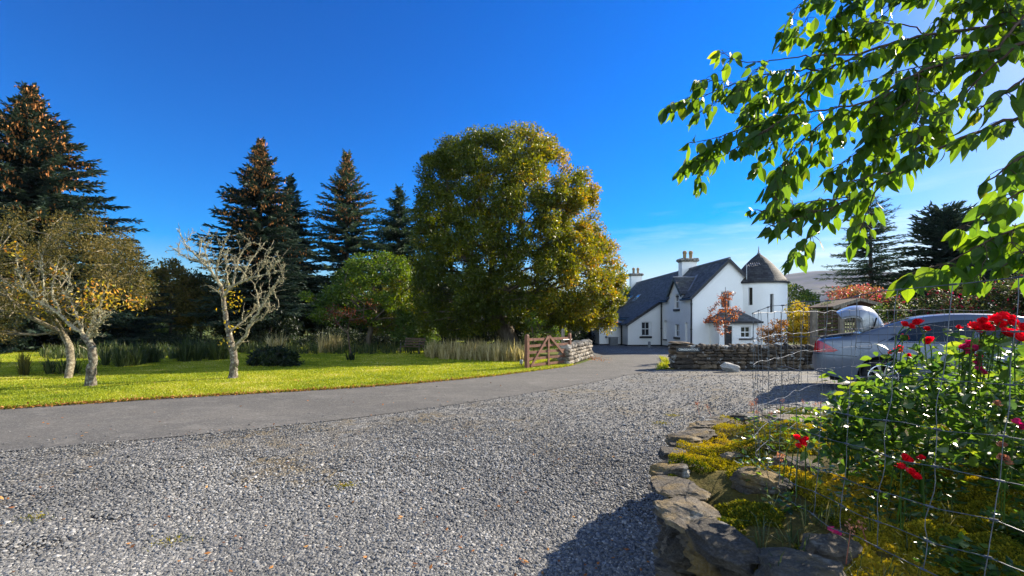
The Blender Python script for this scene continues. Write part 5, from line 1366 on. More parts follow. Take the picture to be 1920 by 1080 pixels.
# --- copper beech sapling and garden shrubs behind the sign wall
cy_ = 19.0
cb = [at_ground(1359, cy_), P(1359, 620, cy_), P(1361, 590, cy_), P(1360, 560, cy_), P(1360, 538, cy_)]
cbo = [(1358, 536), (1368, 545), (1378, 552), (1372, 566), (1384, 575), (1390, 590), (1400, 600), (1384, 606), (1372, 622), (1352, 634), (1345, 626), (1342, 608), (1316, 604), (1332, 590), (1330, 576), (1348, 564), (1346, 550)]
broadleaf('copper_beech', 'slender copper beech sapling with burnt orange leaves in front of the white gable', cb, cbo, cy_, .5, 52, 20, .13, .075, .05, 'copper_leaf', 'dark_twig', 181, base=.5, spread=.25, gain=.0035, rmin=.005)
def shrub(name, label, out, Y, depth, k, per, rad, size, leaf, seed, base=.5, cat='shrub', group='garden shrubs behind the wall', gain=.005, spread=.2):
    o = np.array(out, float); cx = o[:, 0].mean(); c = at_ground(cx, Y)
    broadleaf(name, label, [c, c + Vector((0, 0, .4))], out, Y, depth, k, per, rad, size, size * .58, leaf, 'dark_twig', seed, group, cat, base=base, spread=spread, gain=gain)
shrub('golden_shrub', 'bright golden yellow shrub beside the timber shelter post', [(1478, 575), (1495, 568), (1512, 580), (1522, 600), (1522, 640), (1490, 645), (1476, 630), (1486, 605)], 19.5, .8, 60, 55, .22, .10, 'yellow_leaf', 182)
shrub('orange_shrub', 'small orange leaved shrub below the turret', [(1425, 615), (1440, 606), (1460, 602), (1482, 608), (1488, 628), (1478, 645), (1440, 648), (1425, 632)], 18.5, .6, 42, 45, .16, .08, 'orange_leaf', 183)
shrub('garden_tree', 'green bushy tree between the turret and the timber shelter', [(1470, 535), (1485, 530), (1510, 545), (1530, 560), (1545, 575), (1540, 620), (1500, 640), (1468, 640)], 30, 1.6, 80, 80, .4, .16, 'rowan', 184, base=.45)
shrub('yellow_green_shrub', 'yellow-green shrub climbing through the timber shelter', [(1532, 585), (1550, 568), (1575, 572), (1580, 600), (1575, 640), (1535, 645)], 19.2, .6, 55, 60, .2, .09, 'fresh_leaf', 185, base=.7)
shrub('spindle_shrub', 'pink and scarlet spindle shrub above the timber shelter roof', [(1560, 548), (1582, 534), (1612, 540), (1640, 536), (1668, 552), (1684, 560), (1680, 576), (1640, 585), (1570, 580), (1556, 565)], 21, 1.2, 80, 60, .26, .10, 'pink_leaf', 186, base=.5, spread=.28)
shrub('fuchsia_hedge', 'long dark fuchsia hedge dotted with red flowers behind the silver car', [(1640, 575), (1690, 552), (1740, 540), (1800, 536), (1860, 530), (1930, 522), (2050, 520), (2160, 530), (2160, 690), (1640, 685)], 13.5, 1.2, 330, 130, .30, .085, 'fuchsia', 187, base=.45, spread=.26, cat='hedge')
shrub('green_bush', 'green bush at the end of the fuchsia hedge behind the raised boot lid', [(1630, 590), (1655, 572), (1690, 570), (1700, 600), (1690, 640), (1632, 640)], 15.5, .7, 60, 70, .22, .09, 'rowan', 188, base=.45)
mb = MB(); r_ = np.random.default_rng(189)
for px in np.arange(1330, 1500, 3):
    tuft(mb, at_ground(px, r_.uniform(16.4, 17.6)), 6, r_.uniform(.5, 1.0), .2, .012, r_, .3, 1, .4)
tag(mb.build('dry_stems', M['straw']), 'thin dry grass stems behind the rubble wall', 'grass', kind='stuff')

# --- timber shelter (pergola) behind the wall
sy = 18.0
sh = thing('timber_shelter', 'rustic timber garden shelter with a shallow pitched roof and lattice sides behind the car', 'shelter', at_ground(1575, sy))
def tp_(px, py, Y=sy): return P(px, py, Y)
for name, px, y0, wdt in (('post', 1526, 581, .22), ('post', 1577, 572, .16), ('post', 1606, 580, .10), ('post', 1652, 572, .12)):
    mb = MB(); a = tp_(px, y0); b = at_ground(px, sy); bar(mb, b, a, wdt, wdt * .8, up=(0, 1, 0)); mb.build(name, M['wood_grey'], sh)
mb = MB()
ap, el, er = tp_(1612, 559), tp_(1561, 574.5), tp_(1668, 573)
for off in (0,):
    for p, q in ((el, ap), (er, ap)):
        V = [p, q, q + Vector((0, 1.6, 0)), p + Vector((0, 1.6, 0))]
        hexa(mb, [x + Vector((0, 0, -.06)) for x in V] + V)
mb.build('roof', M['wood_dark'], sh)
mb = MB()
for p, q in ((el, ap), (er, ap)): bar(mb, p + Vector((0, -.03, -.05)), q + Vector((0, -.03, -.05)), .05, .12)
bar(mb, tp_(1576, 577), tp_(1652, 577), .08, .10)
mb.build('beam', M['wood_grey'], sh)
mb = MB()
for px in np.arange(1583, 1606, 5): bar(mb, tp_(px, 585, sy + .05), tp_(px, 640, sy + .05), .03, .02, up=(0, 1, 0))
for py in np.arange(588, 640, 6): bar(mb, tp_(1580, py, sy + .075), tp_(1605, py, sy + .075), .02, .03)
mb.build('lattice', M['wood_grey'], sh)
mb = MB()
for z in np.arange(586, 640, 8): bar(mb, tp_(1530, z, sy + .1), tp_(1573, z, sy + .1), .03, .12)
mb.build('slatted_panel', M['wood_dark'], sh)

# --- lawn grass, verge grass, fallen leaves
r_ = np.random.default_rng(191)
mb = MB(); lp = np.array(lawn_poly)
n_ = 420000; Y = 1 / r_.uniform(1 / 34, 1 / 7.4, n_); X = (r_.uniform(-30, 1090, n_) - 960) / F * Y
k = inside(lp, X, Y); X, Y = X[k][:230000], Y[k][:230000]; n_ = len(X)
Z = gz(X, Y) + .03; h = r_.uniform(.018, .045, n_) * (1 + .25 * np.clip(Y / 12 - 1, 0, 1)); az = r_.uniform(0, 6.283, n_); w_ = .004 + .0008 * Y
tip = np.stack([X + r_.normal(0, .018, n_), Y + r_.normal(0, .018, n_), Z + h], 1); s = np.stack([np.cos(az) * w_, np.sin(az) * w_, np.zeros(n_)], 1); c = np.stack([X, Y, Z], 1)
V = np.stack([c - s, c + s, tip], 1).reshape(-1, 3); mb.add(V, np.arange(n_ * 3).reshape(-1, 3), np.clip(r_.normal(.48, .18, n_) + .14 * np.sin(X * .9 + 1.3 * np.sin(Y * .7)) + .22 * np.sin(X * 2.7 + 2 * np.sin(Y * 1.9)) * np.sin(Y * 2.3 + np.sin(X * 1.7)) + .5 * (r_.random(n_) > .985), 0, 1))
# longer blades along the cut edge
e = resample(drive_far_w[6:, :2] if drive_far_w.shape[1] > 2 else drive_far_w[6:], .006); e = e[(e[:, 1] > 6) & (e[:, 0] < 2.2)]
e = e + r_.normal(0, .03, e.shape); q = len(e); c = np.c_[e, gz(e[:, 0], e[:, 1]) + .01]; az = r_.uniform(0, 6.283, q); s = np.stack([np.cos(az), np.sin(az), 0 * az], 1) * .009
tip = c + np.c_[r_.normal(.0, .03, q), r_.normal(-.02, .03, q), r_.uniform(.03, .085, q)]
mb.add(np.stack([c - s, c + s, tip], 1).reshape(-1, 3), np.arange(q * 3).reshape(-1, 3), r_.uniform(.1, .9, q))
vp = np.array(verge_poly); q = 9000; X = r_.uniform(vp[:, 0].min(), vp[:, 0].max(), q); Y = r_.uniform(vp[:, 1].min(), vp[:, 1].max(), q); k = inside(vp, X, Y); X, Y = X[k], Y[k]; q = len(X)
c = np.c_[X, Y, gz(X, Y) + .01]; az = r_.uniform(0, 6.283, q); s = np.stack([np.cos(az), np.sin(az), 0 * az], 1) * .014
mb.add(np.stack([c - s, c + s, c + np.c_[r_.normal(0, .05, (q, 2)), r_.uniform(.06, .2, q)]], 1).reshape(-1, 3), np.arange(q * 3).reshape(-1, 3), r_.uniform(.2, 1, q))
tag(mb.build('grass', M['grass']), 'short bright lawn grass with a ragged edge along the drive', 'grass', kind='stuff')
mb = MB()
def litter(c, size, az_spread=1):
    q = len(c); leaf_quads(mb, c, np.c_[r_.normal(0, 1, (q, 2)), r_.normal(0, .25, q)], np.c_[r_.normal(0, .35, (q, 2)), np.ones(q)], size * r_.uniform(.6, 1.3, q), size * .55, r_.uniform(0, 1, q))
e = resample(drive_far_w[:, :2], .0045); e = e[(e[:, 1] > 5.5) & (e[:, 1] < 17)]; wgt = np.clip(1.5 - (e[:, 1] - 7.5) / 6, .15, 1); e = e[r_.random(len(e)) < wgt]; e = e + r_.normal(0, .055, e.shape) + [.03, -.03]
litter(np.c_[e, gz(e[:, 0], e[:, 1]) + r_.uniform(.015, .06, len(e))], .055)
q = 420; Y = 1 / r_.uniform(1 / 18, 1 / 7.5, q); X = (r_.uniform(0, 980, q) - 960) / F * Y; k = inside(lp, X, Y); litter(np.c_[X[k], Y[k], gz(X[k], Y[k]) + .06], .06)
q = 130; Y = 1 / r_.uniform(1 / 20, 1 / 5, q); X = (r_.uniform(0, 1200, q) - 960) / F * Y; k = inside(np.array(drive_poly), X, Y); litter(np.c_[X[k], Y[k], gz(X[k], Y[k]) + .02], .05)
q = 150; Y = 1 / r_.uniform(1 / 7, 1 / 2.6, q); X = (r_.uniform(0, 1250, q) - 960) / F * Y; litter(np.c_[X, Y, gz(X, Y) + .035], .035)
g_ = G(1130, 672); q = 500; litter(np.c_[g_.x - .35 + r_.normal(0, .25, q), g_.y - 1 + r_.normal(0, 1.3, q), gz(np.full(q, g_.x), np.full(q, g_.y)) + .03], .06)
tag(mb.build('fallen_leaves', M['dead_leaf']), 'dry fallen leaves along the lawn edge and scattered on the gravel', 'leaves', kind='stuff')

# ================================================================== CAR
CTH = R(-34); CW = np.array([math.cos(CTH), math.sin(CTH)]); CA = np.array([-math.sin(CTH), math.cos(CTH)])   # heading, and across (away from the drive)
rw = G(1653, 741); rw = Vector(((696 / F) * 8.4, 8.4, float(gz(696 / F * 8.4, 8.4))))
AX, HWID = 1.10, .91
CO = np.array([rw.x, rw.y]) - CW * AX + CA * HWID        # centre of the tail on the ground
CGZ = float(gz(CO[0] + CW[0] * 1.5, CO[1] + CW[1] * 1.5)) 
def CP(x, y, z): p = CO + CW * x + CA * y; return (p[0], p[1], CGZ + z)
car = thing('parked_car', 'silver saloon car parked behind the roses with its boot lid raised', 'car', CP(2.4, 0, 0))
px_ = [0, .03, .08, .15, .35, .65, .85, 1.0, 1.2, 1.4, 1.6, 1.8, 2.05, 2.3, 2.6, 2.9, 3.2, 3.5, 3.8, 4.05, 4.3, 4.5, 4.65, 4.76, 4.82]
pz_ = [.60, .78, .94, 1.00, 1.03, 1.075, 1.155, 1.215, 1.295, 1.37, 1.425, 1.46, 1.485, 1.49, 1.48, 1.45, 1.37, 1.235, 1.085, .985, .945, .90, .83, .72, .55]
wx_ = [0, .05, .12, .25, .45, .8, 1.2, 3.6, 4.2, 4.5, 4.7, 4.82]; ww_ = [.58, .70, .77, .83, .87, .90, .91, .91, .88, .80, .66, .48]
def ztop(x): return np.interp(x, px_, pz_)
def fz(z): return np.interp(z, [.1, .25, .45, .62, .80, .93, .97, 1.5], [.90, .955, .985, 1.0, .985, .955, .94, .66])
def cside(x, z): return np.interp(x, wx_, ww_) * fz(z)
def zlow(x):
    z = np.interp(x, [0, .05, .5, .75, 4.1, 4.4, 4.75, 4.82], [.50, .34, .24, .20, .20, .22, .26, .45])
    for c in (AX, AX + 2.85):
        d = abs(x - c)
        if d < .385: z = max(z, .32 + math.sqrt(.385 ** 2 - d * d))
    return z
cols = sorted(set(list(np.round(np.linspace(0, 4.82, 110), 4)) + [round(c + s * .3849, 4) for c in (AX, AX + 2.85) for s in (-1, 1)]))
rows = 15; V = []; nrow = None
for x in cols:
    zt, z0 = float(ztop(x)), float(zlow(x)); z0 = min(z0, zt - .06); line = []
    for k in range(rows):
        f = k / (rows - 1); z = z0 + (zt - .035 - z0) * f; line.append((-float(cside(x, z)), z))
    yt = -line[-1][0]
    line += [(-yt * .965, zt - .014), (-yt * .86, zt - .002), (-yt * .45, zt + .010)]
    full = line + [(0, zt + .013)] + [(-a, b) for a, b in reversed(line)]
    V += [CP(x, a, b) for a, b in full]; nrow = len(full)
mb = MB(); nc = len(cols); ii, jj = np.meshgrid(np.arange(nrow - 1), np.arange(nc - 1)); a = (jj * nrow + ii).ravel()
mb.add(V, np.stack([a, a + nrow, a + nrow + 1, a + 1], 1)); mb.add(V[:nrow], [list(range(nrow))]); mb.add(V[-nrow:], [list(range(nrow))[::-1]])
body = mb.build('body', M['car_paint'], car, smooth=True)
mb = MB()      # dark underbody and wheel wells inside the shell
hexa(mb, [CP(.3, -.72, .19), CP(4.6, -.72, .19), CP(4.6, .72, .19), CP(.3, .72, .19), CP(.3, -.72, .80), CP(4.6, -.72, .80), CP(4.6, .72, .80), CP(.3, .72, .80)]); mb.build('underbody', M['rubber_dark'], car)
def on_side(poly, off, name, mat, parent, sg=-1):
    p = np.array(poly, float); lo, hi = p.min(0), p.max(0); nx = max(6, int((hi[0] - lo[0]) / .02)); mb = MB()
    for x0, x1 in zip(np.linspace(lo[0], hi[0], nx + 1)[:-1], np.linspace(lo[0], hi[0], nx + 1)[1:]):
        def span(x):
            zs = []
            for a, b in zip(p, np.roll(p, -1, 0)):
                if min(a[0], b[0]) - 1e-9 <= x <= max(a[0], b[0]) + 1e-9:
                    zs += [a[1], b[1]] if abs(a[0] - b[0]) < 1e-9 else [a[1] + (b[1] - a[1]) * (x - a[0]) / (b[0] - a[0])]
            return min(zs), max(zs)
        (a0, b0), (a1, b1) = span(x0), span(x1)
        for f0, f1 in zip(np.linspace(0, 1, 7)[:-1], np.linspace(0, 1, 7)[1:]):
            mb.add([CP(x, sg * (float(cside(x, z)) + off), z) for x, z in ((x0, a0 + (b0 - a0) * f0), (x1, a1 + (b1 - a1) * f0), (x1, a1 + (b1 - a1) * f1), (x0, a0 + (b0 - a0) * f1))], [[0, 1, 2, 3]])
    return mb.build(name, M[mat], parent, smooth=False)
for sg in (-1, 1):
    on_side([(1.17, 1.0), (1.42, 1.20), (1.72, 1.315), (2.1, 1.375), (2.33, 1.385), (2.33, .985)], .006, 'side_window', 'car_glass', car, sg)
    on_side([(2.42, 1.387), (2.8, 1.365), (3.1, 1.29), (3.55, 1.06), (3.6, .985), (2.42, .985)], .006, 'side_window', 'car_glass', car, sg)
    on_side([(.025, .74), (.03, .86), (.10, .975), (.19, .93), (.42, .79), (.36, .755), (.15, .735)], .012, 'tail_lamp', 'lamp_red', car, sg)
def seam(pts, r_, name, mat='rubber_dark', sg=-1, off=.002):
    p = smooth_pts(pts, 2); mb = MB(); tube(mb, [CP(x, sg * (float(cside(x, z)) + off), z) for x, z in p], r_, 5); return mb.build(name, M[mat], body)
seam([(1.14, 1.02), (1.02, .95), (1.02, .84), (1.12, .70), (1.18, .62)], .004, 'door_seam')
seam([(2.36, 1.40), (2.37, 1.0), (2.37, .5), (2.36, .25)], .004, 'door_seam')
seam([(.70, .93), (.72, .95), (.90, .955), (.93, .94), (.94, .86), (.92, .84), (.74, .835), (.70, .85), (.70, .93)], .0035, 'fuel_flap')
seam([(.02, .705), (.3, .70), (.72, .685)], .005, 'bumper_seam')
seam([(1.15, .985), (1.7, .975), (2.6, .972), (3.62, .975)], .008, 'window_trim', 'chrome', off=.006)
seam([(1.55, .52), (2.4, .525), (3.5, .52)], .016, 'rubbing_strip', 'liner')
seam([(2.0, .82), (2.22, .822)], .014, 'door_handle', 'chrome', off=.02)
aa = np.linspace(.12, math.pi - .12, 16); seam([(AX + .395 * math.cos(t), .32 + .395 * math.sin(t)) for t in aa], .010, 'arch_lip', 'car_paint', off=.0)
# rear window and windscreen
for (x0, x1, nm) in ((.80, 1.52, 'rear_window'), (3.0, 3.85, 'windscreen')):
    mb = MB(); V = []; xs_ = np.linspace(x0, x1, 12)
    for x in xs_:
        zt = float(ztop(x)); w_ = float(cside(x, zt - .03)) * .86
        for f in np.linspace(-1, 1, 9): V.append(CP(x, w_ * f, zt + .004 + .012 * (1 - abs(f))))
    ii, jj = np.meshgrid(np.arange(8), np.arange(11)); a = (jj * 9 + ii).ravel(); mb.add(V, np.stack([a, a + 9, a + 10, a + 1], 1)); mb.build(nm, M['car_glass'], car, smooth=True)
# wheels
def wheel(x, sg):
    c = np.array(CP(x, sg * .80, .32)); RM = np.array([[CW[0], CA[0] * 0, 0], [CW[1], 0, 0], [0, 0, 1.]])
    ax = np.array([CA[0] * sg, CA[1] * sg, 0]); e1 = np.array([CW[0], CW[1], 0]); e2 = np.array([0, 0, 1.]); MM = np.stack([e1, e2, ax], 1)
    mb = MB(); lathe(mb, [(.225, -.11), (.30, -.11), (.318, -.09), (.322, -.05), (.322, .05), (.318, .085), (.30, .105), (.235, .11), (.225, .09)], c, 40, M=MM)
    wh = mb.build('wheel', M['tyre'], car, smooth=True)
    mb = MB(); lathe(mb, [(.225, -.1), (.228, .10), (.215, .105), (.205, .06), (.20, -.05)], c, 40, M=MM)
    for k in range(10):
        t = 2 * math.pi * k / 10; d = e1 * math.cos(t) + e2 * math.sin(t)
        bar(mb, c + d * .04 + ax * .085, c + d * .212 + ax * .085, .040, .03, up=list(ax))
    lathe(mb, [(.0, .11), (.05, .11), (.065, .09), (.065, .05)], c, 20, M=MM)
    mb.build('rim', M['chrome'], wh, smooth=False)
    mb = MB(); lathe(mb, [(.0, .0), (.20, .0), (.20, -.03), (0, -.03)], c, 24, M=MM); mb.build('brake_disc', M['rubber_dark'], wh)
for x in (AX, AX + 2.85):
    for sg in (-1, 1): wheel(x, sg)
# raised boot lid: outer skin, with the pressed inner panel on its underside
lidp = smooth_pts([(1.18, 1.25), (1.13, 1.37), (1.05, 1.52), (.95, 1.61), (.82, 1.655), (.68, 1.65), (.54, 1.60), (.42, 1.53)], 2)
def lid(off, wscale, name, mat, parent):
    mb = MB(); V = []; m = len(lidp); nw = 15
    tg = np.gradient(lidp, axis=0); nr = np.stack([tg[:, 1], -tg[:, 0]], 1); nr /= np.linalg.norm(nr, axis=1)[:, None]
    for k in range(m):
        f = k / (m - 1); hw = (.52 + .12 * math.sin(f * 2.2)) * wscale
        for g in np.linspace(-1, 1, nw):
            cr = -.05 * g * g - .34 * abs(g) ** 5 * (1 - .75 * f)
            x, z = lidp[k] + nr[k] * (off + cr)
            V.append(CP(x, hw * g, z))
    ii, jj = np.meshgrid(np.arange(nw - 1), np.arange(m - 1)); a = (jj * nw + ii).ravel(); mb.add(V, np.stack([a, a + nw, a + nw + 1, a + 1], 1)); return mb.build(name, M[mat], parent, smooth=True)
bl_ = lid(.02, 1.0, 'boot_lid', 'sunlit_paint', car); lid(-.015, .97, 'lid_lining', 'liner', bl_)
mb = MB()
for y in (-.5, .5): tube(mb, [CP(.86, y, 1.08), CP(1.0, y, 1.25), CP(1.04, y * .95, 1.42)], .014, 6)
mb.build('lid_hinge', M['rubber_dark'], bl_)
mb = MB(); hexa(mb, [CP(.14, -.6, 1.005), CP(.80, -.6, 1.085), CP(.80, .6, 1.085), CP(.14, .6, 1.005), CP(.14, -.6, 1.016), CP(.80, -.6, 1.125), CP(.80, .6, 1.125), CP(.14, .6, 1.016)]); mb.build('boot_opening', M['rubber_dark'], car)

# ================================================================== RAISED BED: wall, coping slabs, soil, moss
rng = np.random.default_rng(51)
def XYz(px, py, z): Y = (EYE - z) * F / (py - HZ); return ((px - 960) / F * Y, Y, z)
edge_px = [(1560, 1120, .60), (1470, 1080, .60), (1400, 1045, .60), (1330, 985, .60), (1266, 935, .60), (1250, 890, .60), (1260, 852, .58), (1284, 815, .55), (1320, 795, .52), (1395, 777, .48), (1450, 769, .46), (1520, 766, .44), (1600, 764, .42)]
E = [(2.2, .55, .6), (1.35, .95, .6)] + [XYz(*p) for p in edge_px][0:] + [(5.5, 5.45, .42), (8.0, 5.0, .42)]
E = smooth_pts(E, 2); E = resample(E, .05)
bed_poly = [tuple(p[:2]) for p in E] + [(8, .3), (2.4, .3)]
BPY = np.array(bed_poly)
Ein = E[:, :2]
def bz(x, y):
    x = np.asarray(x, float); y = np.asarray(y, float)
    d = np.sqrt(((x.ravel()[:, None] - Ein[None, ::6, 0]) ** 2 + (y.ravel()[:, None] - Ein[None, ::6, 1]) ** 2).min(1)).reshape(x.shape)
    b = np.interp(y, [2.8, 4.0, 5.3], [.60, .53, .43]) + .05 * sst(.1, .6, d) + .06 * sst(.6, 1.8, d)
    return b - .05 + .022 * np.sin(x * 7.3 + 1.2 * np.sin(y * 5)) + .018 * np.sin(y * 9.1 + x * 3.3) + .008 * np.sin(x * 23) * np.sin(y * 21)
bed = thing('planted_bed', 'raised bed of mossy rough stone with flat coping slabs at the gravel edge', 'raised bed', (1.1, 2.6, float(gz(1.1, 2.6))))
xs_ = np.linspace(.7, 8, 190); ys_ = np.linspace(.3, 5.6, 150); X, Y = np.meshgrid(xs_, ys_); Z = bz(X, Y)
ii, jj = np.meshgrid(np.arange(189), np.arange(149)); a = (jj * 190 + ii).ravel(); Q = np.stack([a, a + 1, a + 191, a + 190], 1)
k = inside(BPY, X.ravel()[Q].mean(1), Y.ravel()[Q].mean(1)); mb = MB(); mb.add(np.stack([X.ravel(), Y.ravel(), Z.ravel()], 1), Q[k]); mb.build('soil', M['bed_soil'], bed, smooth=True)
wl, cp = MB(), MB()
L_ = len(E); tg = np.gradient(E, axis=0); tg[:, 2] = 0; tg = unit(tg); inw = np.stack([tg[:, 1], -tg[:, 0], 0 * tg[:, 0]], 1)
mid_ = E[L_ // 3]; 
if ((np.array([3, 2.5, 0]) - mid_) @ inw[L_ // 3]) < 0: inw = -inw
core = MB()
for q0i in range(0, L_ - 6, 6):
    p, q = E[q0i] + inw[q0i] * .12, E[q0i + 6] + inw[q0i + 6] * .12
    core.add([(p[0], p[1], float(gz(*p[:2])) - .1), (q[0], q[1], float(gz(*q[:2])) - .1), (q[0], q[1], q[2] - .03), (p[0], p[1], p[2] - .03)], [[0, 1, 2, 3]])
core.build('core', M['soil'], bed)
s = 0
while s < L_ - 3:
    i = int(s); p = E[i]; g0 = float(gz(*p[:2])); hh = p[2] - .07 - g0; yaw = math.atan2(tg[i][1], tg[i][0]); z = g0 - .05; base_len = rng.uniform(.11, .24)
    while z < g0 + hh - .02:
        h = min(rng.uniform(.06, .16), g0 + hh - z + .02)
        ln = base_len * rng.uniform(.7, 1.2)
        b = p + inw[i] * (.075 + rng.uniform(-.055, .055) + .10 * (z - g0)) + tg[i] * rng.uniform(-.06, .06); b[2] = z + h / 2
        rock(wl, b, (ln * .93, .26, h * .92), rotm(yaw + rng.normal(0, .12), rng.normal(0, .18), rng.normal(0, .12)), p=5, rough=.11, sub=3 if p[1] < 4.2 else 2, cuts=11)
        z += h * .97
    s += base_len / .05 * .8
wl.build('stonework', M['bed_stone'], bed, smooth=False)
s = 2.0
while s < L_ - 4:
    ln = rng.uniform(.16, .34); i = min(L_ - 1, int(s + ln / .1)); p = E[i].copy(); yaw = math.atan2(tg[i][1], tg[i][0])
    dp = rng.uniform(.17, .30); th_ = rng.uniform(.055, .10)
    p += inw[i] * (dp / 2 - .06 - rng.uniform(0, .04)); p[2] = E[i][2] - .015 + rng.uniform(-.02, .015)
    rock(cp, p, (ln * 1.0, dp, th_), rotm(yaw + rng.normal(0, .13), rng.normal(0, .06), rng.normal(0, .08)), p=4.5, rough=.09, sub=3, cuts=12)
    s += ln / .05 * .93
cp.build('coping', M['bed_stone'], bed, smooth=False)
def bed_pt(px, py):
    lo, hi = .8, 8.0
    for _ in range(40):
        m = (lo + hi) / 2; x = (px - 960) / F * m
        if EYE - (py - HZ) / F * m > float(bz(np.array([x]), np.array([m]))[0]): lo = m
        else: hi = m
    return Vector(((px - 960) / F * lo, lo, float(bz(np.array([(px - 960) / F * lo]), np.array([lo]))[0])))
for px, py, sx_, sy_, sz_, rz_, lab in [(1425, 912, .26, .16, .08, -.5, 'dark smooth flat stone sunk in the moss, nearest the big coping slab'), (1490, 880, .24, .15, .07, -.6, 'reddish brown flat stone beside the fallen red petals'), (1375, 862, .16, .08, .05, .2, 'thin pale stone lying flat in yellow moss'), (1500, 790, .50, .20, .05, .1, 'long grey slab at the back of the mossy bed under the netting'), (1440, 800, .40, .2, .06, .0, 'flat weathered stone half hidden behind the looped wire end'), (1560, 1040, .22, .14, .07, .3, 'mossy grey stone near the bottom wire of the netting'), (1545, 935, .20, .06, .05, -.7, 'narrow pale stone like a sunken stick under the rose leaves')]:
    p = bed_pt(px, py); mb = MB(); rock(mb, (p.x, p.y, p.z + sz_ * .22), (sx_, sy_, sz_ * 1.4), rotm(rz_, .05, .08), p=3, rough=.09, sub=3); tag(mb.build('flat_stone', M['bed_stone']), lab, 'stone', 'loose stones in the mossy bed')
# moss cushions and small leaves
r_ = np.random.default_rng(52)
def vnoise(x, y, s, seed=0):
    rr = np.random.default_rng(seed); t = rr.uniform(0, 1, (64, 64)); x = np.abs(x * s) % 63; y = np.abs(y * s) % 63
    i, j = x.astype(int), y.astype(int); fx, fy = x - i, y - j; fx = fx * fx * (3 - 2 * fx); fy = fy * fy * (3 - 2 * fy)
    return (t[i, j] * (1 - fx) + t[(i + 1) % 64, j] * fx) * (1 - fy) + (t[i, (j + 1) % 64] * (1 - fx) + t[(i + 1) % 64, (j + 1) % 64] * fx) * fy
n_ = 620000; Y = 1 / r_.uniform(1 / 5.4, 1 / 1.3, n_); X = (r_.uniform(1235, 2000, n_) - 960) / F * Y; k = inside(BPY, X, Y); X, Y = X[k], Y[k]
v = .55 * vnoise(X, Y, 4, 1) + .3 * vnoise(X, Y, 11, 2) + .15 * vnoise(X, Y, 27, 3)
k = v > .40 + .12 * sst(1.9, 3.2, X); X, Y, v = X[k][:280000], Y[k][:280000], v[k][:280000]; n_ = len(X)
zz = bz(X, Y) + np.clip((v - .40) * .16, 0, .05) + r_.uniform(-.004, .008, n_)
mb = MB(); C = np.c_[X, Y, zz]; col = np.clip(.10 + 1.15 * vnoise(X, Y, 3.1, 5) + r_.normal(0, .16, n_) - .35 * sst(1.5, 3.0, X), 0, 1)
leaf_quads(mb, C, np.c_[r_.normal(0, .7, (n_, 2)), r_.uniform(.2, 1, n_)], r_.normal(0, 1, (n_, 3)) + [0, 0, .4], r_.uniform(.007, .017, n_), r_.uniform(.005, .010, n_), col)
tag(mb.build('moss', M['moss']), 'cushions of yellow and green moss over the raised bed', 'moss', kind='stuff')
mb = MB()      # low weeds, grasses, geranium leaves
n_ = 9000; Y = 1 / r_.uniform(1 / 4.8, 1 / 1.3, n_); X = (r_.uniform(1380, 2000, n_) - 960) / F * Y; k = inside(BPY, X, Y) & (vnoise(X, Y, 6, 9) > .5) & (X > 1.15); X, Y = X[k], Y[k]; n_ = len(X)
C = np.c_[X, Y, bz(X, Y) + r_.uniform(.0, .10, n_)]
leaf_quads(mb, C, np.c_[r_.normal(0, 1, (n_, 2)), r_.uniform(-.1, .5, n_)], np.c_[r_.normal(0, .5, (n_, 2)), np.ones(n_)], r_.uniform(.02, .05, n_), r_.uniform(.014, .032, n_), r_.uniform(0, .8, n_))
tag(mb.build('ground_weeds', M['rose_leaf']), 'low weeds and small leaves covering the bed under the roses', 'weeds', kind='stuff')
mb = MB()
for _ in range(110):
    Y_ = 1 / r_.uniform(1 / 4.6, 1 / 1.4); X_ = (r_.uniform(1420, 1990) - 960) / F * Y_
    if not inside(BPY, np.array([X_]), np.array([Y_]))[0]: continue
    tuft(mb, (X_, Y_, float(bz(np.array([X_]), np.array([Y_]))[0])), 8, r_.uniform(.06, .18), .12, .004, r_, 0, 1, .9)
tag(mb.build('bed_grass', M['rush']), 'thin grass blades growing through the mossy bed', 'grass', kind='stuff')
mb = MB()
for px, py, k_ in [(1410, 752, 2), (1495, 750, 2), (1535, 752, 3), (1330, 780, 2), (1425, 770, 3), (1440, 790, 3), (1610, 1025, 2), (1490, 890, 2)]:
    c = bed_pt(px, max(py, 770))
    for j in range(k_):
        b = c + Vector((r_.normal(0, .07), r_.normal(0, .07), -.01)); t = b + Vector((r_.normal(0, .02), 0, r_.uniform(.07, .13))); tube(mb, [b, t], [.0025, .002], 4, a=.2)
        q = 26; leaf_quads(mb, np.array(list(t)) + r_.normal(0, .011, (q, 3)), np.c_[r_.normal(0, 1, (q, 2)), np.ones(q)], r_.normal(0, 1, (q, 3)), .012, .007, r_.uniform(.3, 1, q))
tag(mb.build('sedum_flowers', M['petal_faded']), 'faded pinkish sedum flower heads along the mossy bed edge', 'flowers', kind='stuff')
mb = MB()
for px, py in [(1790, 1048), (1815, 1040), (1805, 1055), (1870, 1052), (1895, 1062), (1780, 1068), (1880, 1075), (1650, 1068), (1560, 1000), (1715, 905)]:
    c = np.array(list(bed_pt(px, py))) + [0, 0, .012]; q = 5
    leaf_quads(mb, c + r_.normal(0, .012, (q, 3)) * [1, 1, .3], r_.normal(0, 1, (q, 3)) * [1, 1, .2], r_.normal(0, .3, (q, 3)) + [0, 0, 1], .03, .024, r_.uniform(0, 1, q))
tag(mb.build('fallen_petals', M['petal_pink']), 'fallen pink rose petals on the moss below the netting', 'petals', kind='stuff')

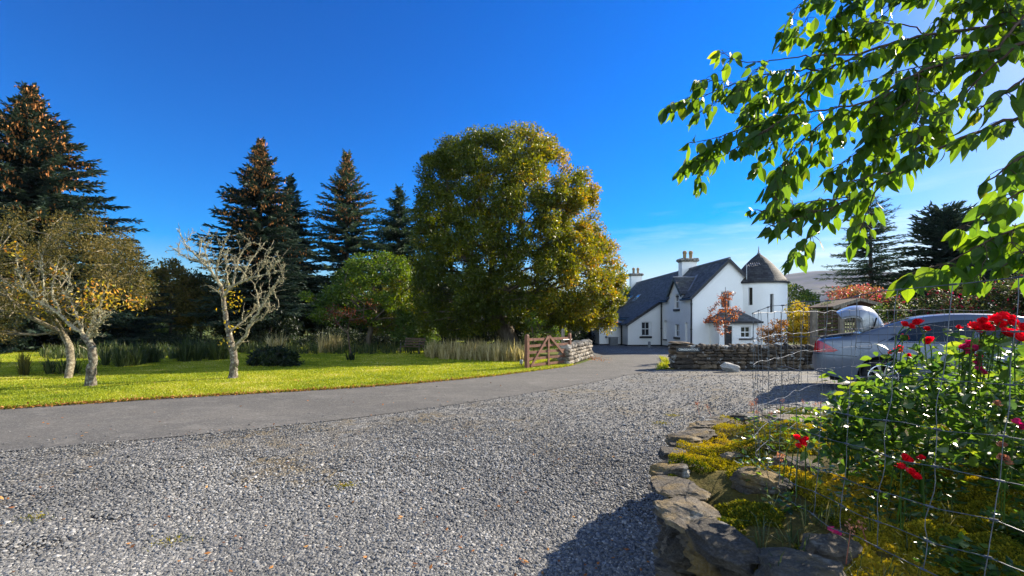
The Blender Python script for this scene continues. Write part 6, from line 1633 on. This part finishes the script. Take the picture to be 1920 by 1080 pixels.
# ================================================================== WIRE NETTING ROUND THE ROSES
wf = thing('wire_fence', 'galvanised stock netting looped round the rose bed', 'fence', (1.4, 2.63, .5))
path = np.array([(1.46, .80), (1.40, 1.05), (1.345, 1.29), (1.285, 1.465), (1.245, 1.65), (1.245, 1.89), (1.27, 2.2), (1.33, 2.45), (1.40, 2.62), (1.47, 2.73), (1.60, 2.87), (1.82, 3.1), (2.1, 3.37), (2.43, 3.65), (3.02, 4.0), (3.6, 4.28), (4.2, 4.52), (5.0, 4.75)])
path = resample(smooth_pts(path, 2), .025)
plen = np.concatenate([[0], np.cumsum(np.linalg.norm(np.diff(path, axis=0), axis=1))]); il = int(np.argmin(np.hypot(path[:, 0] - 1.40, path[:, 1] - 2.63))); sl = plen[il]
ZL = [.577, .67, .778, .904, 1.021, 1.179, 1.324, 1.478]
rw_ = np.random.default_rng(61)
wobx = [np.interp(np.arange(len(path)), np.arange(0, len(path) + 6, 6), rw_.normal(0, .006, len(np.arange(0, len(path) + 6, 6)))) for _ in range(8)]
wobz = [np.interp(np.arange(len(path)), np.arange(0, len(path) + 5, 5), rw_.normal(0, .007, len(np.arange(0, len(path) + 5, 5)))) for _ in range(8)]
def wire_pt(i, lv):
    x, y = path[i]; f = (ZL[lv] - .577) / .9; sgn = plen[i] - sl
    near = np.clip(-sgn / 1.15, 0, 1.2); far = np.clip(sgn / 1.8, 0, 1.5)
    z = ZL[lv] + .078 * near + .035 * far * f
    return np.array([x + .10 * f * near - .02 * f * (1 - near) + wobx[lv][i], y + .02 * f * near, z + wobz[lv][i]])
for lv in range(8):
    mb = MB(); tube(mb, [wire_pt(i, lv) for i in range(len(path))], .0013 if lv not in (0, 7) else .0016, 6)
    for s_ in np.arange(.05, plen[-1], .15):
        i = int(np.argmin(abs(plen - s_))); p = wire_pt(i, lv); q = wire_pt(min(i + 1, len(path) - 1), lv); d = unit(q - p); tube(mb, [p - d * .010, p + d * .009], .0036, 6)
    mb.build('line_wire', M['wire'], wf)
for s_ in np.arange(.05, plen[-1], .15):
    i = int(np.argmin(abs(plen - s_))); mb = MB(); pts = [wire_pt(i, lv) for lv in range(8)]; mid = []
    for a_, b_ in zip(pts[:-1], pts[1:]): mid += [a_, (a_ + b_) / 2 + rw_.normal(0, .004, 3) * [1, 1, 0]]
    mid.append(pts[-1]); tube(mb, smooth_pts(mid, 1), .0013, 6); mb.build('stay_wire', M['wire'], wf)

# ================================================================== SHAPED LEAVES (midrib fold, drooping tip)
def shaped_leaves(mb, Pb, D, N, L, W, a, seg=5, fold=.22, curl=.35, prof=None):
    n_ = len(Pb); D = unit(D); S = unit(np.cross(D, N)); Nn = np.cross(S, D)
    L = np.broadcast_to(L, (n_,)); W = np.broadcast_to(W, (n_,)); curl = np.broadcast_to(curl, (n_,)).copy(); curl[np.abs(curl) < 1e-3] = 1e-3; fold = np.broadcast_to(fold, (n_,))
    t = np.linspace(0, 1, seg + 1)
    w_ = np.interp(t, [0, .08, .22, .42, .62, .8, .92, 1], [.02, .55, .9, 1, .82, .48, .16, .0]) if prof is None else prof(t)
    ang = curl[:, None] * t[None, :] * 1.0
    ax = (np.sin(ang) / curl[:, None]); az = -(1 - np.cos(ang)) / curl[:, None]
    mid = Pb[:, None] + L[:, None, None] * (D[:, None] * ax[..., None] + Nn[:, None] * az[..., None])
    hw = (W[:, None] * w_[None] / 2)[..., None]; lift = fold[:, None, None] * hw
    le = mid + S[:, None] * hw + Nn[:, None] * lift; ri = mid - S[:, None] * hw + Nn[:, None] * lift
    V = np.stack([le, mid, ri], 2).reshape(-1, 3)
    U = np.zeros((n_, seg + 1, 3, 3)); U[..., 0, 0] = -1 * (W / L)[:, None]; U[..., 2, 0] = (W / L)[:, None]; U[..., 1] = t[None, :, None]; U[..., 2] = .01
    b = np.arange(n_)[:, None] * (seg + 1) * 3; k = (np.arange(seg) * 3)[None]
    Q = np.concatenate([np.stack([b + k, b + k + 1, b + k + 4, b + k + 3], -1), np.stack([b + k + 1, b + k + 2, b + k + 5, b + k + 4], -1)], 1).reshape(-1, 4)
    mb.add(V, Q, np.repeat(a, seg * 2), uv=U.reshape(-1, 3))

# ================================================================== CHERRY TREE whose branches hang into the view
r_ = np.random.default_rng(71)
ch = thing('cherry_tree', 'cherry tree leaning in from beside the drive with large drooping sunlit leaves', 'tree', (4.6, 2.5, .45))
tk, br, lv_ = MB(), MB(), MB()
trunk_p = smooth_pts([(4.6, 2.5, .3), (4.55, 2.5, 1.0), (4.45, 2.45, 1.8), (4.25, 2.4, 2.5), (4.0, 2.35, 2.9)], 2); tube(tk, trunk_p, np.linspace(.12, .075, len(trunk_p)), 12); tk.build('trunk', M['bark'], ch, smooth=True)
LP, LD, LN, LL, LC = [], [], [], [], []
def add_leaf(p, d, sz, c):
    LP.append(np.array(p)); LD.append(d); LL.append(sz); LC.append(c)
def cherry_branch(pts, ra, rb, dens=1.0, sub=1, side_len=.45, lsz=.092, first=None):
    p = np.array([list(P(*q)) for q in pts]) if len(pts[0]) == 3 and first is None else np.array(pts, float)
    p = resample(smooth_pts(p, 2), .035); p[1:-1] += r_.normal(0, .004, p[1:-1].shape); n_ = len(p)
    rad = np.linspace(ra * .58, rb * .7, n_); tube(br, p, rad, 7)
    tgs = unit(np.gradient(p, axis=0))
    i = int(2 + r_.integers(0, 3))
    while i < n_:
        # a spur with a bunch of hanging leaves
        if r_.random() < .93 * dens:
            k_ = int(r_.integers(3, 7)); s0 = p[i] + tgs[i] * .01; az0 = r_.uniform(0, 6.283)
            for j in range(k_):
                az = az0 + j * 2.4; o = np.array([math.cos(az), math.sin(az), 0]); d0 = unit(tgs[i] * .5 + o * .75 + np.array([0, 0, r_.uniform(-.3, .35)]))
                pt = s0 + d0 * r_.uniform(.02, .05) + np.array([0, 0, -.012]); tube(br, [s0, (s0 + pt) / 2 + np.array([0, 0, .004]), pt], .0016, 4, a=.9)
                dd = unit(d0 * .55 + np.array([0, 0, -1.]) * r_.uniform(.45, 1.5) + r_.normal(0, .18, 3)); add_leaf(pt, dd, lsz * r_.uniform(.55, 1.35), r_.beta(1.6, 2.4))
        if sub and r_.random() < .34 * dens and 4 < i < n_ - 6:
            d = unit(tgs[i] * .75 + r_.normal(0, .55, 3) * [1, 1, .7] + np.array([0, 0, -.12])); ln = side_len * r_.uniform(.5, 1.15); q = [p[i]]
            for _ in range(5): d = unit(d + r_.normal(0, .16, 3) + np.array([0, 0, -.05])); q.append(q[-1] + d * ln / 5)
            cherry_branch(q, rad[i] * .55 + .001, .0022, dens, 0, side_len, lsz, first=True)
        i += int(r_.integers(1, 3))
    for j in range(4):
        dd = unit(tgs[-1] * .6 + np.array([0, 0, -.8]) + r_.normal(0, .35, 3)); add_leaf(p[-1], dd, lsz * r_.uniform(.6, 1.05), r_.uniform(0, 1))
root_pt = lambda: None
cherry_branch([(2400, -20, 2.3), (2100, 20, 2.35), (1920, 42, 2.4), (1822, 54, 2.45), (1744, 65, 2.5), (1671, 80, 2.55), (1614, 101, 2.6), (1552, 130, 2.7), (1490, 190, 2.8), (1440, 235, 2.9), (1391, 238, 3.0), (1340, 262, 3.05), (1290, 268, 3.1)], .026, .003)
cherry_branch([(1614, 101, 2.6), (1560, 104, 2.65), (1490, 106, 2.7), (1443, 114, 2.75), (1400, 120, 2.75), (1350, 98, 2.8)], .009, .0025)
cherry_branch([(1552, 130, 2.7), (1470, 130, 2.8), (1400, 150, 2.9), (1360, 161, 2.95), (1325, 180, 3.0), (1278, 192, 3.05)], .009, .0025, .75)
cherry_branch([(1920, 80, 2.2), (1800, 105, 2.3), (1697, 148, 2.4), (1635, 192, 2.5), (1552, 223, 2.6), (1500, 265, 2.7), (1479, 290, 2.75), (1445, 345, 2.8)], .016, .003)
cherry_branch([(1635, 192, 2.5), (1560, 205, 2.6), (1480, 215, 2.7), (1420, 255, 2.8), (1370, 285, 2.85), (1335, 300, 2.9)], .010, .003)
cherry_branch([(2100, 160, 1.95), (1920, 215, 2.05), (1830, 250, 2.15), (1749, 280, 2.25), (1671, 321, 2.35), (1600, 372, 2.45), (1540, 396, 2.5), (1490, 410, 2.55), (1443, 425, 2.6)], .018, .003)
cherry_branch([(1671, 321, 2.35), (1640, 360, 2.4), (1620, 405, 2.45), (1610, 440, 2.45)], .008, .003)
cherry_branch([(1600, 372, 2.45), (1560, 370, 2.55), (1510, 380, 2.6)], .007, .003)
cherry_branch([(2100, 330, 1.85), (1909, 425, 1.95), (1832, 461, 2.0), (1780, 492, 2.05), (1730, 508, 2.1), (1702, 515, 2.12)], .012, .003, 1.0, 1, .25)
cherry_branch([(2000, 430, 1.8), (1920, 470, 1.85), (1880, 500, 1.9)], .008, .003, .9, 1, .2)
cherry_branch([(2000, -60, 2.4), (1900, -30, 2.45), (1800, -20, 2.5), (1700, -10, 2.6), (1600, -25, 2.7), (1510, -5, 2.8), (1480, 35, 2.85), (1465, 60, 2.85)], .012, .003)
cherry_branch([(1920, 30, 2.3), (1860, 100, 2.3), (1800, 180, 2.35), (1760, 230, 2.4), (1700, 250, 2.5), (1640, 262, 2.55), (1560, 320, 2.6)], .012, .003)
cherry_branch([(2060, 60, 1.75), (1960, 120, 1.8), (1890, 170, 1.85), (1830, 210, 1.9)], .012, .004, 1.0, 1, .35)
cherry_branch([(2060, 200, 1.6), (1980, 260, 1.65), (1910, 300, 1.7), (1850, 340, 1.75)], .012, .004, 1.0, 1, .3)
cherry_branch([(2060, 330, 1.6), (1980, 330, 1.65), (1930, 350, 1.7), (1880, 380, 1.75)], .012, .004, 1.0, 1, .3)
cherry_branch([(1676, 5, 2.6), (1660, 25, 2.65), (1630, 47, 2.7), (1600, 75, 2.7)], .005, .002, .6, 0)
cherry_branch([(1900, 90, 2.0), (1840, 140, 2.1), (1790, 200, 2.2), (1740, 215, 2.3)], .010, .003)
cherry_branch([(1990, 250, 1.9), (1900, 330, 1.95), (1850, 400, 2.0), (1800, 430, 2.05)], .010, .003)
cherry_branch([(1800, 60, 2.5), (1730, 120, 2.55), (1690, 190, 2.6), (1660, 240, 2.6)], .007, .0025)
cherry_branch([(1744, 65, 2.5), (1690, 40, 2.55), (1600, 45, 2.65), (1540, 60, 2.7)], .007, .0025)
for q in ([(4.0, 2.35, 2.9), tuple(P(2400, -20, 2.3))], [(4.0, 2.35, 2.9), (3.4, 2.2, 2.75), tuple(P(2100, 160, 1.95))], [(4.25, 2.4, 2.5), (3.2, 2.1, 2.3), tuple(P(2100, 330, 1.85))]):
    c_ = smooth_pts(q, 2); tube(br, c_, np.linspace(.05, .02, len(c_)), 8)
for tgt, src in (((1920, 80, 2.2), (2100, 20, 2.35)), ((2000, 430, 1.8), (2100, 330, 1.85)), ((2000, -60, 2.4), (2400, -20, 2.3)), ((1920, 30, 2.3), (2100, 20, 2.35)), ((2060, 60, 1.75), (2100, 160, 1.95)), ((2060, 200, 1.6), (2100, 160, 1.95)), ((2060, 330, 1.6), (2100, 330, 1.85))):
    tube(br, [P(*src), P(*tgt)], [.018, .012], 6)
br.build('branches', M['dark_twig'], ch, smooth=True)
LP, LD, LL, LC = np.array(LP), np.array(LD), np.array(LL), np.array(LC); n_ = len(LP)
shaped_leaves(lv_, LP, LD, r_.normal(0, .75, (n_, 3)) + np.array([.55, .25, .45]), LL, LL * r_.uniform(.38, .58, n_), LC, 8, r_.uniform(-.1, .6, n_), r_.uniform(-.3, 1.2, n_))
lv_.build('leaves', M['cherry_leaf'], ch, smooth=False)

# ================================================================== ROSE BUSH
r_ = np.random.default_rng(81)
rb = thing('rose_bush', 'leafy rose bush in bloom with red and pink flowers behind the wire netting', 'rose bush', (2.0, 2.3, .6))
ro = [(1520, 800), (1545, 765), (1578, 735), (1610, 735), (1650, 725), (1690, 705), (1730, 695), (1770, 680), (1830, 655), (1900, 645), (1990, 645), (2120, 680), (2150, 800), (2120, 930), (1960, 930), (1880, 890), (1800, 880), (1740, 885), (1690, 870), (1640, 870), (1590, 860), (1540, 830)]
cl = outline_points(ro, 2.2, .58, 300, r_, .7); cl = cl[cl[:, 1] < 2.25 + .45 * np.clip(cl[:, 0] - 1.4, 0, 2)]
# long flowering shoots that stand clear of the bush
sh_ = [P(x + r_.normal(0, 6), y + 26 + r_.uniform(0, 30), Y_) for x, y, Y_ in [(1590, 700, 2.1), (1600, 690, 2.1), (1572, 715, 2.1), (1694, 640, 2.0), (1722, 635, 1.95), (1742, 660, 1.95), (1680, 680, 2.05), (1798, 640, 1.9), (1830, 635, 1.75), (1870, 625, 1.72), (1905, 650, 1.62), (1812, 670, 1.8), (1650, 690, 2.1), (1765, 660, 1.9)]]
cl = np.vstack([cl, np.array([list(p) for p in sh_])])
mb = MB()
bases = [bed_pt(x, y) for x, y in [(1640, 880), (1720, 890), (1800, 900), (1880, 900), (1900, 860), (1600, 850), (1760, 860), (1980, 900)]]
bases = [Vector((1.62, 2.2, .62)), Vector((1.8, 2.0, .62)), Vector((2.0, 2.3, .62)), Vector((2.25, 2.1, .62)), Vector((2.5, 2.4, .62)), Vector((2.1, 2.6, .60)), Vector((1.75, 2.5, .60)), Vector((2.8, 2.2, .62))]
own = np.argmin(np.array([[np.linalg.norm(c[:2] - np.array(b[:2])) for b in bases] for c in cl]), 1)
for bi, b in enumerate(bases):
    sel = cl[own == bi]
    if len(sel): grow(mb, [list(b), list(b + Vector((0, 0, .12))), list(b + Vector((.02, 0, .25)))], sel, r_, .0022, .5, .0013, .15)
mb.build('stems', M['rose_leaf'], rb, smooth=True)
lm = MB(); per = 15; n_ = len(cl) * per; cid = np.repeat(np.arange(len(cl)), per)
C = cl[cid] + unit(r_.normal(0, 1, (n_, 3))) * (r_.uniform(0, 1, (n_, 1)) ** .5) * .125
D = np.c_[r_.normal(0, 1, (n_, 2)), r_.normal(-.15, .45, n_)]; N = r_.normal(0, .55, (n_, 3)) + [0.4, .05, .9]
sz = r_.uniform(.028, .062, n_)
ov = lambda t: np.interp(t, [0, .15, .4, .65, .88, 1], [.1, .75, 1, .88, .42, .0])
shaped_leaves(lm, C, D, N, sz, sz * r_.uniform(.55, .72, n_), np.clip(r_.normal(.45, .25, n_), 0, 1), 4, .25, r_.uniform(.1, .6, n_), ov)
lm.build('leaves', M['rose_leaf'], rb)
petal_prof = lambda t: np.interp(t, [0, .25, .6, .85, 1], [.25, .7, 1.0, .95, .55])
def bloom(c, rad, mat, axis=None, whorls=4):
    mb = MB(); ax = unit(np.array([r_.normal(0, .35), r_.normal(-.35, .3), .9]) if axis is None else np.array(axis)); e1 = unit(np.cross(ax, [0.3, 1, .2])); e2 = np.cross(ax, e1)
    for w_i in range(whorls):
        k_ = 6 - (w_i > 1) ; el = [.25, .65, 1.05, 1.35][w_i]; rr = rad * [1.05, .95, .8, .6][w_i]
        az = np.arange(k_) * 2 * np.pi / k_ + r_.uniform(0, 6); o = np.cos(az)[:, None] * e1 + np.sin(az)[:, None] * e2
        D = o * math.cos(el) + ax * math.sin(el) + r_.normal(0, .1, (k_, 3)); N = ax * math.cos(el) - o * math.sin(el)
        shaped_leaves(mb, np.repeat(np.array(c, float)[None], k_, 0) + ax * .003 * w_i, D, N, rr * r_.uniform(.85, 1.1, k_), rr * .95, r_.uniform(0, 1, k_), 4, .35, -r_.uniform(.3, .9, k_), petal_prof)
    mb.build('flower', M[mat], rb, smooth=True)
    mb = MB(); c = np.array(c, float); tube(mb, [c, c - ax * .05, c - ax * .08 + np.array([0, 0, -.12])], .0022, 5)
    sp = 5; az = np.arange(sp) * 1.257; D = (np.cos(az)[:, None] * e1 + np.sin(az)[:, None] * e2) * .8 - ax * .3; leaf_quads(mb, np.repeat(c[None], sp, 0), D, np.repeat(ax[None], sp, 0), .02, .006, .4)
    mb.build('flower_stalk', M['rose_leaf'], rb)
red, pink, fade = 'petal_red', 'petal_pink', 'petal_faded'
FL = [(1694, 612, 2.0, .030, red), (1706, 615, 2.0, .026, red), (1722, 609, 1.95, .034, red), (1736, 620, 1.95, .024, red), (1694, 634, 2.0, .026, red), (1742, 641, 1.95, .030, red), (1681, 660, 2.05, .028, red), (1690, 656, 2.05, .026, red), (1667, 663, 2.05, .016, red), (1703, 668, 2.0, .016, red), (1798, 617, 1.9, .020, red),
      (1826, 616, 1.75, .036, red), (1840, 608, 1.75, .036, red), (1848, 618, 1.72, .034, red), (1862, 603, 1.7, .036, red), (1878, 598, 1.7, .038, red), (1892, 602, 1.72, .034, red), (1838, 624, 1.75, .032, red), (1872, 612, 1.72, .034, red), (1854, 610, 1.78, .036, red), (1885, 628, 1.65, .036, red), (1900, 632, 1.62, .042, red), (1912, 640, 1.6, .042, red), (1916, 618, 1.6, .034, red), (1896, 610, 1.7, .03, red),
      (1808, 655, 1.8, .030, pink), (1818, 648, 1.8, .030, pink), (1826, 658, 1.78, .032, pink), (1838, 645, 1.78, .028, pink), (1818, 664, 1.8, .026, pink), (1832, 672, 1.78, .026, pink), (1830, 684, 1.78, .024, pink), (1836, 695, 1.75, .022, pink), (1845, 702, 1.75, .018, pink), (1912, 662, 1.7, .018, pink), (1905, 795, 1.55, .024, pink), (1914, 803, 1.55, .022, pink),
      (1491, 823, 1.85, .026, red), (1502, 832, 1.85, .028, red), (1497, 840, 1.85, .024, red), (1510, 826, 1.85, .022, red), (1694, 860, 1.55, .026, red), (1703, 866, 1.55, .022, red), (1690, 880, 1.55, .026, red), (1706, 888, 1.53, .024, red), (1714, 897, 1.53, .028, red), (1728, 862, 1.55, .020, red),
      (1880, 862, 1.5, .026, fade), (1890, 872, 1.5, .022, fade), (1878, 838, 1.5, .022, fade), (1868, 760, 1.6, .022, fade)]
for x, y, Y_, s_, m_ in FL: bloom(P(x, y, Y_), s_ * .74, m_)

# ================================================================== LOOSE GRAVEL
r_ = np.random.default_rng(91)
V0, F0 = ICO[0]
variants = []
for _ in range(10):
    v = V0 * r_.uniform(.75, 1.15, (12, 1)); v = v * np.array([1, r_.uniform(.6, .95), r_.uniform(.35, .62)]); variants.append(v)
variants = np.array(variants)
dp_ = np.array(drive_poly)
def scatter(n_, y0, y1, size, x_px=(-60, 1500), zoff=.003):
    Y = 1 / np.sqrt(r_.uniform(1 / y1 ** 2, 1 / y0 ** 2, n_)); X = (r_.uniform(*x_px, n_) - 960) / F * Y
    k = ~inside(BPY, X, Y); ed = np.hypot(X[:, None] - dnr[None, :, 0], Y[:, None] - dnr[None, :, 1]).min(1); k &= ~(inside(dp_, X, Y) & (r_.random(n_) < 1 - .75 * np.exp(-ed / .06) - .05 * np.exp(-ed / .5) - .002)); k &= (Y < 15.1)
    k &= ~((Y > 14.9) & (X > 5.2))
    # thinner where earth shows through
    thin = vnoise(X + 20, Y + 20, .9, 14) * .6 + vnoise(X + 20, Y + 20, 2.7, 15) * .4
    left = np.clip((-X + .5) / 3, 0, 1); k &= r_.random(n_) > .88 * sst(.46, .66, thin) * (.18 + .82 * left)
    X, Y = X[k], Y[k]; q = len(X)
    s = (size + .0005 * (Y - 2.5)) * np.exp(r_.normal(0, .28, q)) ; az = r_.uniform(0, 6.283, q); ti = r_.normal(0, .38, q)
    v = variants[r_.integers(0, 10, q)] * s[:, None, None]
    ct, st = np.cos(ti)[:, None], np.sin(ti)[:, None]; x, y, z = v[..., 0], v[..., 1], v[..., 2]; x, z = x * ct + z * st, z * ct - x * st
    ca, sa = np.cos(az)[:, None], np.sin(az)[:, None]; x, y = x * ca - y * sa, x * sa + y * ca
    W = np.stack([x + X[:, None], y + Y[:, None], z + (gz(X, Y) + zoff + r_.uniform(0, .012, q))[:, None]], -1).reshape(-1, 3)
    Fc = (F0[None] + (np.arange(q) * 12)[:, None, None]).reshape(-1, 3)
    gm.add(W, Fc, np.repeat(np.clip(r_.beta(2.4, 2.7, q) + .30 * (vnoise(X + 30, Y + 30, .55, 17) - .5) + .20 * (vnoise(X + 30, Y + 30, 1.9, 18) - .5), 0, .96), 20))
dnr = resample(drive_near_w[:, :2], .12); dnr = dnr[(dnr[:, 0] > -9)]
gm = MB()
scatter(230000, 2.3, 15.1, .0108)
tag(gm.build('gravel', M['stone_chip']), 'loose grey gravel chippings over the parking yard', 'gravel', kind='stuff')
# small moss and grass patches in the gravel
mb = MB()
for px, py in [(62, 975), (650, 913), (320, 1020), (1240, 795), (1260, 780)]:
    g = G(px, py); q = 160; leaf_quads(mb, np.c_[g.x + r_.normal(0, .06, q), g.y + r_.normal(0, .05, q), np.full(q, g.z) + r_.uniform(.0, .02, q)], np.c_[r_.normal(0, 1, (q, 2)), r_.uniform(.2, 1, q)], r_.normal(0, 1, (q, 3)), .022, .007, r_.uniform(.2, .9, q))
tag(mb.build('gravel_moss', M['moss']), 'small tufts of yellow moss growing in the gravel', 'moss', kind='stuff')

# ================================================================== AIR
def haze(x0, x1, y0, y1, z0, z1, density):
    m = bpy.data.materials.new('haze'); m.use_nodes = True; t = m.node_tree; t.nodes.clear()
    o = t.nodes.new('ShaderNodeOutputMaterial'); v = t.nodes.new('ShaderNodeVolumePrincipled')
    v.inputs['Color'].default_value = (.52, .70, 1.0, 1); v.inputs['Density'].default_value = density; v.inputs['Anisotropy'].default_value = 0.0
    t.links.new(v.outputs[0], o.inputs['Volume'])
    mb = MB(); box(mb, ((x0 + x1) / 2, (y0 + y1) / 2, (z0 + z1) / 2), (x1 - x0, y1 - y0, z1 - z0)); ob_ = mb.build('haze', m); tag(ob_, 'thin blue air over the far moorland', 'haze', kind='stuff'); return ob_
haze(-4300, 4300, -4300, 4300, -40, 205, .00007)
